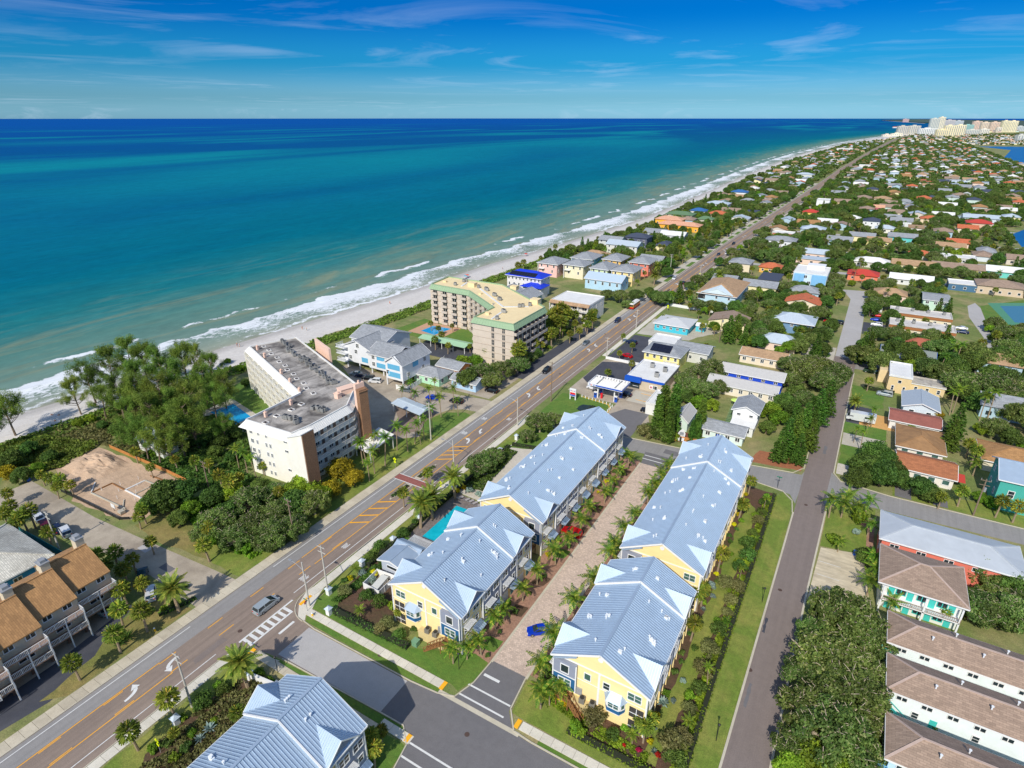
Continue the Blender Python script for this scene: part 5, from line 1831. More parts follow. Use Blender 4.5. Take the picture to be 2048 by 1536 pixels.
def text_part(body,size,parent,loc,rot,m,name='lettering',depth=0.012):
 cu=bpy.data.curves.new('lettering','FONT')
 cu.body=body
 cu.size=size
 cu.extrude=depth
 cu.align_x,cu.align_y='CENTER','CENTER'
 ob=bpy.data.objects.new('lettering',cu)
 COL.objects.link(ob)
 dg=bpy.context.evaluated_depsgraph_get()
 me=bpy.data.meshes.new_from_object(ob.evaluated_get(dg))
 bpy.data.objects.remove(ob)
 bpy.data.curves.remove(cu)
 me.materials.clear()
 me.materials.append(m)
 o=place(name,me,parent,loc)
 o.rotation_euler=rot
 return o
SIGNBLUE=mat('sign_blue',lin((20,84,186)),0.5,0.04)
SIGNRED=mat('sign_red',lin((214,30,44)),0.5,0.04)
def sign_word(parent,loc,rot,size):
 text_part('M   bil',size,parent,loc,rot,SIGNBLUE,'lettering',0.03)
 R=Matrix.Rotation(rot[2],3,'Z')@Matrix.Rotation(rot[0],3,'X')
 v=R@Vector((-size*0.28,0,0.0))
 text_part('o',size*1.05,parent,(loc[0]+v.x,loc[1]+v.y,loc[2]+v.z),rot,SIGNRED,'lettering',0.035)
POSTS=[]
def gas_station():
 root=thing('fuel_canopy','white fuel pump canopy with blue fascia and open ribbed top','canopy',(-64,171.3,0))
 w,d=11.6,7.2
 dk=MB()
 dk.box(-w/2,-d/2,4.7,w/2,d/2,4.9)
 dk.ob('deck',ROOFWHITE,root)
 fb=MB()
 t=0.16
 for x0,y0,x1,y1 in((-w/2-t,-d/2-t,w/2+t,-d/2),(-w/2-t,d/2,w/2+t,d/2+t),(-w/2-t,-d/2,-w/2,d/2),(w/2,-d/2,w/2+t,d/2)):
  fb.box(x0,y0,4.6,x1,y1,5.55)
 fo=fb.ob('fascia',mat('white_fascia',lin((232,232,232)),0.5,0.03),root)
 sb=MB()
 sb.box(-w/2+2.6,-d/2-t-0.03,4.75,w/2+t+0.03,-d/2-t,5.25)
 sb.box(w/2+t,-d/2-t,4.75,w/2+t+0.03,d/2+t,5.25)
 sb.ob('blue_band',SIGNBLUE,fo)
 sign_word(fo,(-w/2+1.35,-d/2-t-0.04,5.05),(math.pi/2,0,0),0.85)
 for i in range(11):
  p=MB()
  y=-d/2+0.5+i*(d-1.0)/10
  p.box(-w/2,y-0.07,4.92,w/2,y+0.07,5.12)
  p.ob('purlin',ROOFWHITE,root)
 for i in range(12):
  p=MB()
  x=-w/2+0.4+i*(w-0.8)/11
  p.box(x-0.04,d/2-0.9,4.93,x+0.04,d/2,5.5)
  p.ob('brace',GREYMETAL,root)
 for x in(-w/6-1.2,w/6+1.2):
  b=MB()
  b.box(x-0.12,-d/2,5.14,x+0.12,d/2,5.4)
  b.ob('beam',GREYMETAL,root)
 for x in(-2.9,2.9):
  for y in(-2.0,2.0):
   c=MB()
   c.box(x-0.18,y-0.18,0,x+0.18,y+0.18,4.7)
   c.ob('column',WHITE,root)
 LANDMARKS.append(('the fuel canopy',-64,171))
 FOOT.append((-72,166,-57,176))
 for k,(x,y)in enumerate(((-67.6,169.0),(-67.2,173),(-60.4,169.0),(-60.2,173))):
  pr=thing('fuel_pump','%s fuel pump under the %s end of the white canopy'%(('blue','blue','blue','blue')[k],('near left','far left','near right','far right')[k]),'fuel pump',(x,y,0),0,'fuel pumps under the canopy')
  b=MB()
  b.box(-0.45,-0.3,0.1,0.45,0.3,1.9)
  b.ob('pump_body',SIGNBLUE,pr)
  b=MB()
  b.box(-0.5,-0.34,1.9,0.5,0.34,2.2)
  b.ob('pump_head',WHITE,pr)
  b=MB()
  b.box(-0.3,-0.34,1.1,0.3,-0.3,1.6)
  b.ob('display',BLACK,pr)
 tag(MB().box(-0.3,-0.3,0,0.3,0.3,1.6).box(-0.35,-0.35,1.6,0.35,0.35,1.75).ob('bollard_bin',SIGNRED,None,(-65.6,169.6,0)),'small red bin on the pump island under the canopy','bin')
 st=house('gas_shop','flat white-roofed gas station shop with blue fascia band and tan walls','shop',-62,183,-49,200.5,3.7,'flat',0,(196,182,158),ROOFWHITE,0.15,[(0,2,1.6,2.0,1.2,'slider')],None,short='the gas station shop')
 b=MB()
 b.box(-6.85,-10.2,2.75,-1.2,-8.78,4.35)
 b.ob('entry_canopy',SIGNBLUE,st)
 b=MB()
 b.box(-1.18,-8.98,3.2,6.7,-8.8,4.1)
 b.box(-6.85,-8.7,3.2,-6.72,8.9,4.1)
 b.ob('blue_fascia',SIGNBLUE,st)
 b=MB()
 b.box(-5.8,-8.85,0.1,-1.8,-8.76,2.6)
 b.ob('shopfront',GLASS,st)
 b=MB()
 b.box(1.6,-8.9,1.0,2.9,-8.8,2.2)
 po=b.ob('poster',WHITE,st)
 b=MB()
 b.box(1.85,-8.93,1.25,2.65,-8.9,1.95)
 b.ob('poster_print',mat('poster_print',lin((190,120,130)),0.6,0.3,3),po)
 for x,y in((-1.5,3),(3.6,1.4),(2.5,-4.5)):
  rooftop_unit(st,x,y,3.95,0.2,1.5)
 sg=thing('price_sign','white roadside fuel sign on two white posts with blue and red panels','sign',(-73.4,163.8,0))
 for x in(-0.95,0.95):
  b=MB()
  b.box(x-0.16,-0.16,0,x+0.16,0.16,2.3)
  b.ob('post',WHITE,sg)
 b=MB()
 b.box(-1.12,-0.2,1.2,1.12,0.2,3.9)
 bo=b.ob('sign_board',WHITE,sg)
 b=MB()
 b.box(-0.95,-0.23,1.9,0.95,-0.2,2.6)
 b.ob('red_panel',SIGNRED,bo)
 b=MB()
 b.box(-0.95,-0.23,1.35,0.95,-0.2,1.85)
 b.ob('blue_panel',SIGNBLUE,bo)
 sign_word(bo,(0,-0.22,3.2),(math.pi/2,0,0),0.72)
 LANDMARKS.append(('the fuel price sign',-73.4,163.8))
 pm=MB().box(-0.11,-0.11,0,0.11,0.11,0.85).mesh('bollard',[WHITE])
 pts=[(-71.5+i*1.3,167.0-i*0.14)for i in range(9)]+[(-60.0,165.0-i*1.3)for i in range(5)]
 for i,(x,y)in enumerate(pts):
  POSTS.append((tag(place('bollard',pm,None,(x,y,0)),None,'bollard','white posts along the gas station lawn'),'short white lawn post',x,y,0))
 panel_fence('low_fence','low white fence between the gas station and the yellow solar house lot',[(-78,203.4),(-62.5,203.2)],1.1,WHITE,2.0)
gas_station()
ys_=house('yellow_solar_house','pale yellow two storey house with grey roof carrying dark solar panels','house',-63.5,204.8,-50.4,215.6,5.8,'hip',2.4,(240,226,140),ROOFGREY,0.7,[(0,5,4.3,0.9,1.1,'sash'),(0,3,1.6,0.9,1.1,'sash')],short='the yellow solar house')
for i in range(6):
 for j in range(2):
  s=MB()
  k=2.4/6.1
  y0=-5.2+j*2.0
  z=6.0+(y0+6.1)*k+0.05
  s.slab([(-4.6+i*1.25,y0,z),(-3.4+i*1.25,y0,z),(-3.4+i*1.25,y0+1.9,z+1.9*k),(-4.6+i*1.25,y0+1.9,z+1.9*k)],0.07)
  s.ob('solar_panel',SOLAR,ys_)
b=MB()
b.box(1.2,-6.6,2.9,6.2,-5.4,3.1)
bo=b.ob('balcony',WHITE,ys_)
railing(bo,(1.2,-6.55),(6.2,-6.55),3.1,1.0,0.4)
house('flat_roof_shop','white flat-roofed building just behind the yellow solar house','building',-66,217,-56,227,5.2,'flat',0,(222,224,224),ROOFWHITE,0.1,[(270,3,3.6,1.2,1.2,'slider')])
house('grey_roof_annex','grey roofed building right of the white flat roof behind the yellow house','building',-55.5,216.5,-43,226,4.4,'gx',1.8,(206,206,200),ROOFGREY,0.5,[(0,3,2.2,1.0,1.1,'sash')])
tq=house('turquoise_house','low turquoise house with pale grey hip roof beside the beach road','house',-73,246.5,-58.6,259.5,3.4,'hip',1.5,(64,186,206),mat('pale_grey_shingle',lin((196,198,198)),0.85,0.08,1.5),0.7,[(0,5,1.9,1.0,0.9,'slider'),(90,2,1.9,1.0,0.9,'slider')],short='the turquoise house')
tag(house('garden_shed','tiny turquoise shed with white roof right of the turquoise house','shed',-57,254,-53.4,257.4,2.6,'gx',0.8,(80,190,208),ROOFWHITE,0.2,[(0,1,1.4,0.9,0.9,'sash')]))
tl=house('tan_roof_apartments','light blue two storey apartments with broad tan hip roof and pediment','apartments',-66.8,293.5,-49.2,325,7.0,'hip',3.6,(188,216,228),ROOFTAN,0.8,[(0,3,5.4,0.9,1.1,'sash'),(0,3,2.0,0.9,1.1,'sash'),(90,5,5.2,0.9,1.1,'sash')],short='the tan-roofed light blue apartments')
g=MB()
g.slab([(-7.0,-16.7,7.3),(7.0,-16.7,7.3),(0,-16.7,9.8)],0.05)
g.poly([(-7.0,-16.75,7.3),(7.0,-16.75,7.3),(0,-16.75,9.6)])
g.slab([(0,-16.9,9.9),(-7.6,-16.9,7.2),(-7.6,-13,7.4),(0,-8,10)],0.2).slab([(7.6,-16.9,7.2),(0,-16.9,9.9),(0,-8,10),(7.6,-13,7.4)],0.2)
g.ob('pediment',paint((214,228,232)),tl)
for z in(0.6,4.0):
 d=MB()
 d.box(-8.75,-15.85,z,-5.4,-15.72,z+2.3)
 d.ob('porch_shade_panel',DARK,tl)  # flat near-black panel painted as the shaded porch recess
house('blue_hip_house','slate blue house with pale metal hip roof and three white windows','house',-29,272,-13,284,5.2,'hip',2.4,(112,148,182),ROOFPALE,0.9,[(0,3,3.8,0.9,1.3,'double'),(90,2,3.8,0.9,1.3,'sash')],short='the slate blue house')
md=house('modern_house','white and sky blue flat-roofed three storey modern house with roof terrace','house',-31.5,354,-15,374,8.6,'flat',0,(206,226,240),ROOFWHITE,0.1,[(0,4,6.9,1.4,1.4,'slider'),(0,3,3.8,1.4,1.4,'slider')],short='the white modern house')
for x,w_ in((-5.2,5.0),(4.6,7.0)):
 b=MB()
 b.box(x-w_/2,-11.3,3.0,x+w_/2,-10.02,8.2)
 b.ob('blue_block',paint((130,186,224)),md)
b=MB()
b.box(-3,1,8.7,6,8,11.0)
b.ob('roof_room',paint((232,234,236)),md)
house('motel_block','long grey-roofed motel wing with bright cobalt blue wall','motel',-35,203,-15,211,4.6,'gx',1.6,(24,74,196),mat('light_shingle',lin((186,184,180)),0.9,0.1,1.5),0.5,[(0,5,3.6,1.0,0.8,'slider')],short='the cobalt blue motel')
house('motel_block','long grey-roofed motel wing with cream wall, below the cobalt blue one','motel',-37,193.5,-15.4,201,3.4,'gx',1.6,(226,216,196),mat('light_shingle',(0,0,0)),0.5,[(0,7,2.0,1.1,1.2,'double')])
wc=house('white_cottage','pale mint cottage with two-tone grey roof near the orange fence','house',-30,160,-19,166.6,3.0,'gx',1.5,(214,232,226),ROOFGREY,0.5,[(0,4,1.7,1.1,1.1,'slider')],short='the pale mint cottage')
door(wc,-1.2,-3.3,0,SIGNBLUE)
w2=house('white_two_storey','white two storey house with grey roof and green outside stairs','house',-24.5,172,-17.5,181,5.4,'gy',1.8,(224,226,224),ROOFGREY,0.5,[(0,2,3.9,1.0,1.1,'sash'),(0,1,1.5,1.4,1.1,'slider')],short='the white two storey house')
st=MB()
for i in range(12):
 st.box(-5.2,-4.6+i*0.62,0.2+i*0.22,-3.9,-4.0+i*0.62,0.28+i*0.22)
st.bar((-5.2,-4.6,1.2),(-5.2,3.0,3.9),0.08,0.1).bar((-3.9,-4.6,1.2),(-3.9,3.0,3.9),0.08,0.1)
st.ob('outside_stair',mat('green_paint',lin((110,140,96)),0.8,0.1),w2)
house('low_extension','low white annex in front of the white two storey house','annex',-23.8,166.8,-17.5,171.5,2.9,'sy',0.7,(222,224,222),ROOFWHITE,0.3,[(0,2,1.6,1.2,1.0,'slider')])
house('gambrel_shed','mint shed with grey rounded roof beside the parked boat','shed',-39,160.5,-34.8,169.5,3.2,'gy',2.2,(206,226,214),mat('light_shingle',(0,0,0)),0.3,[(0,1,2.0,0.9,1.1,'sash')],short='the mint shed')
house('tan_roof_house','low cream house with tan roof behind the cobalt blue motel','house',-33,226.5,-17,235.5,3.2,'gx',1.6,(226,212,190),ROOFTAN,0.5,[(0,5,1.8,1.1,1.2,'slider')],short='the tan-roofed house')
house('side_shop','small white building beside the dark cypresses at the gas station exit','building',-49.4,166,-45.6,177,3.6,'flat',0,(226,226,220),ROOFWHITE,0.1)
panel_fence('wooden_fence','orange stained wooden fence along the north side street near the boat',[(-46.8,153.6),(-38,153.2),(-30.2,154.4)],1.8,FENCEWOOD,2.2)
sheet('boat_yard',wavy(rect(-46,154.6,-31,160),0.3,2,31),0.013,mat('red_mulch',lin((120,74,60)),0.95,0.2,1.5,fine=0.3))
sheet('pine_bed',wavy([(-16,152.4),(-2.8,154.6),(-2.6,164),(-14,160)],0.3,2,32),0.014,mat('pine_straw',lin((156,100,68)),0.95,0.2,1.2,fine=0.3))
lg=house('long_grey_house','long building with pale grey metal roof and coral pink walls','building',15.2,124.8,38.4,134.8,6.0,'hip',1.6,(222,120,100),mat('silver_roof',lin((196,202,206)),0.5,0.05,0.6,metal=0.2,blotch=0.2,bscale=0.3),0.6,[(0,5,4.6,1.5,0.8,'slider'),(270,2,2.4,1.0,1.2,'sash')],short='the coral building')
bk=house('brown_hip_apartments','two storey white and aqua apartments with brown hip roof and shaded balcony','apartments',15.6,110.6,28.0,121.6,6.0,'hip',2.2,(226,228,220),ROOFBROWN,0.8,[],short='the brown hip-roofed apartments')
b=MB()
b.box(-6.1,-7.4,2.9,6.1,-5.5,3.1)
bo=b.ob('balcony',WHITE,bk)
railing(bo,(-6.1,-7.35),(6.1,-7.35),3.1,0.9,0.3,ROOFBROWN)
for x in(-6,0.6,6):
 c=MB()
 c.box(x-0.14,-7.4,0,x+0.14,-7.1,6.0)
 c.ob('post',WHITE,bk)
AQUA=mat('aqua_paint',lin((64,190,180)),0.7,0.05)
for z in(0.0,3.1):
 for x in(-4.6,-1.6,1.8,4.8):
  door(bk,x,-5.5,0,AQUA,1.0,2.05,z)
 for x in(-3.1,0.2,3.3):
  win(bk,x,-5.5,z+1.4,0,1.4,1.1,'slider',AQUA)
for k,(y0,y1,wall,nm)in enumerate(((95.9,102.5,(230,240,238),'upper'),(85.3,91.9,(232,241,239),'middle'),(72.8,79.6,(190,220,240),'lowest'))):
 r_=house('motel_strip','long brown hip-roofed %s motel strip with %s walls on the right edge'%(nm,('pale mint','mint white','pale blue')[k]),'motel',17.2,y0,40,y1,5.4,'hip',1.9,wall,ROOFBROWN,0.7,[(0,7,3.9,1.3,0.7,'slider'),(0,3,1.7,0.8,1.1,'sash')],group='brown roofed motel strips on the right',short='the %s motel strip'%nm)
 sp=MB()
 sp.box(-12.5,-3.9,2.5,-11.45,-0.4,2.62)
 so=sp.ob('landing',AQUA if k<2 else paint((120,186,226)),r_)
 mm=AQUA if k<2 else paint((120,186,226))
 railing(so,(-12.5,-3.8),(-12.5,-0.4),2.6,0.95,0.25,mm)
 railing(so,(-12.5,-3.85),(-11.4,-3.85),2.6,0.95,0.25,mm)
 stp=MB()
 for i in range(10):
  stp.box(-11.4+i*0.3,-4.9,2.3-i*0.24,-11.1+i*0.3,-3.95,2.36-i*0.24)
 stp.bar((-11.4,-4.9,3.4),(-8.4,-4.9,1.0),0.07,0.1).bar((-11.4,-3.95,3.4),(-8.4,-3.95,1.0),0.07,0.1)
 stp.bar((-11.4,-4.9,2.4),(-8.4,-4.9,0.0),0.07,0.2).bar((-11.4,-3.95,2.4),(-8.4,-3.95,0.0),0.07,0.2)
 for i in range(8):
  stp.box(-11.35+i*0.4,-4.92,2.3-i*0.32,-11.3+i*0.4,-4.88,3.35-i*0.32)
 stp.ob('outside_stair',mm,r_)
 if k==1:
  door(r_,-5.2,-(y1-y0)/2,0,AQUA)
 for q in range(6):
  place('vent_pipe',VENTM,r_,(-6+q*3.4,(-1.6,1.2)[q%2],6.75))
house('brown_roof_house','one storey house with weathered brown hip roof and green-shuttered windows','house',18.6,177,29,190.6,3.2,'hip',1.8,(226,220,206),mat('weathered_brown',lin((160,122,82)),0.9,0.14,1.2,blotch=0.6,bscale=0.3,bcol=lin((126,96,66))),0.7,[(0,3,1.8,1.4,1.2,'slidergreen')],short='the weathered brown-roofed house')
ru=house('rust_roof_house','one storey house with long rust-orange roof below the weathered brown roof','house',18.4,164,30.6,173,3.2,'gx',1.8,(228,222,210),ROOFRUST,0.6,[(0,4,1.7,1.4,1.2,'slidergreen')],short='the rust-roofed house')
aw=MB()
aw.slab([(6.3,-3.6,2.3),(8.6,-3.6,2.3),(8.6,0,2.8),(6.3,0,2.8)],0.06)
aw.ob('red_awning',ROOFRED,ru)
house('golden_roof_house','house with golden-brown hip roof behind the teal house','house',38,179.5,52,191,3.4,'hip',2.2,(226,216,190),ROOFORANGE,0.7,short='the golden-roofed house')
te=house('teal_house','tall teal house with grey metal roof on the right edge','house',38.2,160,54,171,8.2,'gx',2.6,(70,170,156),METAL,0.6,[(270,2,6.8,1.0,1.4,'double'),(0,3,4.6,1.1,1.7,'sash'),(270,2,3.4,1.0,1.4,'sash')],short='the teal house')
gy_=house('grey_gable_house','small house with blue-grey gabled roof beside the ochre drive','house',20,205.5,29,217,3.6,'gy',1.8,(206,216,222),mat('bluegrey_shingle',lin((160,172,184)),0.9,0.08,1.5),0.6,[(0,2,2.0,1.2,1.2,'sash'),(270,2,2.0,1.0,1.1,'sash')],short='the blue-grey gabled house')
house('red_roof_cottage','low white house with dull red roof between ochre drive and brown-roofed house','house',16.6,194,29,202.6,2.9,'gx',1.2,(224,222,216),mat('dull_red_shingle',lin((150,92,80)),0.9,0.12,1.5,blotch=0.4,bscale=0.3),0.5,[(0,3,1.6,1.1,1.0,'slider')])
tn=house('tan_block_house','sand coloured two storey block with white flat roof at the corner','house',15.5,224,22,238,5.8,'flat',0,(222,196,146),ROOFWHITE,0.15,[(0,2,1.7,0.6,1.6,'sash'),(0,1,4.2,0.9,0.9,'plain')],short='the sand coloured block')
b=MB()
b.box(-6.0,1.0,0,-3.3,6.8,4.6)
b.ob('side_block',paint((226,202,156)),tn)
house('stained_flat_house','low sand coloured wing with stained white flat roof','house',22.3,227.3,32,233.6,3.2,'flat',0,(222,198,150),mat('stained_membrane',lin((190,184,172)),0.9,0.15,0.8,blotch=0.8,bscale=0.4,bcol=lin((126,120,112))),0.2,[(0,3,1.6,0.8,1.3,'sash')])
for k,(y0,y1)in enumerate(((292.5,302.5),(313.5,323.5))):
 r_=house('flat_motel','%s flat white-roofed motel block with brown fascia beside the small car lot'%('front','rear')[k],'motel',15.2,y0,38.6,y1,4.2,'flat',0,(226,214,186),mat('stained_white_roof',lin((208,204,198)),0.85,0.08,0.8,blotch=0.5,bscale=0.25,bcol=lin((170,164,156))),0.2,[(0,6,2.2,1.0,0.7,'slider')],None,group='flat roofed motel blocks',short='the %s flat motel'%('front','rear')[k])
 f=MB()
 f.box(-12,-5.35,3.2,12,-5.22,4.3)
 f.ob('brown_fascia',mat('brown_fascia',lin((160,104,60)),0.8,0.1),r_)
 for i in range(4):
  rooftop_unit(r_,-9+i*6,1.0,4.45,0.1,1.2)
house('mint_two_storey','mint green two storey house with grey flat-pitched roof behind the flat motels','house',28.6,340,38.6,355,5.6,'gx',1.2,(198,226,206),ROOFGREY,0.5,[(0,3,4.4,1.2,1.0,'slider'),(0,2,1.6,1.2,1.0,'slider')],short='the mint two storey house')
house('rust_hip_house','house with rust-red hip roof in front of the flat motels','house',20,269,31.5,279,3.6,'hip',2.0,(226,214,196),mat('rust_red_shingle',lin((170,96,74)),0.9,0.1,1.5),0.6,[(0,3,1.8,1.0,1.1,'sash')],short='the rust-red hip roof')
gd=house('grey_blue_trim_house','grey-roofed house with blue trimmed gable below the rust-red hip roof','house',13,254.5,30,264,3.2,'gx',2.2,(206,222,226),mat('green_grey_shingle',lin((126,134,130)),0.9,0.1,1.5),0.6,[(0,4,1.8,1.0,1.1,'sash')],SIGNBLUE,short='the blue-trimmed grey house')
def leafmat(name,a,b,c=None,rough=0.6,objrand=0.22):
 m=bpy.data.materials.new(name)
 m.use_nodes=True
 nt=m.node_tree
 n,l=nt.nodes,nt.links
 bs=n['Principled BSDF']
 bs.inputs['Roughness'].default_value=rough
 bs.inputs['Specular IOR Level'].default_value=0.25
 geo=n.new('ShaderNodeNewGeometry')
 r=n.new('ShaderNodeValToRGB')
 e=r.color_ramp.elements
 e[0].color,e[1].color=(*lin(a),1),(*lin(b),1)
 if c:
  e[1].position=0.9
  k=e.new(1.0)
  k.color=(*lin(c),1)
 l.new(geo.outputs['Random Per Island'],r.inputs[0])
 oi=n.new('ShaderNodeObjectInfo')
 hs=n.new('ShaderNodeHueSaturation')
 m1=n.new('ShaderNodeMapRange')
 m1.inputs['To Min'].default_value,m1.inputs['To Max'].default_value=1-objrand,1+objrand
 l.new(oi.outputs['Random'],m1.inputs[0])
 m2=n.new('ShaderNodeMath')
 m2.operation='MULTIPLY_ADD'
 fr=n.new('ShaderNodeMath')
 fr.operation='FRACT'
 m3=n.new('ShaderNodeMath')
 m3.operation='MULTIPLY'
 m3.inputs[1].default_value=7.31
 l.new(oi.outputs['Random'],m3.inputs[0])
 l.new(m3.outputs[0],fr.inputs[0])
 l.new(fr.outputs[0],m2.inputs[0])
 m2.inputs[1].default_value,m2.inputs[2].default_value=0.05,0.475
 l.new(m2.outputs[0],hs.inputs['Hue'])
 l.new(m1.outputs[0],hs.inputs['Value'])
 l.new(r.outputs[0],hs.inputs['Color'])
 nz=n.new('ShaderNodeTexNoise')
 nz.inputs['Scale'].default_value=0.45
 nz.inputs['Detail'].default_value=3
 l.new(geo.outputs['Position'],nz.inputs['Vector'])
 nr=n.new('ShaderNodeMapRange')
 nr.inputs['From Min'].default_value,nr.inputs['From Max'].default_value=0.3,0.7
 nr.inputs['To Min'].default_value,nr.inputs['To Max'].default_value=0.55,1.38
 l.new(nz.outputs[0],nr.inputs[0])
 vs=n.new('ShaderNodeVectorMath')
 vs.operation='SCALE'
 l.new(hs.outputs[0],vs.inputs[0])
 l.new(nr.outputs[0],vs.inputs['Scale'])
 hs=vs
 l.new(hs.outputs[0],bs.inputs['Base Color'])
 tr=n.new('ShaderNodeBsdfTranslucent')
 l.new(hs.outputs[0],tr.inputs[0])
 ms=n.new('ShaderNodeMixShader')
 ms.inputs[0].default_value=0.38
 l.new(bs.outputs[0],ms.inputs[1])
 l.new(tr.outputs[0],ms.inputs[2])
 l.new(ms.outputs[0],n['Material Output'].inputs[0])
 return m
LF_OAK=leafmat('oak_leaf',(74,100,42),(130,152,76),(170,172,112))
LF_DARK=leafmat('dark_leaf',(60,90,36),(116,146,64))
LF_BRIGHT=leafmat('bright_leaf',(86,126,28),(146,178,54))
LF_PINE=leafmat('pine_needle',(60,96,30),(114,148,56))
LF_CAS=leafmat('beach_pine_needle',(84,114,38),(146,166,70))
LF_SABAL=leafmat('sabal_leaf',(90,116,36),(160,168,64),(206,176,70))
LF_PALM=leafmat('palm_leaf',(70,110,30),(136,166,52),(196,186,76))
LF_DATE=leafmat('date_leaf',(92,118,40),(158,172,70),(206,190,80))
LF_YELL=leafmat('yellow_leaf',(180,168,16),(228,210,36),rough=0.5)
LF_GOLD=leafmat('golden_leaf',(126,116,24),(192,168,44))
LF_SILV=leafmat('silver_leaf',(120,146,134),(176,194,184))
LF_OLIVE=leafmat('olive_leaf',(98,104,56),(150,148,92))
LF_RED=leafmat('red_leaf',(160,20,50),(206,40,70))
BARK=mat('bark',lin((120,104,86)),0.95,0.25,2.5,bump=0.5)
PALEBARK=mat('pale_bark',lin((176,162,140)),0.95,0.2,2.5)
BARKP=mat('palm_bark',lin((150,132,106)),0.95,0.2,2.5)
RNG=np.random.default_rng(7)
def quads(name,C,U,V,m):
 N=len(C)
 v=np.empty((N,4,3),np.float32)
 v[:,0],v[:,1],v[:,2],v[:,3]=C-U-V,C+U-V,C+U+V,C-U+V
 me=bpy.data.meshes.new(name)
 me.vertices.add(N*4)
 me.vertices.foreach_set('co',v.ravel())
 me.loops.add(N*4)
 me.loops.foreach_set('vertex_index',np.arange(N*4,dtype=np.int32))
 me.polygons.add(N)
 me.polygons.foreach_set('loop_start',np.arange(0,N*4,4,dtype=np.int32))
 me.materials.append(m)
 me.update(calc_edges=True)
 return me
def unit(a):
 return a/np.maximum(np.linalg.norm(a,axis=-1,keepdims=True),1e-6)
def leaf_cloud(clumps,per,size,outward=0.9,aspect=0.7,shell=0.45,flat=1.0):
 Cs,Us,Vs=[],[],[]
 for c,r in clumps:
  r=np.array(r if hasattr(r,'__len__')else(r,r,r*flat))
  n=per
  d=unit(RNG.normal(size=(n,3)))
  rad=shell+(1-shell)*RNG.random((n,1))**0.6
  p=np.array(c)+d*rad*r
  nn=unit(d*outward+RNG.normal(size=(n,3))*0.55+np.array((0,0,0.25)))
  u=unit(np.cross(nn,RNG.normal(size=(n,3))))
  w=np.cross(nn,u)
  s=size*(0.6+0.8*RNG.random((n,1)))
  Cs.append(p)
  Us.append(u*s*0.5)
  Vs.append(w*s*0.5*aspect)
 return np.concatenate(Cs),np.concatenate(Us),np.concatenate(Vs)
PROTO={}
STORE=[]
def store(key,parts,nm):
 PROTO.setdefault(key,[]).append((nm,parts))
def limbs(base_h,tips,r0,n=6,bark=None,twigs=()):
 mb=MB()
 mb.tube([(0,0,-0.1),(0.05,0.03,base_h*0.5),(0,0,base_h)],[r0*1.25,r0,r0*0.9],n)
 for t in tips:
  t=Vector(t)
  mid=Vector((t.x*0.45,t.y*0.45,base_h+(t.z-base_h)*0.6))
  mb.tube([(0,0,base_h-0.1),mid,t],[r0*0.6,r0*0.38,r0*0.12],5)
 rt=random.Random(len(tips))
 for c,r in twigs:
  for q in range(2):
   a,k=rt.uniform(0,6.28),rt.uniform(0.75,1.25)
   p=Vector(c)+Vector((-math.cos(a)*r*.4,-math.sin(a)*r*.4,-r*.2))
   e=Vector(c)+Vector((math.cos(a)*r*k*.8,math.sin(a)*r*k*.8,r*.78*rt.uniform(.6,1.15)))
   mb.tube([p,(p+e)/2+Vector((rt.uniform(-.2,.2),rt.uniform(-.2,.2),.1)),e],[.085,.06,.03],4)
 return mb.mesh('trunk',[bark or BARK])
def broadleaf(key,seed,R,H,m,nclump,per,size,nm,low=0.28,spread=0.62,rc=(0.26,0.42),shell=0.4,limb=9,twig=False):
 rnd=random.Random(seed)
 cl=[]
 for i in range(nclump):
  a=i*2.39996+rnd.uniform(-0.3,0.3)
  u=math.sqrt((i+0.5)/nclump)
  rr=R*spread*1.25*u*rnd.uniform(0.85,1.1)
  z=H*(low+(1-low-0.16)*math.sqrt(max(0,1-(u*0.92)**2))*rnd.uniform(0.82,1.05))
  cl.append(((rr*math.cos(a),rr*math.sin(a),z),R*rnd.uniform(*rc)))
  if u>0.6 and rnd.random()<0.5:
   cl.append(((rr*math.cos(a)*0.9,rr*math.sin(a)*0.9,z*0.62),R*rnd.uniform(*rc)*0.9))
 C,U,V=leaf_cloud(cl,per,size,flat=0.78,shell=shell)
 tips=[c for c,r in rnd.sample(cl,min(len(cl),limb))]
 tm=limbs(H*0.26,tips,R*0.055,bark=m is LF_OAK and PALEBARK or BARK,twigs=[(c,r)for c,r in cl]if twig else())
 store(key,[('trunk',tm),('crown',quads('crown',C,U,V,m))],nm)
for s in range(3):
 broadleaf('oak',10+s,6.0,8.0,LF_OAK,34,260,0.28,'oak_tree',rc=(0.15,0.27),shell=0.25,limb=99,twig=True)
for s in range(2):
 broadleaf('dark',20+s,4.6,7.5,LF_DARK,28,230,0.32,'shade_tree',0.2,0.60,(0.2,0.34),limb=12)
for s in range(2):
 broadleaf('bright',30+s,4.0,6.0,LF_BRIGHT,24,190,0.32,'leafy_tree',0.2,0.60,(0.2,0.36))
broadleaf('gold',41,5.2,9.0,LF_GOLD,22,120,0.42,'golden_tree',0.3,0.62)
broadleaf('olive',43,1.9,2.6,LF_OLIVE,14,110,0.17,'shrub',0.15,0.55)
broadleaf('olive',44,1.9,2.4,LF_DARK,14,110,0.17,'shrub',0.15,0.55)
for k,(m_,nm_)in enumerate(((LF_BRIGHT,'bush'),(LF_DARK,'bush'),(LF_YELL,'yellow_shrub'),(LF_RED,'red_shrub'),(LF_SILV,'silver_shrub'))):
 broadleaf(('bush','dbush','ybush','rbush','sbush')[k],50+k,0.85,1.1,m_,8,60,0.16,nm_,0.15,0.5,(0.32,0.5))
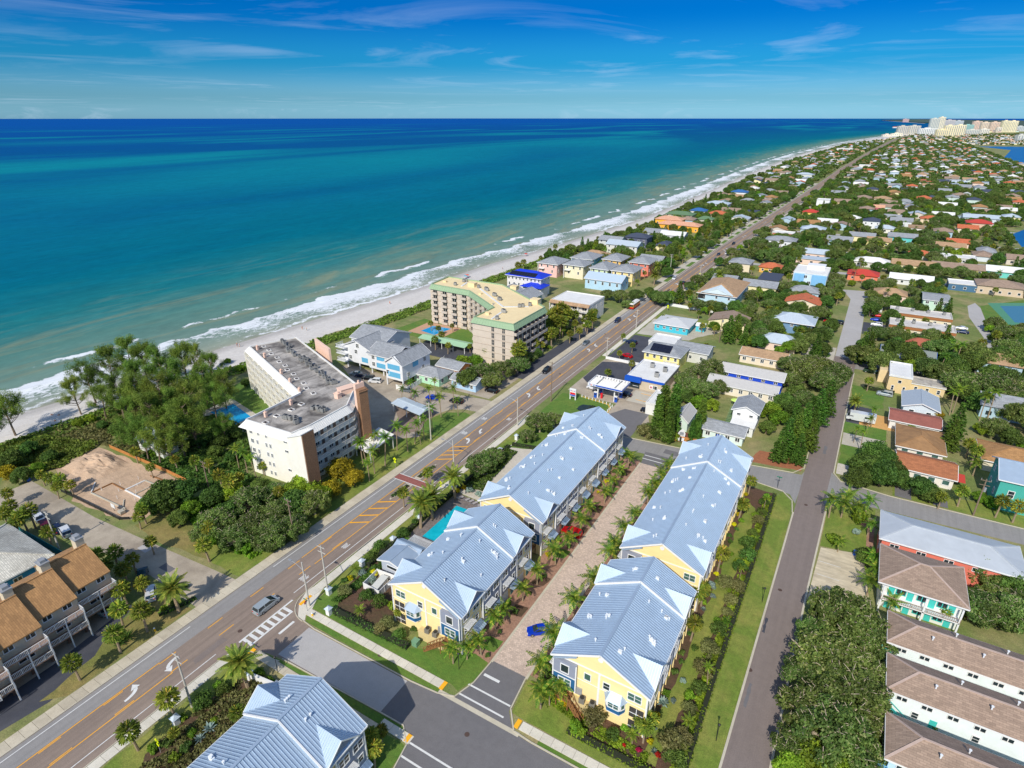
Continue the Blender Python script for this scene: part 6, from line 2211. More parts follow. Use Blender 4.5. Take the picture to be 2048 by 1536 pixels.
def conifer(key,seed,R,H,m,nm,gaps=1.0,per=36,size=0.42,taper=1.0):
 rnd=random.Random(seed)
 cl=[]
 tips=[]
 z=H*0.08
 while z<H*0.97:
  f=(1-z/H)**taper
  n=max(3,int(7*f+2))
  a0=rnd.random()*6
  for i in range(n):
   a=a0+i*6.283/n+rnd.uniform(-0.25,0.25)
   L=R*f*rnd.uniform(0.7,1.1)+0.2
   k=max(1,int(L/0.9))
   for j in range(k):
    t=(j+0.7)/k
    cl.append(((L*t*math.cos(a),L*t*math.sin(a),z+0.15*L*t),(0.55,0.55,0.26)))
   if rnd.random()<0.3:
    tips.append((L*math.cos(a),L*math.sin(a),z+0.12*L))
  z+=H*0.045*gaps
 C,U,V=leaf_cloud(cl,per,size,0.7,0.45,0.2)
 mb=MB()
 mb.tube([(0,0,-0.1),(0,0,H*0.5),(0,0,H*0.96)],[0.28,0.18,0.04],6)
 for t in tips:
  mb.tube([(0,0,t[2]-0.1*R),t],[0.07,0.02],4)
 store(key,[('trunk',mb.mesh('trunk',[BARK])),('crown',quads('crown',C,U,V,m))],nm)
for s in range(2):
 conifer('pine',60+s,3.6,14.0,LF_PINE,'norfolk_pine',1.0,26,0.42,0.85)
conifer('cypress',66,1.7,11.0,LF_PINE,'cypress_tree',0.8,30,0.36,0.6)
def casuarina(seed,H,R):
 rnd=random.Random(seed)
 cl,mb=[],MB()
 lean=Vector((rnd.uniform(-0.14,0.14),rnd.uniform(-0.1,0.1),1))
 pts=[Vector((0,0,-0.1))+lean*(H*t)for t in(0,0.3,0.6,0.9)]
 mb.tube(pts,[0.34,0.26,0.17,0.05],6)
 for i in range(26):
  t=rnd.uniform(0.28,0.97)
  b=lean*(H*t)
  a=rnd.random()*6.283
  L=R*(1.15-t)*rnd.uniform(0.7,1.35)+0.8
  e=b+Vector((math.cos(a)*L,math.sin(a)*L,L*rnd.uniform(0.55,1.1)))
  mb.tube([b,(b+e)/2+Vector((0,0,-0.15*L)),e],[0.12,0.07,0.02],4)
  for q in range(3):
   p=b+(e-b)*(0.55+0.25*q)
   cl.append(((p.x+rnd.uniform(-.4,.4),p.y+rnd.uniform(-.4,.4),p.z+rnd.uniform(0,.6)),(0.75+0.25*q,0.75+0.25*q,1.05+0.3*q)))
 C,U,V=leaf_cloud(cl,150,0.46,0.4,0.14,0.1)
 store('cas',[('trunk',mb.mesh('trunk',[BARK])),('crown',quads('crown',C,U,V,LF_CAS))],'beach_pine')
for s in range(3):
 casuarina(70+s,15.0,5.4)
def frond_arrays(L,droop,nseg,lw,rise,leaflet=0.55,v=0.5):
 Cs,Us,Vs=[],[],[]
 prev=None
 for i in range(nseg+1):
  t=i/nseg
  p=np.array((L*math.sin(min(1.35,0.25+t*1.0))/math.sin(1.25)*t**0.9,0,rise*t*L-droop*L*t*t))
  if prev is not None:
   d=p-prev
   mid=(p+prev)/2
   dn=d/np.linalg.norm(d)
   w=lw*(0.35+0.65*math.sin(math.pi*min(1,0.12+t*0.9)))
   for s in(-1,1):
    side=np.array((0.5,s*0.87,-v*0.5))
    side=side/np.linalg.norm(side)
    Cs.append(mid+side*w*0.5)
    Us.append(side*w*0.5)
    Vs.append(dn*np.linalg.norm(d)*leaflet*0.5)
  prev=p
 return np.array(Cs),np.array(Us),np.array(Vs)
def rot_arr(A,yaw,pitch):
 cp,sp,cy,sy=math.cos(pitch),math.sin(pitch),math.cos(yaw),math.sin(yaw)
 R=np.array(((cy*cp,-sy,-cy*sp),(sy*cp,cy,-sy*sp),(sp,0,cp)))
 return A@R.T
FROND={}
for key,(L,dr,ns,lw,ri,lf,v)in{'coco':(2.5,0.62,11,0.62,0.28,0.7,1.0),'date':(3.5,0.42,16,0.66,0.22,0.85,0.5),'queen':(2.4,0.7,9,0.6,0.3,0.75,1.2)}.items():
 FROND[key]=[]
 for q in range(2):
  C,U,V=frond_arrays(L*(1-0.08*q),dr*(1+0.25*q),ns,lw,ri,lf,v)
  FROND[key].append((C,U,V,quads('frond',C,U,V,{'coco':LF_PALM,'date':LF_DATE,'queen':LF_PALM}[key])))
def palm_trunk(H,r,seed,lean=0.06,boots=False):
 rnd=random.Random(seed)
 mb=MB()
 lx,ly=rnd.uniform(-lean,lean),rnd.uniform(-lean,lean)
 mb.tube([(0,0,-0.1),(lx*H*0.3,ly*H*0.3,H*0.4),(lx*H,ly*H,H)],[r*1.25,r,r*(1.3 if boots else 0.85)],7)
 return mb.mesh('trunk',[BARKP]),(lx*H,ly*H,H)
def feather_palm(key,fk,H,r,n,seed,nm,lo=-0.5,hi=1.15):
 rnd=random.Random(seed)
 tm,top=palm_trunk(H,r,seed)
 Cs,Us,Vs=[],[],[]
 for i in range(n):
  C,U,V,_=FROND[fk][i%2]
  yaw,pit=i*2.39996,lo+(hi-lo)*(i+0.5)/n+rnd.uniform(-0.1,0.1)
  s=rnd.uniform(0.85,1.1)
  Cs.append(rot_arr(C*s,yaw,pit)+np.array(top))
  Us.append(rot_arr(U*s,yaw,pit))
  Vs.append(rot_arr(V*s,yaw,pit))
 store(key,[('trunk',tm),('crown',quads('crown',np.concatenate(Cs),np.concatenate(Us),np.concatenate(Vs),{'coco':LF_PALM,'date':LF_DATE,'queen':LF_PALM}[fk]))],nm)
for s in range(2):
 feather_palm('coco','coco',4.2,0.14,15,80+s,'coconut_palm')
 feather_palm('queen','queen',9.0,0.16,15,84+s,'queen_palm')
 feather_palm('date','date',6.5,0.30,44,88+s,'date_palm',-0.7,1.3)
def sabal(key,H,seed,m,R=1.45,n=40,r=0.17):
 rnd=random.Random(seed)
 tm,top=palm_trunk(H,r,seed,0.05,True)
 Cs,Us,Vs=[],[],[]
 for i in range(n):
  yaw,pit=i*2.39996,-0.75+2.1*(i+0.5)/n+rnd.uniform(-0.15,0.15)
  d=np.array((math.cos(yaw)*math.cos(pit),math.sin(yaw)*math.cos(pit),math.sin(pit)))
  side=unit(np.cross(d,(0,0,1.0))if abs(d[2])<0.95 else np.array((1.0,0,0)))
  c0=np.array(top)+d*R*0.55
  for k in range(7):
   a=(k-3)*0.36
   q=unit(d*math.cos(a)+side*math.sin(a)+np.array((0,0,-0.28-0.1*abs(k-3))))
   L=R*rnd.uniform(0.48,0.66)
   Cs.append(c0+q*L*0.5)
   Us.append(q*L*0.5)
   Vs.append(unit(np.cross(q,d+RNG.normal(size=3)*0.4))*0.085)
 store(key,[('trunk',tm),('crown',quads('crown',np.array(Cs),np.array(Us),np.array(Vs),m))],'sabal_palm')
for s in range(3):
 sabal('sabal',4.2,90+s,LF_SABAL)
def rosette(key,m,n,L,w,nm,seed):
 rnd=random.Random(seed)
 mb=MB()
 for i in range(n):
  a,e=i*2.39996,0.25+1.0*(i/n)
  d=Vector((math.cos(a)*math.cos(e),math.sin(a)*math.cos(e),math.sin(e)))
  s=d.cross(Vector((0,0,1))).normalized()*w
  l_=L*rnd.uniform(0.8,1.1)
  p=Vector((0,0,0.1))
  mid,tip=p+d*l_*0.5+Vector((0,0,0.05)),p+d*l_+Vector((0,0,-0.1))
  mb.poly([p-s*0.5,p+s*0.5,mid+s,mid-s])
  mb.poly([mid-s,mid+s,tip])
 store(key,[('crown',mb.mesh('crown',[m]))],nm)
rosette('agave',LF_SILV,22,1.1,0.14,'agave_plant',3)
rosette('spiky',LF_DARK,26,1.3,0.10,'spiky_plant',4)
AUTO=[]
COUNT={}
BASETXT={'oak':'spreading grey-green oak tree','dark':'dark green shade tree','bright':'bright green leafy tree','gold':'golden leaved tree','olive':'olive green shrub','bush':'round green bush','dbush':'dark green bush','ybush':'yellow leaved shrub','rbush':'small red leaved shrub','sbush':'silvery round shrub','pine':'tall tiered pine tree','cypress':'narrow dark cypress','cas':'feathery beach pine','coco':'arching coconut palm','queen':'tall slender palm','date':'big date palm','sabal':'fan leaved sabal palm','agave':'silver blue agave','spiky':'dark spiky yucca plant'}
CATS={'olive':'shrub','bush':'bush','dbush':'bush','ybush':'shrub','rbush':'shrub','sbush':'shrub','agave':'plant','spiky':'plant','coco':'palm tree','queen':'palm tree','date':'palm tree','sabal':'palm tree'}
VR=random.Random(99)
def plant(key,x,y,s=1.0,rz=None,v=None,fronds=False,z=0.0,group=None):
 nm,parts=PROTO[key][VR.randrange(len(PROTO[key]))if v is None else v%len(PROTO[key])]
 root=bpy.data.objects.new(nm,None)
 root.empty_display_size=0.3
 COL.objects.link(root)
 root.location=(x,y,z)
 tl=0.07 if key in('coco','sabal','queen','date')else 0.03
 root.rotation_euler=(VR.uniform(-tl,tl),VR.uniform(-tl,tl),VR.uniform(0,6.28)if rz is None else rz)
 s*=VR.uniform(0.86,1.14)if key in('coco','sabal','queen','oak')else 1
 sz=s*VR.uniform(0.94,1.06)
 root.scale=(s,s,sz)
 for pn,me in parts:
  if fronds and pn=='crown':
   continue
  o=bpy.data.objects.new(pn,me)
  COL.objects.link(o)
  o.parent=root
 if fronds:
  fk=key
  n={'coco':15,'date':40,'queen':15}[fk]
  tv=np.empty(len(parts[0][1].vertices)*3)
  parts[0][1].vertices.foreach_get('co',tv)
  tv=tv.reshape(-1,3)
  top=tv[tv[:,2]>tv[:,2].max()-0.02].mean(0)
  lo,hi=(-0.7,1.3)if fk=='date' else(-0.5,1.15)
  for i in range(n):
   o=bpy.data.objects.new('frond',FROND[fk][i%2][3])
   COL.objects.link(o)
   o.parent=root
   o.location=top
   o.rotation_euler=(0,-(lo+(hi-lo)*(i+0.5)/n+VR.uniform(-0.1,0.1)),i*2.39996)
   k=VR.uniform(0.88,1.1)
   o.scale=(k,k,k)
 root['category']=CATS.get(key,'tree')
 root['group']=group or{'tree':'trees of the town','palm tree':'palms of the town'}.get(CATS.get(key,'tree'),'garden shrubs')
 AUTO.append((root,BASETXT[key],x,y,0))
 COUNT[key]=COUNT.get(key,0)+1
 return root
def at(key,px,py,s=1.0,z=0.0,**k):
 x,y=P(px,py,z)
 return plant(key,x,y,s,**k)
HK={}
def hedge(label,pts,w,h,m=None,dens=26,size=0.2,name='hedge'):
 m=m or LF_DARK
 Cs,Us,Vs=[],[],[]
 core=MB()
 ox,oy=pts[0]
 for(ax,ay),(bx,by)in zip(pts[:-1],pts[1:]):
  L=math.hypot(bx-ax,by-ay)
  n=int(L*dens*(w+2*h)*0.55)
  t=RNG.random(n)
  face=RNG.random(n)*(w+2*h)
  lat=np.where(face<h,-w/2,np.where(face>h+w,w/2,face-h-w/2))+RNG.normal(size=n)*0.09
  zz=np.where(face<h,face,np.where(face>h+w,face-h-w,h))+RNG.normal(size=n)*0.09
  zz=np.maximum(zz*(0.86+0.28*np.sin(t*L*0.9)*np.sin(t*L*0.37+ax)),0.05)
  dx,dy=(bx-ax)/L,(by-ay)/L
  p=np.stack([ax-ox+dx*t*L-dy*lat,ay-oy+dy*t*L+dx*lat,zz],1)
  nn=unit(RNG.normal(size=(n,3))*0.6+np.stack([-dy*np.sign(lat)*(np.abs(lat)>w*0.4),dx*np.sign(lat)*(np.abs(lat)>w*0.4),(zz>h*0.75)*1.0],1))
  u=unit(np.cross(nn,RNG.normal(size=(n,3))))
  s=size*(0.6+0.8*RNG.random((n,1)))
  Cs.append(p)
  Us.append(u*s*0.5)
  Vs.append(np.cross(nn,u)*s*0.38)
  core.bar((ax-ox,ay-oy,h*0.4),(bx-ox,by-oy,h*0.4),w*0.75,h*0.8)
 root=thing(name,label,'hedge',(ox,oy,0))
 place('foliage',quads('foliage',np.concatenate(Cs),np.concatenate(Us),np.concatenate(Vs),m),root)
 core.ob('twigs',mat('hedge_shade_core',(0.02,0.025,0.01),0.95),root)  # solid near-black core, the hedge's inner shade put into its colour
 return root
def groundcover(name,pts,n,hmax,size,m,kind='stuff'):
 P2=np.array(pts)
 lo,hi=P2.min(0),P2.max(0)
 out=[]
 while sum(len(o)for o in out)<n:
  q=lo+RNG.random((n,2))*(hi-lo)
  ins=np.zeros(len(q),bool)
  j=len(P2)-1
  for i in range(len(P2)):
   c=((P2[i,1]>q[:,1])!=(P2[j,1]>q[:,1]))&(q[:,0]<(P2[j,0]-P2[i,0])*(q[:,1]-P2[i,1])/(P2[j,1]-P2[i,1]+1e-9)+P2[i,0])
   ins^=c
   j=i
  if not ins.any():
   return
  out.append(q[ins])
 q=np.concatenate(out)[:n]
 bump=np.array([0.5+0.5*mnoise.noise((a*0.28,b*0.28,0.5))+0.35*mnoise.noise((a*0.9,b*0.9,3.5))for a,b in q])
 keep=bump>0.22
 q,bump=q[keep],bump[keep]
 z=hmax*np.clip(bump,0.1,1)*(0.55+0.45*RNG.random(len(q)))
 C=np.column_stack([q,z])
 nn=unit(RNG.normal(size=C.shape)*0.7+np.array((0,0,0.7)))
 u=unit(np.cross(nn,RNG.normal(size=C.shape)))
 s=size*(0.6+0.8*RNG.random((len(q),1)))
 o=place(name,quads(name,C,u*s*0.5,np.cross(nn,u)*s*0.4,m))
 o['kind']=kind
 return o
for px,py in((1046,1170),(1075,1137),(1112,1099),(1139,1070),(1161,1038),(1178,1011),(1211,979),(1227,956),(1242,932),(1258,912)):
 at('coco',px,py,0.95,4.0,fronds=True)
for px,py in((991,1232),(962,1282),(1008,1215),(933,1290),(905,1298)):
 at('coco',px,py,0.85,3.4,fronds=True)
for px,py in((1083,1322),(1108,1265),(1149,1197),(1187,1159),(1221,1103),(1231,1078),(1250,1052),(1268,1020),(1298,985),(1311,966),(1322,942),(1338,922)):
 at('coco',px,py,1.08,4.4,fronds=True)
for px,py in((1082,1385),(1100,1378),(1120,1372)):
 at('coco',px,py,0.85,3.6,fronds=True)
for px,py,s,z in((343,1172,0.95,6.3),(483,1322,0.92,6.0),(838,1008,1.0,6.5),(862,992,1.0,6.5),(908,952,1.0,6.5)):
 at('date',px,py,s,z,fronds=True)
for px,py in((1440,548),(1310,548),(1314,532)):
 at('date',px,py,1.0,6.5)
for px,py,s in((143,1318,1.15),(226,1262,1.2),(281,1221,1.2),(234,1218,1.1),(243,1172,1.15),(284,1160,1.1),(246,1134,1.15),(262,1114,1.0),(226,1110,1.0),(410,1088,1.1),(337,1396,1.05),(262,1462,1.0),(344,1462,0.6),(208,1128,1.0),(190,1105,1.0),(300,1080,0.9)):
 at('sabal',px,py,s,4.2*s)
for px,py,s in((1502,958,1.05),(1483,1008,1.0),(1441,1108,1.05),(1408,1178,1.0),(1398,1188,1.0),(1387,1246,1.0),(1281,1440,0.85),(1305,1440,0.85),(1290,1455,0.8),(853,945,0.95),(806,988,0.9),(742,1466,1.0),(745,1500,0.9),(760,1455,0.8),(795,1218,0.7),(812,1225,0.6),(473,1425,0.8),(500,1420,0.7)):
 at('sabal',px,py,s,4.2*s)
rnd=random.Random(5)
for i in range(17):
 y=60+i*4.6
 plant('olive',-8.6+rnd.uniform(-0.6,0.5),y+rnd.uniform(-1,1),rnd.uniform(0.75,1.15))
 if i%3==0:
  plant('queen' if i%6 else 'coco',-8.2+rnd.uniform(-0.5,0.5),y+2.2,0.42)
 if i%2==0:
  plant('bush',-9.2+rnd.uniform(-0.5,0.9),y+3.0,rnd.uniform(0.8,1.3))
 plant(rnd.choice(('agave','sbush','dbush','bush')),-12.2+rnd.uniform(-0.6,0.9),y+rnd.uniform(-1,1),rnd.uniform(0.6,1.0))
 plant(rnd.choice(('ybush','bush','dbush','ybush')),-12.9+rnd.uniform(-0.3,0.4),y+1.7,rnd.uniform(0.7,0.9))
for px,py,k,s in((1325,1408,'agave',1.3),(1423,1176,'sbush',1.2),(1448,1175,'olive',1.1),(1187,1445,'olive',1.25),(1343,1500,'olive',1.3),(1120,1400,'ybush',1.2),(1100,1388,'ybush',1.2),(1135,1412,'ybush',0.9),(1150,1460,'bush',1.5),(1162,1470,'bush',1.2),(1225,1475,'olive',0.7),(1277,1503,'rbush',0.6),(1315,1512,'rbush',0.6),(1248,1492,'rbush',0.4),(1250,1460,'bush',1.0),(1264,1488,'coco',0.5),(1375,1460,'coco',0.55),(1082,1372,'dbush',1.3)):
 at(k,px,py,s)
hedge('long clipped hedge with fence between shrub bed and grass strip by the right road',[(-7.0,57.3),(-7.1,75.6),(-6.9,117),(-7.0,139)],0.9,1.0,LF_BRIGHT,16)
hedge('clipped hedge along the side street below the corner town house block',[(-24,57.1),(-7.4,57.2)],1.0,0.9,LF_BRIGHT,20)
hedge('dark clipped hedge along the street side of the left town house garden',[(-72.0,56.4),(-54.8,57.0)],1.2,1.1,LF_DARK,24)
hedge('hedge along the roadside lawn beside the swimming pool deck',[(-75.3,69),(-75.6,84),(-75.6,101),(-75.4,126)],1.1,1.2,LF_DARK,20)
hedge('low hedge across the lawn between long left block and gas station',[(-75.2,127.5),(-66,129.5),(-62,129)],1.0,1.1,LF_DARK,18)
for i in range(14):
 plant(rnd.choice(('bush','dbush','ybush')),-44.9,64+i*5.4,rnd.uniform(0.6,0.9))
 plant('dbush',-42.3+rnd.uniform(-0.5,0.5),62.6+i*5.5,rnd.uniform(0.55,0.8))
 plant('dbush',-31.2+rnd.uniform(-0.8,0.8),64.5+i*5.4,rnd.uniform(0.55,0.9))
for i in range(15):
 X=-42.6 if i%2==0 else-31.8
 y=63.5+(i//2)*9.3
 sheet('planting_bed',wavy([(X-1.5,y),(X+1.2,y+0.4),(X+1.4,y+3.2),(X-1.2,y+3.0)],0.2,1.0,i),0.017,MULCH if i%3 else LAWNGREEN)
for px,py,k,s in((735,1200,'olive',1.0),(760,1210,'olive',1.0),(690,1190,'olive',0.9),(700,1160,'ybush',1.0),(750,1150,'ybush',1.2),(745,1165,'sbush',1.2),(725,1150,'sbush',1.1),(715,1150,'coco',0.5),(775,1255,'olive',0.9),(800,1275,'olive',0.8),(785,1215,'bush',1.2),(810,1240,'bush',0.9),(722,1235,'coco',0.45),(830,1260,'dbush',1.0),(760,1265,'olive',0.8),(805,1208,'bush',1.0),(690,1165,'dbush',1.0),(940,985,'sbush',1.3),(957,992,'sbush',1.2),(928,978,'ybush',1.0),(915,985,'ybush',1.0),(806,1075,'olive',1.0),(830,1050,'dbush',1.3),(760,1100,'olive',1.0),(745,1120,'olive',0.8),(1040,955,'bush',1.0),(480,1465,'agave',0.9),(420,1460,'agave',1.2),(400,1480,'agave',1.0),(430,1445,'bush',0.8),(385,1470,'bush',1.0),(375,1500,'dbush',1.2),(450,1385,'olive',0.8),(410,1410,'olive',1.0),(400,1420,'dbush',1.2),(440,1375,'bush',1.2),(520,1350,'bush',1.2),(540,1365,'bush',1.0),(470,1348,'bush',1.0),(365,1440,'bush',1.0),(340,1490,'dbush',1.2),(310,1500,'bush',1.2),(350,1520,'bush',1.1),(738,1520,'bush',1.3),(720,1490,'bush',1.0),(255,1278,'spiky',1.5),(240,1290,'spiky',1.2),(370,1178,'dbush',1.0),(350,1210,'dbush',1.2),(330,1220,'bush',1.0),(305,1225,'dbush',1.0)):
 at(k,px,py,s)
hedge('low hedge edging the palm bed at the car park entrance',[P(318,1232),P(345,1220),P(392,1197)],0.9,0.6,LF_BRIGHT,20)
for q in((800,988),(838,968),(866,935)):
 x,y=P(*q)
hedge('low planting on the near median island of the road crossing',[(-87.6,90.6),(-87.6,96.4)],0.9,0.55,LF_DARK,30)
hedge('low planting on the far median island of the road crossing',[(-87.5,101),(-87.4,107)],0.9,0.55,LF_DARK,30)
at('oak',962,925,0.78,3.5,v=1)
at('oak',985,905,0.62,3.5,v=2)
at('oak',1080,840,0.80,4.0,v=0)
at('oak',1055,865,0.55,3.0,v=1)
at('oak',1105,830,0.6,3.5,v=2)
for px,py,k,s,z in((330,985,'dark',1.05,4.5),(365,975,'dark',0.95,4.5),(300,1008,'dark',0.75,3),(430,1040,'oak',0.8,4),(470,1065,'oak',0.8,4),(505,1045,'oak',0.85,4),(545,1060,'oak',0.8,4),(555,1020,'oak',0.85,4),(585,1045,'oak',0.7,4),(590,1000,'dark',0.95,4.5),(625,1000,'oak',0.75,4),(500,1000,'oak',0.8,4),(455,1020,'dark',0.8,4),(400,1060,'oak',0.55,3),(680,925,'gold',0.72,5),(706,945,'gold',0.55,4),(660,965,'gold',0.5,4),(610,960,'bright',1.05,4),(580,975,'bright',0.9,4),(640,985,'bright',0.8,3),(425,985,'dark',0.7,3.5),(465,975,'bright',0.8,3.5),(380,1010,'bright',0.7,3),(520,965,'dark',0.7,4),(355,1030,'dark',0.6,3),(545,975,'oak',0.6,4),(488,1090,'bright',0.5,2),(530,1085,'oak',0.5,2.5),(420,1075,'bright',0.45,2)):
 at(k,px,py,s,z)
for px,py,s in((285,1022,1.0),(275,1035,0.9),(415,1060,1.0),(460,975,1.1),(478,955,1.0),(440,955,1.0),(300,935,0.9),(270,905,0.9),(100,958,1.0),(125,962,1.0),(82,950,0.9),(140,970,0.9),(110,975,0.9),(60,1028,1.1),(45,1035,1.1),(20,1010,1.1),(5,1030,1.1),(95,1070,1.0),(30,1050,1.0),(12,990,1.0),(560,985,1.0),(595,935,1.0),(525,930,0.9),(350,920,0.9),(390,925,0.9),(415,930,0.9)):
 at('sabal',px,py,s,3.6*s)
for px,py,s in((487,905,0.85),(505,915,0.8),(470,898,0.8),(730,885,1.0),(722,890,0.9),(745,905,0.8),(765,880,1.0),(790,850,1.0),(812,855,0.95),(826,838,1.0),(845,830,1.0),(862,815,1.0),(880,790,0.95),(905,775,0.95),(915,795,0.8),(860,775,0.8),(800,770,0.85),(830,780,0.9),(820,765,0.8),(755,865,0.8),(745,870,0.7),(690,870,0.7),(735,925,0.7),(840,860,0.6),(870,760,0.7)):
 at('queen',px,py,s*0.9,8.0*s)
for px,py,s in((178,760,1.05),(150,790,0.85),(215,735,1.15),(250,718,1.2),(235,790,1.1),(285,730,1.2),(275,790,1.15),(318,735,1.15),(315,790,1.15),(345,770,1.1),(370,735,1.15),(372,800,1.1),(405,770,1.0),(425,735,0.95),(340,820,1.0),(300,830,1.0),(425,800,0.9),(445,780,0.8),(12,820,1.05),(200,800,0.8),(390,850,0.9),(355,860,0.85),(255,830,0.85),(-20,850,0.9),(445,850,0.7),(265,770,1.1),(390,720,0.8)):
 at('cas',px,py,s*0.86,9.5*s*0.86)
for x,y,s in((-151,70.4,.8),(-156,70.2,.7),(-148.5,76,.9),(-161,70.6,.75),(-149.5,81,.9),(-146,72,.7)):
 plant('cas',x,y,s)
for px,py,k,s in((155,845,'bright',0.45),(180,838,'bright',0.5),(205,850,'dark',0.4),(60,900,'dark',0.6),(25,925,'dark',0.7),(100,915,'dark',0.5),(10,950,'gold',0.5),(45,955,'dark',0.6),(75,935,'bright',0.5),(455,720,'bright',0.4),(480,735,'bright',0.45),(490,765,'dark',0.4),(260,870,'dark',0.5),(230,860,'dark',0.5),(290,880,'dark',0.5),(330,895,'dark',0.5),(375,890,'dark',0.5),(405,885,'dark',0.6),(440,885,'dark',0.6),(470,870,'dark',0.5),(300,905,'bright',0.4),(465,915,'dark',0.5),(430,905,'dark',0.5)):
 at(k,px,py,s,1.5)
for px,py,k,s,z in((935,755,'dark',1.0,4),(965,745,'oak',0.9,4),(1000,738,'oak',0.9,4),(1035,725,'oak',0.85,4),(985,760,'oak',0.7,3),(925,718,'bright',0.95,4),(950,715,'bright',0.85,4),(1055,712,'oak',0.6,3),(1240,590,'oak',0.85,4),(1215,585,'oak',0.7,4),(1255,605,'oak',0.6,3),(1075,700,'dark',0.5,3),(735,710,'bright',0.7,3),(760,700,'bright',0.5,3),(820,715,'bright',0.75,3),(815,700,'bright',0.5,3)):
 at(k,px,py,s,z)
for px,py,s in((1047,695,1.1),(1095,675,1.1),(1085,690,0.9),(1125,655,1.1),(1140,665,1.1),(1150,645,1.1),(1160,660,1.0),(1175,650,1.0),(1185,640,1.0),(1120,620,0.9),(1130,640,1.0),(1190,625,1.0),(1170,620,0.9),(870,680,1.0),(885,670,0.9),(895,690,0.9),(880,615,1.0),(895,612,1.0),(862,645,0.9),(878,655,0.9),(905,650,0.8),(1195,605,1.0),(1205,595,1.0),(940,690,0.8),(960,690,0.9),(1265,690,0.8),(1240,705,0.8),(1215,745,0.8),(1262,725,0.9),(1245,670,0.8),(1165,605,0.9),(1080,590,0.8),(1035,530,1.3),(1047,525,1.2),(1100,498,1.1),(1110,495,1.0)):
 at('sabal',px,py,s,4.2*s)
for px,py,s in((1327,632,0.8),(1335,640,0.8),(1405,650,0.9),(1448,600,0.9),(1430,655,0.9),(1360,600,0.8),(1380,610,0.8),(1420,618,0.9),(1398,625,0.8),(1475,665,0.8),(1412,690,0.9),(1260,550,0.9),(1290,545,0.9),(1275,560,0.9)):
 at('sabal',px,py,s,4.2*s)
rnd=random.Random(21)
for i in range(70):
 x,y=rnd.uniform(-117,-97.5),rnd.uniform(171,236)
 if x>-101 and i%3:
  x-=8
 plant(rnd.choice(('sabal','sabal','bush','dbush')),x,y,rnd.uniform(1.2,1.6)if i%2 else rnd.uniform(1.3,2.2))
for i in range(46):
 at(rnd.choice(('oak','bright','oak','dark','sabal','olive')),rnd.uniform(1420,1670),rnd.uniform(572,668),rnd.uniform(.5,.8),3)
for px,py,s in((1328,810,1.45),(1348,815,1.4),(1318,830,1.2),(1340,845,1.1),(1405,830,1.0),(1395,850,0.9),(1385,860,0.7)):
 at('cypress',px,py,s,6.0*s)
for px,py,s in((1575,880,0.85),(1592,870,0.9),(1560,895,0.7),(1610,850,0.95),(1625,830,0.95),(1640,815,0.95),(1655,800,0.9),(1600,900,0.7),(1622,870,0.8),(1590,845,0.9),(1915,845,0.9),(1905,870,0.8),(1460,660,0.9),(1475,655,0.8),(1490,670,0.7),(1725,700,0.9),(1740,690,0.8),(1800,655,0.7)):
 at('pine',px,py,s,6.5*s)
for px,py,k,s,z in((1640,735,'oak',1.25,5),(1605,740,'oak',1.15,5),(1668,745,'oak',1.0,5),(1580,755,'oak',0.9,4),(1650,765,'oak',0.9,4),(1625,720,'oak',0.9,5),(1580,725,'oak',0.8,4),(1690,735,'oak',0.6,4),(1400,745,'oak',0.95,4.5),(1425,735,'oak',0.9,4.5),(1385,770,'oak',0.9,4),(1415,775,'oak',0.9,4),(1440,765,'oak',0.7,4),(1370,755,'oak',0.7,4),(1450,725,'oak',0.6,4),(1400,800,'bright',0.8,3),(1425,805,'bright',0.7,3),(1370,790,'dark',0.7,3),(1545,815,'bright',0.95,4),(1560,830,'bright',0.9,3.5),(1570,800,'dark',0.9,4),(1590,815,'dark',0.8,4),(1535,850,'dark',0.6,3),(1595,780,'dark',0.8,4),(1610,790,'oak',0.7,4),(1525,665,'oak',0.9,4),(1550,640,'oak',0.6,4),(1510,650,'oak',0.7,4),(1580,690,'bright',0.9,3.5),(1600,680,'bright',0.8,3.5),(1560,695,'bright',0.6,3),(1480,640,'oak',0.8,4),(1305,860,'olive',2.0,2),(1325,868,'olive',1.8,2),(1290,862,'olive',1.6,2),(1415,895,'bush',1.6,0),(1352,872,'bright',0.4,1.5)):
 at(k,px,py,s,z)
for px,py,s in((1690,1232,1.05),(1640,1262,0.8),(1725,1268,0.9),(1665,1318,1.05),(1735,1338,0.9),(1612,1345,0.75),(1695,1385,1.0),(1620,1415,0.9),(1728,1430,0.85),(1665,1458,0.95),(1598,1485,0.75),(1712,1500,0.8)):
 at('oak',px,py,s,4.8*s)
for px,py,s in((1620,1510,0.8),(1690,1515,0.7),(1585,1530,0.7)):
 at('bright',px,py,s,3.8*s)
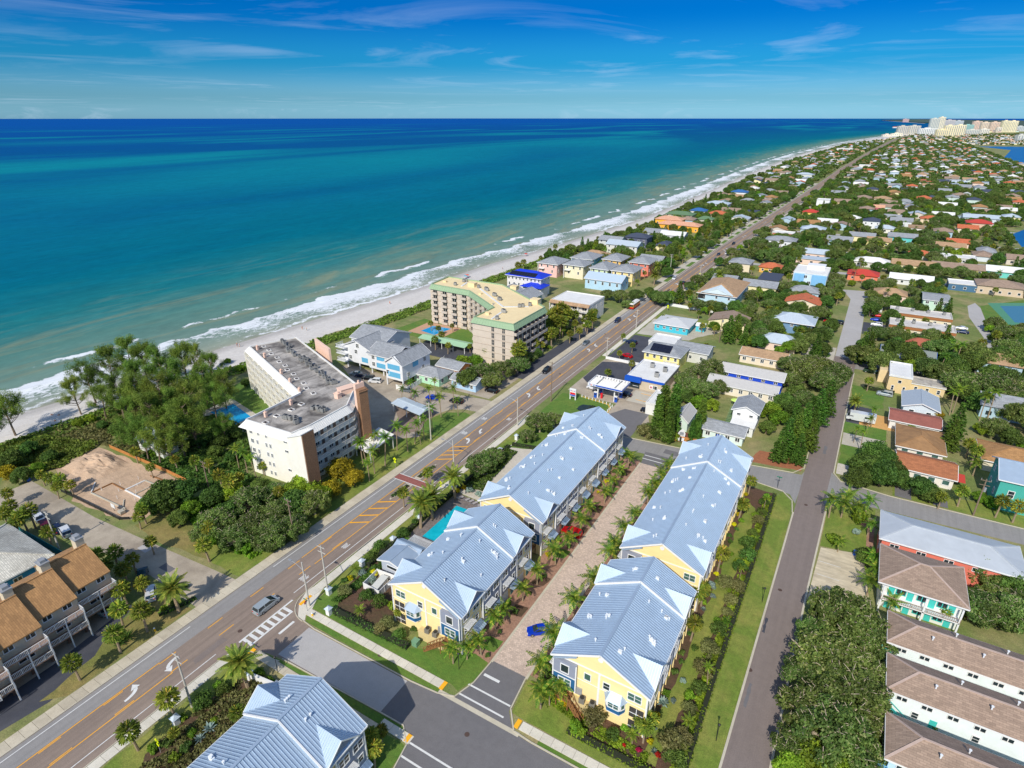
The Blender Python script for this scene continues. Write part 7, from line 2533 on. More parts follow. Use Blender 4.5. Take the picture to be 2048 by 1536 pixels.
for px,py,k,s,z in((1960,1115,'oak',0.85,5),(1990,1140,'oak',0.85,4.5),(2025,1165,'dark',0.9,4),(2000,1185,'oak',0.75,4),(1950,1205,'oak',0.85,4),(1985,1220,'oak',0.85,4),(2025,1225,'oak',0.85,4),(2050,1200,'oak',0.7,4),(1905,1215,'bright',0.5,2.5),(1890,1225,'sabal',0.8,3),(1755,900,'dark',1.0,4.5),(1735,930,'dark',1.0,4),(1765,945,'dark',1.0,4),(1790,935,'dark',0.8,4),(1775,910,'dark',0.8,4.5),(1720,950,'dark',0.8,3.5),(1800,955,'dark',0.7,3),(1845,970,'dark',0.8,3.5),(1865,985,'dark',0.6,3),(1825,850,'bright',0.45,2.5),(1875,830,'gold',0.4,2),(1860,840,'oak',0.6,3),(1920,765,'oak',1.1,5),(1950,760,'oak',1.1,5),(1985,775,'oak',1.1,5),(2015,790,'oak',1.0,5),(1935,785,'dark',1.0,4),(1965,800,'dark',1.0,4),(2030,820,'oak',0.9,4),(2040,775,'oak',0.9,5),(1995,850,'oak',0.8,4),(1965,850,'bright',0.6,3),(1885,990,'sabal',1,4),(1925,985,'sabal',1,4),(1950,905,'sabal',1.1,4),(1940,890,'sabal',1.1,4),(1955,925,'coco',1.0,4),(2000,1010,'sabal',1.0,3.5),(2035,1020,'sabal',1.0,3.5),(1960,990,'bright',0.5,2),(1985,1000,'bright',0.5,2),(1730,865,'queen',0.7,6),(1715,855,'queen',0.6,5),(1740,835,'queen',0.6,5),(1750,825,'queen',0.6,5),(1690,1005,'coco',1.1,4.2),(1698,985,'coco',1.1,4.2),(1665,1005,'coco',1.1,4.2),(1738,1000,'coco',1.1,4.2),(1715,1015,'coco',0.9,3.5),(1716,800,'date',0.75,5),(1740,1050,'coco',0.8,3),(1715,1042,'bush',2.6,0),(1712,1068,'sbush',1.2,0),(1665,1085,'bush',2.0,0),(1680,1085,'coco',0.7,2.5),(1748,1110,'coco',0.9,3.5),(1750,1140,'coco',0.9,3.5),(1742,1165,'coco',0.9,3.5),(1785,1200,'coco',0.9,3.5),(1735,1105,'dark',0.5,2.5),(1920,780,'queen',1.0,8),(1912,790,'queen',0.9,7),(1975,795,'queen',1.0,8),(1992,790,'queen',1.0,8),(1908,695,'queen',1.0,8),(1922,692,'queen',1.0,8),(1740,758,'sabal',1.1,4.5),(1745,710,'sabal',1.1,4.5),(1755,705,'sabal',0.9,4),(1815,722,'bright',0.5,2),(1840,728,'bright',0.5,2),(1865,725,'coco',0.8,3),(1885,750,'dark',0.7,3),(1865,1450,'bush',1.6,0),(1930,1465,'bush',2.0,0),(1820,1425,'dbush',1.0,0)):
 at(k,px,py,s,z)
hedge('dark hedge in front of the sand coloured block',[(9,222.4),(18,222)],1.2,1.6,LF_DARK,16)
dl=[(vegline(y)+0.5,y)for y in range(40,520,12)]
groundcover('dune_scrub',dl+[(vegline(y)+9,y)for y in range(508,30,-12)],26000,1.5,0.55,LF_CAS)
groundcover('dune_scrub',[(-198,60),(-176,68),(-150,72),(-150,84),(-192,100),(-196,80)],9000,1.3,0.5,LF_OLIVE)
groundcover('dune_scrub',[(-190,40),(-175,50),(-172,56),(-176,68),(-199,62),(-200,40)],9000,1.6,0.5,LF_CAS)
groundcover('undergrowth',[(-134,69),(-98,71),(-108,79),(-128,79),(-150,78),(-160,70)],12000,1.5,0.5,LF_DARK)
groundcover('undergrowth',[(-98,58),(-116,58),(-130,62),(-128,68),(-97,70)],6000,0.7,0.4,LF_BRIGHT)
groundcover('undergrowth',[(-168,76),(-150,70),(-128,80),(-130,96),(-165,96)],12000,1.4,0.5,LF_DARK)
groundcover('garden_plants',[(-76,23),(-74.5,40),(-66,40.6),(-66,30),(-71,18)],5000,0.8,0.3,LF_OLIVE)
groundcover('garden_plants',[(-74.6,58),(-74.6,80),(-72.6,80),(-72.4,64),(-73,58)],2600,0.9,0.3,LF_DARK)
groundcover('garden_plants',[(-75,102),(-75,125),(-72,125),(-70,104)],3000,0.9,0.3,LF_DARK)
groundcover('garden_plants',[(-8.8,58),(-8.8,138),(-7.5,138),(-7.6,58)],7000,0.6,0.3,LF_BRIGHT)
groundcover('garden_plants',[(-33,62),(-30,60),(-20,58.4),(-12,58),(-12,60),(-22,60.6),(-28,62)],2200,0.5,0.26,LF_BRIGHT)
def car_paint(name,rgb255):
 return mat('car_'+name,lin(rgb255),0.25,0.03,0.5,metal=0.25)
TYRE=mat('tyre',(0.015,0.015,0.016),0.8)
LAMP=mat('lamp_glass',(0.75,0.75,0.72),0.2)
TAIL=mat('tail_lamp',(0.45,0.02,0.02),0.3)
def loft(secs,m=0):
 mb=MB()
 n=len(secs[0][1])
 for y,r in secs:
  mb.v+=[(x,y,z)for x,z in r]
 for i in range(len(secs)-1):
  for j in range(n):
   k=(j+1)%n
   mb.f.append((i*n+j,i*n+k,(i+1)*n+k,(i+1)*n+j))
   mb.m.append(m)
 mb.f+=[tuple(range(n))[::-1],tuple((len(secs)-1)*n+j for j in range(n))]
 mb.m+=[m,m]
 return mb
def car_proto(kind):
 S={'sedan':(4.6,0.90,[(-2.3,.80),(-2.2,.98),(-1.2,1.02),(1.0,.98),(2.0,.82),(2.3,.62)],[(-1.75,0),(-0.95,1),(0.35,1),(1.2,0)],1.45),'suv':(4.7,0.94,[(-2.35,.85),(-2.3,1.1),(-1.2,1.12),(1.0,1.1),(2.1,.98),(2.35,.7)],[(-2.25,0),(-2.0,1),(0.3,1),(1.15,0)],1.75),'minivan':(5.0,0.98,[(-2.5,.8),(-2.45,1.1),(-1.2,1.12),(1.3,1.08),(2.2,.9),(2.5,.65)],[(-2.42,0),(-2.15,1),(0.5,1),(1.75,0)],1.78),'panel_van':(5.6,1.0,[(-2.8,.9),(-2.78,1.3),(-1.2,1.3),(1.6,1.28),(2.4,1.1),(2.8,.7)],[(-2.78,0),(-2.7,1),(1.0,1),(1.9,0)],2.3)}[kind]
 L,hw,belt,cab,zr=S
 root=thing(kind,None,None,(0,-500,0))
 secs=[]
 for y,z in belt:
  k=0.86 if abs(y)>L/2-0.15 else 1.0
  secs.append((y,[(-hw*k,.28),(hw*k,.28),(hw*k,z-.12),(hw*k*.94,z),(-hw*k*.94,z),(-hw*k,z-.12)]))
 b=loft(secs).ob('body',WHITE,root)
 fix_normals(b.data)
 zb=belt[2][1]-0.04
 secs=[(y,[(-hw*(.92-.14*t),zb+(zr-zb-.07)*t*1.0 if t else zb),(hw*(.92-.14*t),zb+(zr-zb-.07)*t if t else zb),(hw*.78,zb+(zr-zb)*t),(-hw*.78,zb+(zr-zb)*t)])for y,t in cab]
 g=MB()
 ya,yb,yc,yd=[c[0]for c in cab]
 bt,tp=hw*.92,hw*.76
 pts=[(-bt,ya,zb),(bt,ya,zb),(bt,yd,zb),(-bt,yd,zb),(-tp,yb,zr-.06),(tp,yb,zr-.06),(tp,yc,zr-.06),(-tp,yc,zr-.06)]
 g.v=pts
 g.f=[(0,1,5,4),(1,2,6,5),(2,3,7,6),(3,0,4,7),(4,5,6,7)]
 g.m=[0]*5
 fix_normals(g.ob('windows',WHITE if kind=='panel_van' else GLASS,root).data)
 r=MB()
 r.slab([(-tp-.03,yb-.06,zr),(tp+.03,yb-.06,zr),(tp+.03,yc+.06,zr-.02),(-tp-.03,yc+.06,zr-.02)],.08)
 for s in(-1,1):
  for(y0,y1)in((ya,yb),(yd,yc)):
   r.bar((s*bt,y0,zb),(s*tp,y1,zr-.05),.09,.09)
  r.bar((s*(bt+.0),(yb+yc)/2,zb),(s*tp,(yb+yc)/2,zr-.05),.1,.07)
 r.ob('roof',WHITE,root)
 if kind=='panel_van':
  w=MB()
  w.slab([(-bt+.06,yd+.02,zb+.05),(bt-.06,yd+.02,zb+.05),(tp,yc+.04,zr-.2),(-tp,yc+.04,zr-.2)],.05)
  w.ob('windshield',GLASS,root)
 wm=MB().cyl((-.11,0,0),(.11,0,0),.33,.33,14).mesh('wheel',[TYRE])
 rm=MB().cyl((-.12,0,0),(.12,0,0),.19,.19,10).mesh('rim',[GREYMETAL])
 for s in(-1,1):
  for y in(-L*.29,L*.31):
   o=place('wheel',wm,root,(s*(hw-.08),y,.33))
   place('rim',rm,o)
  h=MB()
  h.box(-.17,-.06,-.07,.17,.05,.07)
  h.ob('headlight',LAMP,root,(s*hw*.62,L/2-.02,.62))
  h=MB()
  h.box(-.15,-.04,-.12,.15,.05,.12)
  h.ob('tail_light',TAIL,root,(s*hw*.66,-L/2+.02,.82))
 return root
CARS={k:car_proto(k)for k in('sedan','suv','minivan','panel_van')}
PAINTS={'silver':(168,178,182),'blue':(12,60,190),'black':(24,26,34),'grey':(110,118,126),'white':(226,228,230),'red':(196,20,30),'maroon':(92,14,40),'navy':(30,42,76),'teal':(30,62,70),'green':(40,70,50)}
USED=set()
def car(px,py,kind,col,rz,label,group=None):
 x,y=P(px,py,0.4)
 pm=car_paint(col,PAINTS[col])
 src=CARS[kind]
 mats={'body':pm,'roof':pm}
 if kind=='panel_van':
  mats['windows']=pm
 r=dup(src,(x,y,0.025),math.radians(rz),label,group,None,mats)
 r['category']='van' if 'van' in kind else 'car'
 return r
RD='cars driving on the beach road'
for a in((533,1212,'minivan','silver',0,'silver minivan driving past the ladder crosswalk at the side street',RD),(1079,1262,'sedan','blue',128,'glossy blue sedan standing slantwise on the paver drive'),(1093,742,'suv','black',180,'black car on the beach road beside the cream-roofed condominium\'s oaks',RD),(1172,686,'sedan','grey',180,'grey sedan on the beach road next to the condominium driveway',RD),(1235,642,'suv','navy',180,'dark blue car driving in front of the red trolley bus',RD),(1349,557,'suv','white',180,'white car at the far brick crossing of the beach road',RD),(1367,566,'sedan','black',0,'dark car right of the white car at the far crossing',RD),(1437,509,'sedan','navy',180,'dark car beside a white one on the distant beach road',RD),(1453,507,'suv','white',0,'white car beside a dark one on the distant beach road',RD),(1432,520,'suv','black',0,'nearest dark car of the distant cluster on the beach road',RD),(1467,488,'suv','black',180,'farthest dark car of the distant cluster on the beach road',RD),(1254,712,'sedan','red',75,'red car parked under palms in front of the yellow solar house'),(1263,686,'suv','navy',80,'dark blue car parked left of the white flat-roofed building'),(1187,776,'suv','white',90,'white car at the pumps under the fuel canopy'),(1250,789,'sedan','black',90,'dark car at the right end of the fuel canopy'),(1296,822,'suv','black',95,'black car parked by the cypresses at the gas station exit'),(1143,1066,'suv','red',88,'bright red car under the palms by the long left town house')):
 car(*a)
PK='cars parked by the grey-roofed condominium'
for a in((750,763,'suv','white',110,'white car parked behind the brown chimney tower'),(737,757,'suv','black',110,'dark car left of the white one behind the brown chimney tower'),(712,748,'sedan','silver',110,'silver car furthest left behind the grey-roofed condominium'),(722,752,'sedan','navy',110,'navy car second from left behind the grey-roofed condominium'),(865,796,'sedan','blue',100,'small blue car in the palm-lined parking by the beach road'),(913,803,'suv','black',95,'black car nearest the beach road in the palm-lined parking'),(813,781,'sedan','grey',100,'grey car under palms right of the white carport'),(983,782,'suv','black',90,'black car half under the oaks by the beach road')):
 car(*a,PK)
PK='cars parked by the cream-roofed condominium'
for a in((1101,657,'suv','white',100,'white car in the shaded court right of the cream-roofed condominium'),(1096,652,'sedan','silver',100,'silver car behind the white one right of the cream-roofed condominium'),(1112,667,'sedan','navy',100,'navy car nearest in the court right of the cream-roofed condominium')):
 car(*a,PK)
PK='cars in the left car park'
for a in((78,1036,'sedan','white',80,'white car furthest back in the left car park'),(91,1050,'minivan','maroon',72,'maroon van in the left car park row'),(114,1058,'sedan','navy',80,'navy car between maroon van and white van'),(131,1064,'minivan','white',78,'white van at the end of the left car park row'),(286,1152,'suv','teal',60,'dark teal car under the trees near the big date palm'),(302,1188,'suv','white',60,'white car directly left of the big date palm'),(203,1220,'sedan','silver',92,'silver car parked beneath the brown-roofed balcony row')):
 car(*a,PK)
PK='cars parked in the streets on the right'
for a in((1769,789,'suv','silver',88,'silver car on the ochre drive beside the dark hedge'),(1741,743,'suv','green',88,'green and white car in front of the sand coloured block'),(1750,622,'panel_van','white',90,'white van above the small motel car lot'),(1755,632,'sedan','red',90,'red car in the small motel lot'),(1752,640,'sedan','blue',90,'blue car below the red one in the motel lot'),(1753,650,'suv','white',90,'white car below the blue one in the motel lot'),(1752,658,'suv','grey',90,'grey car lowest in the motel lot'),(1658,643,'sedan','red',85,'upper red car under trees left of the concrete street'),(1661,650,'suv','red',85,'lower red car under trees left of the concrete street'),(1676,646,'suv','black',85,'black car under trees left of the concrete street'),(1923,657,'sedan','white',90,'white car right of the front flat motel'),(1925,665,'sedan','navy',90,'navy car right of the front flat motel'),(1985,646,'suv','navy',90,'navy car near the tennis court'),(1989,655,'suv','white',90,'white car near the tennis court')):
 car(*a,PK)
for s in CARS.values():
 for ch in list(KIDS[s.name]):
  for g in KIDS.get(ch.name,[]):
   bpy.data.objects.remove(g)
  bpy.data.objects.remove(ch)
 bpy.data.objects.remove(s)
def trolley():
 x,y=P(1270,615)
 root=thing('trolley_bus','red and yellow trolley bus with pale roof on the beach road','bus',(x-0.5,y,0.02))
 RED,YE=mat('bus_red',lin((190,40,30)),0.4,0.05),mat('bus_yellow',lin((226,160,40)),0.4,0.05)
 MB().box(-1.25,-4.6,.4,1.25,4.6,1.25).ob('body',RED,root)
 MB().box(-1.24,-4.6,1.26,1.24,4.6,1.45).box(-1.24,-4.6,2.4,1.24,4.6,2.6).box(-1.24,-4.6,1.46,-1.1,-4.4,2.39).box(1.1,-4.6,1.46,1.24,-4.4,2.39).box(-1.24,4.4,1.46,-1.1,4.6,2.39).box(1.1,4.4,1.46,1.24,4.6,2.39).ob('window_frame',YE,root)
 MB().box(-1.2,-4.55,1.46,1.2,4.55,2.39).ob('windows',GLASS,root)
 MB().box(-1.3,-4.8,2.62,1.3,4.8,2.8).box(-.7,-4.4,2.8,.7,4.4,3.1).ob('roof',ROOFWHITE,root)
 wm=MB().cyl((-.13,0,0),(.13,0,0),.48,.48,14).mesh('wheel',[TYRE])
 for sx in(-1,1):
  for wy in(-3,3):
   place('wheel',wm,root,(sx*1.15,wy,.48))
trolley()
x,y=P(1722,843)
rv=thing('camper','white camper van parked on the pale drive right of the road','camper',(x,y,0.03),math.radians(92))
MB().box(-1.15,-3.6,.5,1.15,2.4,2.9).box(-1.12,2.4,1.9,1.12,3.4,2.85).ob('body',car_paint('white',PAINTS['white']),rv)
MB().box(-1.05,2.4,.5,1.05,4.2,1.4).ob('cab',car_paint('white',PAINTS['white']),rv)
MB().slab([(-1,4.0,1.4),(1,4.0,1.4),(1,3.3,1.95),(-1,3.3,1.95)],.06).ob('windshield',GLASS,rv)
for s in(-1,1):
 MB().box(s*1.16-.02,-2.2,1.6,s*1.16+.02,-.6,2.2).ob('side_window',GLASS,rv)
 for wy in(-2.2,3.0):
  MB().cyl((s*.95,wy,.36),(s*1.15,wy,.36),.36,.36,12).ob('wheel',TYRE,rv)
x,y=P(1362,878)
bt=thing('motor_boat','small white motor boat on a trailer behind the orange fence','boat',(x,y,0),math.radians(10))
loft([(-2.6,[(-.9,.9),(0,.6),(.9,.9),(1,1.5),(-1,1.5)]),(.5,[(-.95,.9),(0,.6),(.95,.9),(1.05,1.55),(-1.05,1.55)]),(2.1,[(-.5,1.1),(0,.9),(.5,1.1),(.6,1.7),(-.6,1.7)]),(2.9,[(-.05,1.5),(0,1.45),(.05,1.5),(.06,1.8),(-.06,1.8)])]).ob('hull',WHITE,bt)
MB().box(-.5,-.8,1.5,.5,.3,2.1).ob('console',GREYMETAL,bt)
MB().box(-.25,-3.0,.9,.25,-2.5,2.0).ob('outboard_motor',BLACK,bt)
MB().bar((0,-2.8,.5),(0,4.0,.5),.12,.12).bar((-1,-.6,.45),(1,-.6,.45),.1,.1).cyl((-1.1,-.6,.32),(-.9,-.6,.32),.32,.32,10).cyl((.9,-.6,.32),(1.1,-.6,.32),.32,.32,10).ob('trailer',GREYMETAL,bt)
def pole(px,py,H,label,m=POLE,arm=0,cross=True,box=False,group='poles along the roads'):
 x,y=P(px,py)
 root=thing('utility_pole' if cross else 'street_light',label,'utility pole' if cross else 'street light',(x,y,0),0,group)
 MB().cyl((0,0,-.1),(0,0,H),.19,.12,8).ob('post',m,root)
 if cross:
  for z in(H-.4,H-1.6):
   MB().bar((-1.0,0,z),(1.0,0,z),.1,.12).ob('crossarm',m,root)
  for i in range(3):
   MB().cyl((-.9+.9*i,0,H-.3),(-.9+.9*i,0,H+.05),.06,.06,6).ob('insulator',GREYMETAL,root)
 if box:
  MB().cyl((.35,0,H-3.2),(.35,0,H-2.2),.28,.28,10).ob('transformer',GREYMETAL,root)
 if arm:
  o=MB().tube([(0,0,H*.82),(-1.6,0,H*.9),(-3.0,0,H*.92)],[.06,.05,.05],6).ob('lamp_arm',GREYMETAL,root)
  MB().box(-3.7,-.16,H*.92-.08,-2.9,.16,H*.92+.08).ob('lamp_head',GREYMETAL,o)
for a in((657,1190,12,'tall pole standing right of the corner street light, near white pillars'),(384,1414,11.5,'leaning grey pole on the lawn at the lower left of the beach road'),(862,880,12,'concrete pole in front of the white carport'),(1102,803,14,'dark slender pole beside the gas station lawn',WOODPOLE),(1213,716,8.5,'concrete pole beside the gas station asphalt corner'),(1272,656,8.5,'concrete pole at the turquoise house lot'),(118,1096,9.5,'grey pole in the left car park beside the white van'),(1946,1031,10,'leaning wooden pole with transformer before the teal house',WOODPOLE,0,True,True),(590,1082,11,'thin pole among the oaks near the beach road',WOODPOLE),(420,985,9,'pole behind the sandy building plot',WOODPOLE),(1340,545,11,'pole left of the far brick crossing'),(1398,565,10,'pole right of the far brick crossing'),(1425,560,10,'pole beside the tan-roofed apartments\' lawn',WOODPOLE),(1460,535,9,'pole among the oaks on the far right kerb',WOODPOLE),(1438,685,12,'wooden pole behind the pines near the turquoise house',WOODPOLE,0,True,True),(1975,1385,6,'short dark pole between the upper and middle motel strips',WOODPOLE)):
 pole(*a)
for a in((619,1212,10.5,'concrete pole with lamp arm at the street corner beside the stop sign',POLE,1),(1035,852,9.5,'concrete street light with lamp arm above the oak by the gas station',POLE,1),(908,936,8.5,'concrete street light beside the yellow hatching and brick crossing',POLE,1)):
 pole(*a[:4],a[4],a[5],False)
YSIGN=mat('fluorescent_sign',lin((226,240,20)),0.5,0.03)
def cross_sign(px,py,label):
 x,y=P(px,py)
 r=thing('crossing_sign',label,'road sign',(x,y,0),0,'yellow crossing signs')
 MB().cyl((0,0,0),(0,0,3.0),.05,.05,6).ob('post',GREYMETAL,r)
 for z,k in((2.6,.55),(1.75,.4)):
  b=MB()
  b.poly([(0,-.06,z-k),(k,-.06,z),(0,-.06,z+k),(-k,-.06,z)]).poly([(0,.0,z-k),(-k,.0,z),(0,.0,z+k),(k,.0,z)])
  q=b.ob('sign_plate',YSIGN,r)
  if k>.5:
   MB().box(-.06,-.08,z-.18,.06,-.065,z+.1).box(-.15,-.08,z-.3,-.05,-.065,z-.16).box(.05,-.08,z-.3,.15,-.065,z-.16).cyl((0,-.066,z+.2),(0,-.08,z+.2),.08,.08,8).ob('walker_symbol',BLACK,q)
for a in((791,935,'yellow crossing sign on the left pavement near the brick crossing'),(882,983,'yellow crossing sign on the right, between date palm and brick crossing'),(1335,622,'yellow crossing sign beside the turquoise house'),(1345,548,'yellow crossing sign left of the far crossing'),(1399,556,'yellow crossing sign right of the far crossing'),(1606,387,'yellow sign left of the distant crossing'),(1625,392,'yellow sign right of the distant crossing'),(322,1505,'tall yellow sign at the kerb by the bottom palms')):
 cross_sign(*a)
x,y=P(615,1222)
r=thing('stop_sign','red stop sign under a green street name sign at the corner','stop sign',(x,y,0))
MB().cyl((0,0,0),(0,0,3.0),.05,.05,6).ob('post',GREYMETAL,r)
o=MB().prism([(.4*math.cos(math.radians(22.5+45*i)),.4*math.sin(math.radians(22.5+45*i)))for i in range(8)],0,.04).ob('sign_plate',SIGNRED,r,(0,-.1,2.2))
o.rotation_euler=(math.pi/2,0,math.radians(100))
text_part('STOP',.28,r,(.17,-.1,2.2),(math.pi/2,0,math.radians(100)),WHITE)
SGREEN=mat('street_sign_green',lin((20,120,96)),0.5,0.04)
MB().box(-.55,-.02,2.72,.55,.02,2.95).ob('name_blade',SGREEN,r)
x,y=P(1555,975)
r=thing('street_name_sign','green street name sign on a dark post at the grass strip\'s upper end','street sign',(x,y,0))
MB().cyl((0,0,0),(0,0,3.2),.06,.06,6).ob('post',BLACK,r)
MB().box(-.6,-.02,2.95,.6,.02,3.2).box(-.02,-.6,2.7,.02,.6,2.93).ob('name_blade',SGREEN,r)
HYD=mat('hydrant_yellow',lin((240,190,30)),0.5,0.05)
for px,py,t in((625,1232,'by the street corner lawn'),(310,1262,'in the palm lawn left of the beach road')):
 x,y=P(px,py)
 r=thing('fire_hydrant','yellow fire hydrant with white cap '+t,'fire hydrant',(x,y,0),0,'fire hydrants')
 MB().cyl((0,0,0),(0,0,.65),.16,.15,10).cyl((-.3,0,.45),(.3,0,.45),.08,.08,8).ob('barrel',HYD,r)
 MB().cyl((0,0,.65),(0,0,.85),.18,.06,10).ob('cap',WHITE,r)
PB=MB().box(-.42,-.42,0,.42,.42,1.5).mesh('shaft',[WHITE])
PC=MB().poly([(-.62,-.62,1.5),(.62,-.62,1.5),(0,0,2.0)]).poly([(.62,-.62,1.5),(.62,.62,1.5),(0,0,2.0)]).poly([(.62,.62,1.5),(-.62,.62,1.5),(0,0,2.0)]).poly([(-.62,.62,1.5),(-.62,-.62,1.5),(0,0,2.0)]).poly([(-.62,.62,1.49),(.62,.62,1.49),(.62,-.62,1.49),(-.62,-.62,1.49)]).mesh('cap',[ROOFPALE])
for x,y,t in((-76.6,68.6,'beside the pool cabana shrubs'),(-76.5,59.3,'at the tall pole near the corner'),(-72.6,55.6,'at the hedge end by the side street'),(-76.1,27.7,'on the lawn at the bottom left'),(-75.9,77.5,'facing the pergola'),(-75.9,86.5,'nearest the swimming pool'),(-76.0,100.5,'beside the crossing date palm'),(-75.9,122,'between the two oaks'),(-75.8,131,'at the lawn near the gas station')):
 r=thing('gate_pillar','white square pillar with metal pyramid cap '+t,'pillar',(x,y,0),0,'white pillars along the town house grounds')
 place('shaft',PB,r)
 place('cap',PC,r)
r=thing('entrance_wall','low white entrance wall between two capped pillars behind the date palm','wall',(-70.5,39.2,0),math.radians(8))
MB().box(-2.6,-.15,0,2.6,.15,1.3).box(-2.7,-.2,1.3,2.7,.2,1.42).ob('panel',WHITE,r)
for s in(-1,1):
 o=place('pillar',PB,r,(s*3.0,0,0))
 place('cap',PC,o)
x,y=P(832,1290)
r=thing('transformer_box','green utility box on the corner lawn below the left town house','utility box',(x,y,0))
MB().box(-.55,-.5,0,.55,.5,1.1).ob('cabinet',mat('utility_green',lin((110,150,120)),0.6,0.06),r)
MB().box(-.6,-.55,1.1,.6,.55,1.18).ob('lid',mat('utility_green',(0,0,0)),r)
LG=MB().box(-.32,-1.0,.3,.32,.35,.38).slab([(-.32,.35,.38),(.32,.35,.38),(.32,1.0,.85),(-.32,1.0,.85)],.07).mesh('bed',[mat('lounger_grey',lin((166,160,158)),0.8,0.06)])
LL=MB().box(-.3,-.85,0,-.24,-.79,.3).box(.24,-.85,0,.3,-.79,.3).box(-.3,.4,0,-.24,.46,.3).box(.24,.4,0,.3,.46,.3).mesh('legs',[GREYMETAL])
for i,(px,py)in enumerate(((920,998),(933,1002),(941,1005),(948,1009),(958,1013))):
 x,y=P(px,py)
 r=thing('sun_lounger','%s grey lounger of the row at the far end of the swimming pool'%('leftmost','second','third','fourth','rightmost')[i],'lounger',(x,y,0.02),math.radians(160),'loungers by the pool')
 place('bed',LG,r)
 place('legs',LL,r)['kind']='stuff'
def heap():
 mb=MB()
 n=22
 for i in range(n+1):
  for j in range(n+1):
   u,v=i/n*2-1,j/n*2-1
   h=max(0,1-u*u)*max(0,1-v*v)*(1.9+1.4*mnoise.noise((u*2.5,v*2.5,.4))+.6*mnoise.noise((u*7,v*7,2)))
   mb.v.append((u*8,v*5.5,h-.05))
 for i in range(n):
  for j in range(n):
   mb.f.append((i*(n+1)+j,(i+1)*(n+1)+j,(i+1)*(n+1)+j+1,i*(n+1)+j+1))
   mb.m.append(0)
 tag(mb.ob('sand_heap',BUILDSAND,None,(-166,61.5,0)),'heaped mound of sand at the beach end of the building plot','sand heap')
heap()
r=thing('foundation_forms','pale boards and pipes laid out as house footings on the sandy plot','foundation',(-145,60,0))
for i,(a,b,w)in enumerate((((-8,-6),(6,-5.4),.3),((-8,-1),(-8,-6),.3),((-2,-1),(-2,4),.3),((-2,4),(6,4.4),.3),((6,4.4),(6,-1),.3),((-2,-1),(6,-1),.3),((2,-1),(2,4.2),.25),((-8,-1),(-2,-1),.25),((-12,-3),(-8,-6),.2),((7.5,-7),(2,-3.5),.2),((-3,6),(3,6.6),.2))):
 MB().bar((*a,.12),(*b,.12),w,.3).ob('form_board',(CONC,WOOD,WHITE)[i%3],r)
for i in range(10):
 MB().cyl((-7+i*1.4,-4+(i*7%5)*1.9,0),(-7+i*1.4,-4+(i*7%5)*1.9,.9),.06,.06,6).ob('pipe',WHITE,r)
panel_fence('silt_fence','low dark silt fence along the car park side of the sandy plot',[(-160,50.6),(-136,51.6),(-134,53)],.7,BLACK,2.4)
panel_fence('board_fence','brown board fence along the far side of the sandy plot',[(-172,68.6),(-146,69.2),(-133,69)],1.0,FENCEWOOD,2.4)
x,y=P(229,1022)
r=thing('plot_sign','small white notice board at the corner of the sandy plot','sign',(x,y,0))
MB().box(-.05,-.05,0,.05,.05,1.0).ob('post',WOODPOLE,r)
MB().box(-.8,-.06,.9,.8,.06,1.9).ob('board',WHITE,r)
x,y=P(244,1027)
r=thing('pallet_stack','stack of grey blocks on a pallet beside the notice board','pallet',(x,y,0))
MB().box(-.7,-.6,0,.7,.6,.15).ob('pallet',WOOD,r)
for i in range(12):
 MB().box(-.66+(i%3)*.45,-.55+(i//3%2)*.56,.16+(i//6)*.36,-.24+(i%3)*.45,-.02+(i//3%2)*.56,.5+(i//6)*.36).ob('block',CONC,r)
x,y=P(362,1042)
r=thing('skid_loader','black and green mini loader half hidden under the trees','loader',(x,y,0),.6)
MB().box(-.7,-1.1,.5,.7,.9,1.2).ob('chassis',BLACK,r)
MB().box(-.55,-.5,1.2,.55,.5,2.0).ob('cab',mat('loader_green',lin((60,140,60)),0.5,0.05),r)
MB().bar((-.8,-.8,1.6),(-.8,1.6,.7),.15,.2).bar((.8,-.8,1.6),(.8,1.6,.7),.15,.2).box(-.9,1.5,.2,.9,2.1,.8).ob('bucket_arm',BLACK,r)
for s in(-1,1):
 for wy in(-.6,.6):
  MB().cyl((s*.7,wy,.4),(s*.95,wy,.4),.4,.4,12).ob('wheel',TYRE,r)
for i,(px,py,m_)in enumerate(((1709,1110,SIGNBLUE),(1718,1113,AQUA),(58,962,SIGNBLUE))):
 x,y=P(px,py)
 r=thing('wheeled_bin',('blue wheeled bin beside the pale parking lot','aqua wheeled bin right of the blue one','blue bin among shrubs at the car park end')[i],'bin',(x,y,0),0,'wheeled bins')
 MB().box(-.3,-.35,.1,.3,.35,1.0).ob('tub',m_,r)
 MB().box(-.33,-.4,1.0,.33,.38,1.08).ob('lid',m_,r)
x,y=P(1741,1044)
r=thing('picnic_table','pale picnic table on red paving beside the coral building','table',(x,y,0),.5)
MB().box(-.9,-.4,.7,.9,.4,.78).ob('top',SANDY,r)
for s in(-1,1):
 MB().box(-.9,s*.75-.15,.4,.9,s*.75+.15,.46).ob('bench',SANDY,r)
 MB().bar((s*.7,-.7,0),(s*.7,.2,.7),.08,.1).bar((s*.7,.7,0),(s*.7,-.2,.7),.08,.1).ob('trestle',SANDY,r)
sheet('red_path',[(13.2,125),(14.6,125),(14.6,139),(11.5,139),(11.5,137),(13.2,136)],0.02,PAVERRED)
x,y=P(1470,812)
r=thing('garden_parasol','lime green parasol beside the white two storey house','parasol',(x,y,0))
MB().cyl((0,0,0),(0,0,2.3),.03,.03,6).ob('pole',GREYMETAL,r)
mb=MB()
for i in range(8):
 a,b=math.pi*i/4,math.pi*(i+1)/4
 mb.poly([(1.6*math.cos(a),1.6*math.sin(a),2.1),(1.6*math.cos(b),1.6*math.sin(b),2.1),(0,0,2.6)])
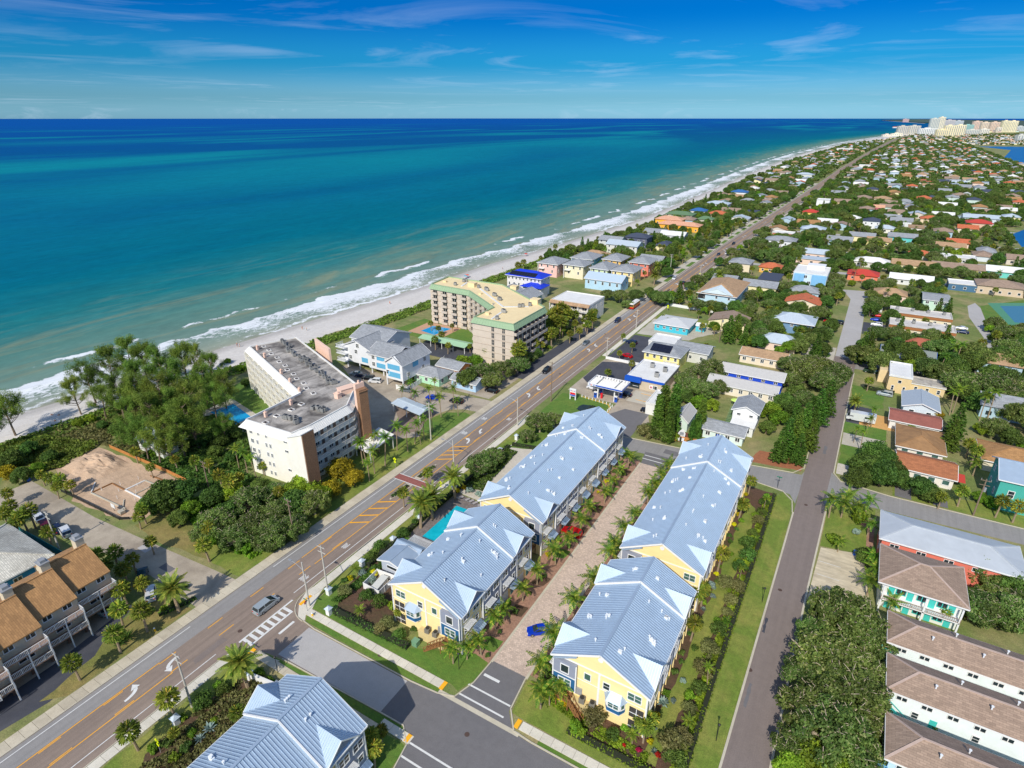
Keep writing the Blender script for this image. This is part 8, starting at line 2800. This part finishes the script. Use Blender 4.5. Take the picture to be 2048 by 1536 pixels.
mb.ob('canopy',mat('lime_canvas',lin((200,230,110)),0.8,0.05),r)
def person_mesh(pose):
 J={'stand':[(0,0,.95),(0,0,1.2),(0,0,1.45),(0,0,1.58),(0,0.02,1.72),(-.1,0,.9),(-.11,.03,.5),(-.12,0,.06),(-.12,.1,.03),(.1,0,.9),(.12,-.05,.5),(.13,-.1,.06),(.13,0,.03),(-.2,0,1.42),(-.26,0,1.15),(-.27,.08,.88),(.2,0,1.42),(.26,0,1.15),(.27,.08,.88)],'sit':[(0,0,.12),(0,-.12,.35),(0,-.2,.6),(0,-.2,.72),(0,-.18,.86),(-.1,.05,.12),(-.12,.42,.38),(-.12,.75,.06),(-.12,.85,.05),(.1,.05,.12),(.12,.45,.3),(.12,.85,.06),(.12,.95,.08),(-.2,-.2,.58),(-.26,-.3,.34),(-.28,-.35,.08),(.2,-.2,.58),(.26,-.3,.34),(.28,-.35,.08)]}[pose]
 E_=[(0,1),(1,2),(2,3),(3,4),(0,5),(5,6),(6,7),(7,8),(0,9),(9,10),(10,11),(11,12),(2,13),(13,14),(14,15),(2,16),(16,17),(17,18)]
 R_=[.15,.14,.15,.06,.11,.10,.07,.05,.04,.10,.07,.05,.04,.07,.045,.035,.07,.045,.035]
 me=bpy.data.meshes.new('person')
 me.from_pydata(J,E_,[])
 o=bpy.data.objects.new('person',me)
 COL.objects.link(o)
 md=o.modifiers.new('skin','SKIN')
 for i,q in enumerate(me.skin_vertices[0].data):
  q.radius=(R_[i],R_[i])
  q.use_root=i==0
 o.modifiers.new('sub','SUBSURF').levels=1
 out=bpy.data.meshes.new_from_object(o.evaluated_get(bpy.context.evaluated_depsgraph_get()))
 bpy.data.objects.remove(o)
 out.materials.clear()
 out.materials.append(mat('skin',lin((196,146,116)),0.6,0.05))
 return out
PM={k:person_mesh(k)for k in('stand','sit')}
SW=MB().cyl((0,0,.78),(0,0,1.08),.19,.17,10).mesh('swimwear',[WHITE])
TW=MB().box(-.5,-.5,0,.5,1.1,.03).mesh('beach_towel',[WHITE])
CLO=[('red',(190,40,50)),('navy',(40,60,120)),('white',(220,220,214)),('orange',(220,130,40)),('teal',(40,150,160))]
for i,(px,py,pose,t)in enumerate(((395,705,'stand','wading at the water\'s edge left of the grey-roofed condominium'),(475,694,'stand','standing on the wet sand, left of two by the condominium'),(480,695,'stand','standing on the wet sand, right of two by the condominium'),(455,720,'sit','sitting on the sand nearest the grey-roofed condominium'),(394,741,'sit','sitting on the sand behind the beach pines'),(105,832,'sit','sitting left on the towels at the left beach'),(118,833,'sit','sitting right on the towels at the left beach'),(112,845,'sit','sitting nearest on the left beach'),(605,660,'stand','standing on the sand above the condominium roof\'s corner'),(614,663,'stand','standing second on the sand above the condominium roof\'s corner'),(780,609,'stand','walking on the beach near the cream-roofed condominium'),(1005,540,'stand','walking on the far beach behind the cobalt-roofed villa'),(500,722,'sit','sitting close to the dune scrub behind the condominium'))):
 x,y=P(px,py)
 c,rgb=CLO[i%5]
 r=thing('person','person in %s swimwear %s'%(c,t),'person',(x,y,.12),VR.uniform(0,6),'people on the beach')
 place('body',PM[pose],r)
 cm=paint(rgb)
 o=place('swimwear',SW,r,(0,0,0 if pose=='stand' else-.8),0,[cm])
 if pose=='sit':
  q=place('beach_towel',TW,None,(x,y,.1),r.rotation_euler[2],[paint(CLO[(i+2)%5][1])])
  tag(q,'%s towel under the person in %s swimwear %s'%(CLO[(i+2)%5][0],c,' '.join(t.split()[1:6])),'towel','beach towels')
for px,py,rgb,t in((932,558,(60,170,190),'turquoise beach parasol behind the cream-roofed condominium'),(1052,513,(210,50,50),'red beach parasol on the sand by the pink pastel house'),(935,556,(220,90,60),'orange beach parasol beside the turquoise one')):
 x,y=P(px,py)
 r=thing('beach_parasol',t,'parasol',(x,y,.1),0,'beach parasols')
 MB().cyl((0,0,0),(0,0,1.9),.03,.03,6).ob('pole',WHITE,r)
 mb=MB()
 for i in range(8):
  a,b=math.pi*i/4,math.pi*(i+1)/4
  mb.poly([(1.3*math.cos(a),1.3*math.sin(a),1.7),(1.3*math.cos(b),1.3*math.sin(b),1.7),(0,0,2.15)])
 mb.ob('canopy',paint(rgb),r)
MH=MB().cyl((0,0,0),(0,0,.012),.4,.4,12).mesh('manhole_cover',[mat('manhole_iron',lin((84,66,58)),.8,.1)])
for px,py in((934,1469),(760,1310),(480,1262),(990,878),(1120,748),(1210,668),(1560,1180),(1612,1010),(1005,800),(1500,1340)):
 x,y=P(px,py)
 place('manhole_cover',MH,road,(x,y,.024))
for i,(px,py,w,l)in enumerate(((1495,1390,.5,5),(1530,1250,.4,4),(420,1300,1.2,6),(1650,900,.8,5),(740,1085,.9,7),(960,870,.8,6))):
 x,y=P(px,py)
 sheet('asphalt_patch',wavy(rect(x-w/2,y-l/2,x+w/2,y+l/2),.12,.8,i),.020,(ASPHDARK,ASPHNEW,ROADB)[i%3],None,road)
sheet('motel_pool',[(26,104.4),(39,104.4),(39,108),(31,108),(27,107)],.03,POOLW)
for px,py,t in((918,1338,'on the corner lawn below the left near block'),(1524,1205,'on the grass strip beside the right road'),(1432,1482,'at the near end of the grass strip'),(556,1345,'on the verge behind the date palm')):
 x,y=P(px,py)
 r=thing('lamp_post','small black lamp post '+t,'lamp post',(x,y,0),0,'black lamp posts')
 MB().cyl((0,0,0),(0,0,3.2),.06,.05,8).ob('post',BLACK,r)
 MB().cyl((0,0,3.2),(0,0,3.6),.1,.2,8).cyl((0,0,3.6),(0,0,3.75),.22,.05,8).ob('lantern',BLACK,r)
RPAL={'grey':ROOFGREY,'white':ROOFWHITE,'tan':ROOFTAN,'brown':ROOFBROWN,'terracotta':ROOFTERRA,'red':ROOFRED,'pale blue':ROOFPALE,'navy':ROOFNAVY,'green':ROOFGREEN,'salmon':ROOFPINK,'blue':ROOFBLUEDARK,'golden':ROOFORANGE}
KNOWN=[(1727,546,15,11,3.6,'hip',(226,130,100),'red','salmon house with orange-red roof at the end of the concrete street'),(1745,440,13,12,6.6,'hip',(226,228,228),'navy','white two storey house with navy hip roof'),(1803,440,16,12,4.5,'gx',(216,220,224),'grey','white house with wide grey gabled roof'),(1860,436,14,11,4.2,'hip',(230,210,180),'terracotta','cream house with salmon tiled roof'),(1958,444,17,13,6.5,'hip',(220,186,160),'red','peach villa with bright red tiled roof'),(1962,434,26,14,5.5,'gx',(206,216,226),'pale blue','wide house with pale blue roof behind the red-roofed villa'),(1935,455,13,11,5.0,'gx',(232,220,196),'terracotta','cream house with orange roof before the red-roofed villa'),(1805,472,18,12,4.6,'gx',(96,196,196),'grey','turquoise house with grey gabled roof'),(1758,480,15,10,3.6,'gx',(236,226,160),'tan','pale yellow house with garage'),(1680,478,16,11,3.8,'gx',(150,196,216),'grey','light blue house with chimney'),(1744,521,19,11,3.4,'hip',(216,214,206),'white','low house with long white-grey roof'),(1826,527,22,10,3.4,'gx',(236,222,170),'tan','long cream house with tan roof and garage'),(1842,507,13,10,3.6,'hip',(226,226,220),'terracotta','white house with vivid orange roof'),(1903,512,26,12,3.4,'flat',(206,206,204),'white','long low building with white flat roof'),(1915,533,26,10,3.2,'gx',(206,196,130),'brown','long yellow-green house with brown roof'),(2010,540,18,12,3.6,'gx',(110,206,196),'white','turquoise bungalow with white roof at the right edge'),(2000,568,20,14,4.6,'hip',(206,186,160),'brown','large beige house with tan-brown roof and white garage'),(1930,566,15,11,3.4,'flat',(70,110,140),'white','blue house with white flat roof'),(1822,556,20,9,3.2,'gx',(220,222,222),'white','long house with bright white roof'),(1895,409,15,11,4.6,'gx',(96,180,210),'white','sky blue house with white and orange gable'),(1848,395,13,11,5,'hip',(230,200,150),'terracotta','house with orange hip roof'),(1920,389,13,12,6.5,'hip',(228,224,218),'brown','white two storey house with reddish roof'),(1758,414,9,9,5,'gx',(226,120,140),'salmon','small rose pink house'),(1728,394,15,13,5,'hip',(196,180,160),'brown','house with grey-brown hip roof'),(1766,396,16,13,5,'hip',(220,206,180),'tan','house with beige hip roof'),(1810,402,15,12,4.6,'hip',(200,216,220),'grey','house with pale grey hip roof'),(1685,402,15,11,4.4,'gx',(196,176,140),'brown','cream and brown house with wide eaves'),(1705,435,13,10,3.6,'hip',(226,196,130),'white','house with white roof and yellow wall'),(1648,399,12,12,8,'flat',(232,232,230),'white','tall white villa with crenellated roof'),(1622,423,13,10,3.6,'hip',(232,206,110),'red','yellow house with bright red roof'),(1655,442,15,10,3.6,'gx',(226,230,232),'white','white house with blue door'),(1627,456,17,13,5,'hip',(186,206,216),'pale blue','pale blue house with metal hip roof'),(1568,465,15,10,3.4,'flat',(186,120,90),'white','brick red house with white flat roof'),(1563,478,20,13,4.0,'hip',(216,220,222),'grey','wide white house with grey hip roofs'),(1543,532,12,9,3.4,'hip',(226,176,90),'terracotta','small ochre house with orange roof'),(1480,383,17,12,7.5,'hip',(232,234,234),'blue','white beach villa with blue roof'),(1472,392,16,10,4.5,'gx',(196,156,120),'tan','tan gabled house below the blue-roofed villa'),(1437,406,22,14,5.5,'hip',(210,214,216),'pale blue','villa with large pale grey hip roof'),(1362,427,24,14,5.5,'hip',(200,190,160),'green','house with broad green hip roof'),(1398,420,14,11,5,'hip',(220,220,216),'blue','house with bright blue roof'),(1437,426,16,11,4.5,'hip',(220,200,180),'terracotta','house with rust orange tile roof'),(1341,437,22,12,7.5,'hip',(240,176,60),'salmon','yellow villa with salmon tiled roof, upper wing'),(1360,448,34,12,4.8,'hip',(240,176,60),'salmon','yellow villa with salmon tiled roof, lower wing'),(1412,437,13,9,4.4,'hip',(200,196,180),'green','small house with green hip roof'),(1313,463,16,12,5,'gx',(196,206,216),'grey','house with blue-grey gabled roof'),(1348,468,18,12,5,'gx',(216,220,224),'white','house with white roof and blue trim'),(1306,517,14,11,4.5,'gx',(150,90,70),'grey','brick brown house with grey roof'),(1250,487,22,13,6,'gx',(216,216,210),'pale blue','large beach house with pale metal roof'),(1278,472,16,12,7,'hip',(90,96,116),'navy','dark blue house with navy roof'),(1225,478,16,12,5.5,'gx',(206,210,206),'grey','beach house with light grey gable roof'),(1610,348,22,14,7,'hip',(210,214,206),'pale blue','distant beach villa with pale roof'),(1690,297,40,16,8,'flat',(226,224,218),'white','long white distant beach building'),(1730,330,18,12,7,'flat',(228,226,220),'white','white flat-roofed house on the distant road')]
for px,py,w,d,h,rf,wall,rc,words in KNOWN:
 x,y=P(px,py,h)
 near=y<620 and x<200
 wins=[(0,max(2,int(w/4)),1.7,1.1,1.1,'plain')]+([(0,max(2,int(w/4)),4.6,1.0,1.1,'plain')]if h>5.4 else[])if near else[]
 o=house('house',words,'house',x-w/2,y-d/2,x+w/2,y+d/2,h,rf,2.3 if rf!='flat' else 0,wall,RPAL[rc],0.7 if rf!='flat' else 0.2,wins,None,caps=False,group='houses of the far town',short='the '+' '.join(words.split()[:6])if len(words.split())<=5 else None)
def blocked(x0,y0,x1,y1):
 for a,b,c,d in FOOT:
  if x0<c and x1>a and y0<d and y1>b:
   return True
 return False
BAYS=[(225,1560,1700,2720),(92,555,165,660),(690,2580,5000,4350)]
for b in BAYS:
 FOOT.append(b)
for y in range(-50,4000,10):
 FOOT.append((road_x(y)-9,y,road_x(y)+9+max(0,y-1500)*.006,y+10))
FOOT+=[(-45,38,-28,62),(-80,38,-40,57),(-41,60,-33,145),(-62,140,0,157),(-6,50,6,370),(-14,244,0,262),(5,240,60,251),(4,140,90,156),(-200,38,-95,54),(-80,146,-45,206),(-79,204,-62,262),(-14,56,-6,140),(3,102,16,146),(5,285,15,308),(40,285,52,420),(50,325,80,385),(-180,48,-130,70)]
for y0 in(402,470,545,625,710,800,900,1010):
 sheet('side_lane',[(road_x(y0)+6.4,y0),(330,y0+4),(330,y0+10),(road_x(y0)+6.4,y0+6)],0.009,CONCLIGHT)
 FOOT.append((road_x(y0)+6,y0-1,330,y0+10))
WALLS=[(228,226,220),(226,214,186),(206,216,222),(232,206,190),(196,214,206),(236,226,180),(210,200,186),(170,196,210)]
WN=['white','cream','bluish','peach','mint','yellow','beige','blue']
RN=['grey','white','grey','tan','brown','grey','pale blue','terracotta','brown','grey','tan','pale blue','golden','navy','grey','brown']
WIN_CACHE_PLAIN=MB().box(-.75,-.06,-.65,.75,.02,.65).mesh("window",[GLASS])
HP=[]
for i,(w,d,h,rf)in enumerate(((14,10,3.4,'hip'),(17,11,3.6,'gx'),(12,12,5.6,'hip'),(15,12,3.6,'gy'),(18,10,3.4,'flat'),(13,11,4.2,'gx'))):
 wb=MB()
 wb.box(-w/2,-d/2,0,w/2,d/2,h)
 if rf=='gx':
  for s in(-1,1):
   wb.poly([(s*w/2,-d/2,h),(s*w/2,d/2,h),(s*w/2,0,h+2.0)])
 if rf=='gy':
  for s in(-1,1):
   wb.poly([(-w/2,s*d/2,h),(w/2,s*d/2,h),(0,s*d/2,h+2.0)])
 rb=MB()
 pl,_=roof_planes(rf,w/2+.6,d/2+.6,h+(.26 if rf=='flat' else .03),2.3)
 for p in pl:
  rb.slab(p,.2)
 HP.append((w,d,rf,wb.mesh('wall',[WHITE]),rb.mesh('roof',[WHITE]),h))
rnd=random.Random(77)
cand=[]
for gx in range(-215,900,19):
 for gy in range(205,2300,22):
  x,y=gx+rnd.uniform(-4,4),gy+rnd.uniform(-5,5)
  s=vegline(y)
  if x<s+12 or(x<road_x(y)and y<350)or rnd.random()<0.40:
   continue
  q=proj(x,y,4)
  if not q or q[0]>2120 or q[0]<-40 or q[1]>1500:
   continue
  cand.append((q[2],x,y))
for gx in range(-140,2600,34):
 for gy in range(2300,4300,44):
  x,y=gx+rnd.uniform(-9,9),gy+rnd.uniform(-9,9)
  q=proj(x,y,4)
  if x>vegline(y)+14 and q and q[0]<2110 and rnd.random()<.62:
   cand.append((q[2],x,y))
cand.sort()
far_pts,n_ind=[],0
FSTUFF=MB()
FM=[paint(c)for c in WALLS]+[ROOFGREY,ROOFWHITE,ROOFTAN,ROOFBROWN,ROOFPALE,ROOFTERRA,ROOFORANGE,ROOFRED]
for dep,x,y in cand:
 w,d,rf,wm,rm,h=HP[rnd.randrange(6)]
 rz=rnd.choice((0,0,math.pi/2))
 ww,dd=(w,d)if rz==0 else(d,w)
 if blocked(x-ww/2-2,y-dd/2-2,x+ww/2+2,y+dd/2+2):
  continue
 FOOT.append((x-ww/2-1,y-dd/2-1,x+ww/2+1,y+dd/2+1))
 wi,rc=rnd.randrange(8),rnd.choice(RN)
 if n_ind<245:
  n_ind+=1
  root=thing('house',None,'house',(x,y,0),rz,'houses of the far town')
  place('wall',wm,root,mats=[FM[wi]])
  place('roof',rm,root,mats=[RPAL[rc]])
  if dep<560:
   for k in range(3):
    for fc,yy in((0,-d/2),(90,w/2)):
     L=w if fc==0 else d
     t=(k+.5)/3-.5
     place('window',WIN_CACHE_PLAIN,root,(t*L,yy,1.7)if fc==0 else(yy,t*L,1.7),math.radians(fc))if k<3 else None
  AUTO.append((root,'%s house with %s %s roof'%(WN[wi],rc.split()[0],{'hip':'hip','gx':'gabled','gy':'gabled','flat':'flat'}[rf]),x,y,h))
 else:
  b,n0=len(FSTUFF.v),len(FSTUFF.f)
  FSTUFF.box(x-ww/2,y-dd/2,0,x+ww/2,y+dd/2,h,wi)
  ri=8+rnd.choice((0,0,0,1,2,3,3,4,4,5,6,2))
  pl,_=roof_planes('hip' if rf!='flat' else 'flat',ww/2+.6,dd/2+.6,h+(.24 if rf=='flat' else 0),2.3)
  for p in pl:
   FSTUFF.slab([(a+x,c+y,e+.02)for a,c,e in p],.2,ri)
  far_pts.append((x,y))
tag(FSTUFF.ob('distant_houses',FM),kind='stuff')
def free(x,y,r):
 return not blocked(x-r,y-r,x+r,y+r)
tc=[]
for gx in range(-215,330,7):
 for gy in range(160,900,8):
  x,y=gx+rnd.uniform(-3.5,3.5),gy+rnd.uniform(-4,4)
  s=vegline(y)
  if x<s+3 or(x<-96 and y<335)or(x<-42 and y<280)or(x<45 and y<268 and x>-45 and y<240):
   continue
  q=proj(x,y,3)
  if not q or not(-20<q[0]<2090):
   continue
  tc.append((q[2],x,y))
tc.sort()
for dep,x,y in tc:
 u=rnd.random()
 beach=x<road_x(y)
 key='oak' if u<.40 else 'dark' if u<.66 else 'bright' if u<.76 else 'sabal' if u<.9 else 'queen' if u<.94 else 'pine' if u<.965 else 'coco'
 if beach and u<.2:
  key='sabal'
 r={'oak':1.7,'dark':1.5,'bright':1.3,'pine':1.2}.get(key,0.8)
 if not free(x,y,r):
  r=0.9
  key=rnd.choice(('sabal','bright','queen'))
  if not free(x,y,r)or rnd.random()<.5:
   continue
 if COUNT.get(key,0)>=298:
  continue
 s={'oak':rnd.uniform(.55,.95),'dark':rnd.uniform(.6,1.0),'bright':rnd.uniform(.5,.85),'sabal':rnd.uniform(.85,1.2),'queen':rnd.uniform(.6,.9),'pine':rnd.uniform(.6,.9),'coco':rnd.uniform(.9,1.2)}[key]
 if r==0.9 and key=='bright':
  s=.32
 plant(key,x,y,s)
 tc[tc.index((dep,x,y))]=None
rest=[(t[1],t[2])for t in tc if t]
for gx in range(-215,1300,9):
 for gy in range(880,2700,11):
  x,y=gx+rnd.uniform(-4,4),gy+rnd.uniform(-5,5)
  q=proj(x,y,3)
  if x<vegline(y)+3 or not q or q[0]>2090:
   continue
  rest.append((x,y))
for gx in range(330,1300,10):
 for gy in range(500,880,11):
  q=proj(gx,gy,3)
  if q and q[0]<2090:
   rest.append((gx+rnd.uniform(-4,4),gy+rnd.uniform(-4,4)))
for gx in range(-140,3000,27):
 for gy in range(2700,4600,30):
  q=proj(gx,gy,3)
  if q and q[0]<2090 and gx>vegline(gy)+8:
   rest.append((gx+rnd.uniform(-9,9),gy+rnd.uniform(-9,9)))
fine=[b for b in FOOT if b[3]>300]
cell={}
for b in fine:
 for i in range(int(b[0]//40),int(b[2]//40)+1):
  for j in range(int(b[1]//40),int(b[3]//40)+1):
   cell.setdefault((i,j),[]).append(b)
pts=[]
for x,y in rest:
 if any(a<x<c and b-.4<y<d for a,b,c,d in cell.get((int(x//40),int(y//40)),())):
  continue
 pts.append((x,y,0.0))
CL=[]
for i in range(3):
 rr_=random.Random(i)
 cl=[((rr_.uniform(-2.6,2.6),rr_.uniform(-2.6,2.6),rr_.uniform(2.2,5.2)),rr_.uniform(1.5,2.4))for _ in range(9)]
 C,U,V=leaf_cloud(cl,26,1.35,1.2,.8,.5)
 o=bpy.data.objects.new('distant_tree_form',quads('distant_tree_form',C,U,V,(LF_OAK,LF_DARK,LF_OAK)[i]))
 CL.append(o)
def scatter(name,pts,forms):
 for k,f in enumerate(forms):
  sub=pts[k::len(forms)]
  me=bpy.data.meshes.new(name)
  me.from_pydata(sub,[],[])
  o=place(name,me)
  o['kind']='stuff'
  ng=bpy.data.node_groups.new('wood','GeometryNodeTree')
  ng.interface.new_socket('Geometry',in_out='INPUT',socket_type='NodeSocketGeometry')
  ng.interface.new_socket('Geometry',in_out='OUTPUT',socket_type='NodeSocketGeometry')
  n,l=ng.nodes,ng.links
  gi,go=n.new('NodeGroupInput'),n.new('NodeGroupOutput')
  ip,oi=n.new('GeometryNodeInstanceOnPoints'),n.new('GeometryNodeObjectInfo')
  oi.inputs['Object'].default_value=f
  rs,rr2=n.new('FunctionNodeRandomValue'),n.new('FunctionNodeRandomValue')
  rs.data_type='FLOAT'
  rs.inputs[2].default_value,rs.inputs[3].default_value=.5,1.1
  rr2.data_type='FLOAT_VECTOR'
  rr2.inputs[0].default_value,rr2.inputs[1].default_value=(0,0,0),(0,0,6.28)
  l.new(gi.outputs[0],ip.inputs['Points'])
  l.new(oi.outputs['Geometry'],ip.inputs['Instance'])
  l.new(rs.outputs[1],ip.inputs['Scale'])
  l.new(rr2.outputs[0],ip.inputs['Rotation'])
  l.new(ip.outputs[0],go.inputs[0])
  o.modifiers.new('wood','NODES').node_group=ng
MIDF=[]
for k in('oak','dark','bright'):
 for nm_,parts in PROTO[k][:2]:
  MIDF.append(bpy.data.objects.new('crown_form',parts[1][1]))
MIDF=[MIDF[0],MIDF[2],MIDF[1],MIDF[3],MIDF[0],MIDF[2],MIDF[5]]
scatter('town_wood',[p for p in pts if p[1]<1000],MIDF)
scatter('distant_wood',[p for p in pts if p[1]>=1000],CL)
TOW=mat('tower_glass',lin((120,136,150)),0.4,0.1,0.05)
def tower(u0,u1,vt,vb,rgb,words,dep=18,strip=True):
 px0,px1,pt,pb=1448+u0*.293,1448+u1*.293,200+vt*.293,200+vb*.293
 x,y=P((px0+px1)/2,pb)
 q=proj(x,y)
 w=(px1-px0)*q[2]/CAM_F
 h=max(6,(pb-pt)*q[2]/CAM_F)
 root=thing('tower_block',words,'tower',(x,y,0),YAW*.9,'towers on the horizon')
 wm=paint(rgb)
 MB().box(-w/2,-dep/2,0,w/2,dep/2,h).ob('wall',wm,root)
 MB().box(-w*.18,-4,h,w*.12,4,h+4).ob('roof_house',wm,root)
 if strip:
  n=max(3,int(w/9))
  sm=MB().box(-1.5,-dep/2-.3,4,1.5,-dep/2,h-4).mesh('window_column',[TOW])
  for i in range(n):
   place('window_column',sm,root,(-w/2+(i+.5)*w/n,0,0))
 for f in range(1,int(h/9)):
  MB().box(-w/2-.4,-dep/2-.8,f*9,w/2+.4,-dep/2,f*9+.8).ob('floor_band',wm,root)
for a in((1175,1245,182,236,(196,190,176),'left grey-beige slab tower nearest the beach end'),(1250,1325,180,236,(204,200,186),'second grey-beige slab tower beside the leftmost one'),(1322,1440,197,238,(226,226,222),'row of white stepped low blocks between slab towers and skyline'),(1390,1450,133,215,(206,206,196),'tall pale grey tower with columns, left of the skyline peak'),(1446,1486,125,215,(232,222,196),'tallest cream tower with stepped top in the skyline'),(1492,1560,142,200,(206,196,190),'pinkish grey tower right of the tallest one'),(1562,1618,146,200,(196,200,200),'grey tower second right of the tallest one'),(1440,1515,205,250,(236,222,180),'low cream block in front of the skyline'),(1490,1560,180,250,(238,226,186),'left cream twin block in front of the skyline'),(1562,1628,176,248,(238,226,190),'right cream twin block in front of the skyline'),(1622,1692,172,212,(150,196,190),'tower with teal top in the middle skyline'),(1684,1742,151,212,(226,196,176),'salmon pink tower in the middle skyline'),(1742,1802,157,216,(232,212,186),'cream tower beside the salmon pink one'),(1804,1864,156,218,(232,204,180),'peach tower second right of the salmon one'),(1880,1928,148,220,(238,226,186),'left half of the broad yellow-cream tower'),(1930,1984,149,220,(240,228,190),'right half of the broad yellow-cream tower'),(1985,2046,182,214,(200,204,204),'low grey blocks at the right end of the skyline'),(1640,1730,205,238,(206,206,196),'long grey-white block below the teal-topped tower'),(1990,2047,240,278,(206,206,200),'pale block at the right edge before the bay'),(1140,1210,229,246,(236,226,200),'low cream hotel on the beach left of the towers'),(1080,1140,236,250,(226,214,196),'low beach hotel left of the cream hotel'),(1218,1258,131,152,(206,170,166),'lone pink block on the far shore beyond the towers'),(1740,1800,200,232,(226,220,206),'white block in front of the peach tower'),(1850,1885,190,222,(226,214,196),'small cream block left of the broad yellow tower')):
 tower(*a)
tag(MB().prism([P(1762,240.3),P(1800,243),P(1850,246.5),P(1905,249),P(1960,252),P(2110,262),P(2110,243),P(1850,238.5)],-1,12).ob('far_shore',mat('far_shore_trees',lin((62,82,66)),0.95,0.3,0.02)),kind='structure')
tag(MB().prism([P(1762,241.1),P(1800,244),P(1850,247.5),P(1850,247),P(1800,243.4)],-1,3).ob('far_beach',mat('beach_sand',(0,0,0))),kind='structure')
for i in range(28):
 x,y=P(1790+(i*37%250),256+(i*13%14))
 r=thing('resort_block',None,'building',(x,y,0),rnd.uniform(0,3),'low buildings before the towers')
 MB().box(-22,-9,0,22,9,9).ob('wall',FM[i%8],r)
 MB().slab([(-23,-10,9),(23,-10,9),(23,0,13),(-23,0,13)],.4).slab([(-23,0,13),(23,0,13),(23,10,9),(-23,10,9)],.4).ob('roof',(ROOFTERRA,ROOFPINK,ROOFWHITE,ROOFGREY)[i%4],r)
 AUTO.append((r,'%s low block with %s roof'%(WN[i%8],('orange tile','pale clay','white','grey')[i%4]),x,y,8))
 LANDMARKS.append(('the low blocks by the towers',x,y))if i==5 else None
LANDMARKS+=[('the red trolley bus',*P(1270,615)),('the silver minivan',*P(533,1212)),('the blue sedan',*P(1079,1262)),('the sandy building plot',-155,60),('the swimming pool',-69.8,89),('the brick crossing',-87.5,98.7),('the ladder crosswalk',-80,49),('the white camper',*P(1722,843)),('the pale parking lot',9,115),('the street corner stop sign',*P(615,1222)),('the condominium pool',-161,100),('the gas station pond',-66,160),('the tennis court',66,362),('the far crossing',-87.5,309),('the left car park',-125,46),('the big date palm',*P(343,1215)),('the shaded motel car lot',10,296),('the orange wooden fence',-38,153),('the parked boat',*P(1362,878))]
LMP=[(n,x,y,proj(x,y))for n,x,y in LANDMARKS]
LMP=[q for q in LMP if q[3]]
ORD=['closest','second','third','fourth','fifth','sixth','seventh','eighth','ninth','tenth','eleventh','twelfth','thirteenth','fourteenth','fifteenth']
AUTO+=POSTS
groups={}
for o,base,x,y,z in AUTO:
 q=proj(x,y,z)
 if not q:
  o['label']=base+' outside the picture'
  continue
 best=None
 for n,lx,ly,lq in sorted(LMP,key=lambda t:(t[1]-x)**2+(t[2]-y)**2)[:7]:
  dx,dy=q[0]-lq[0],q[1]-lq[1]
  rel=('left of' if dx<0 else 'right of')if abs(dx)>abs(dy)*1.2 else('behind' if dy<0 else 'in front of')
  k=(base,rel,n)
  if best is None or len(groups.get(k,()))<len(groups.get(best[0],())):
   best=(k,math.hypot(dx,dy))
  if len(groups.get(k,()))<3:
   best=(k,math.hypot(dx,dy))
   break
 groups.setdefault(best[0],[]).append((best[1],o))
for(base,rel,n),L in groups.items():
 L.sort(key=lambda t:t[0])
 for i,(dd,o)in enumerate(L):
  if len(L)==1:
   o['label']='%s %s %s'%(base,rel,n)
  else:
   o['label']='%s %s %s %s'%(ORD[min(i,14)],base,rel,n)
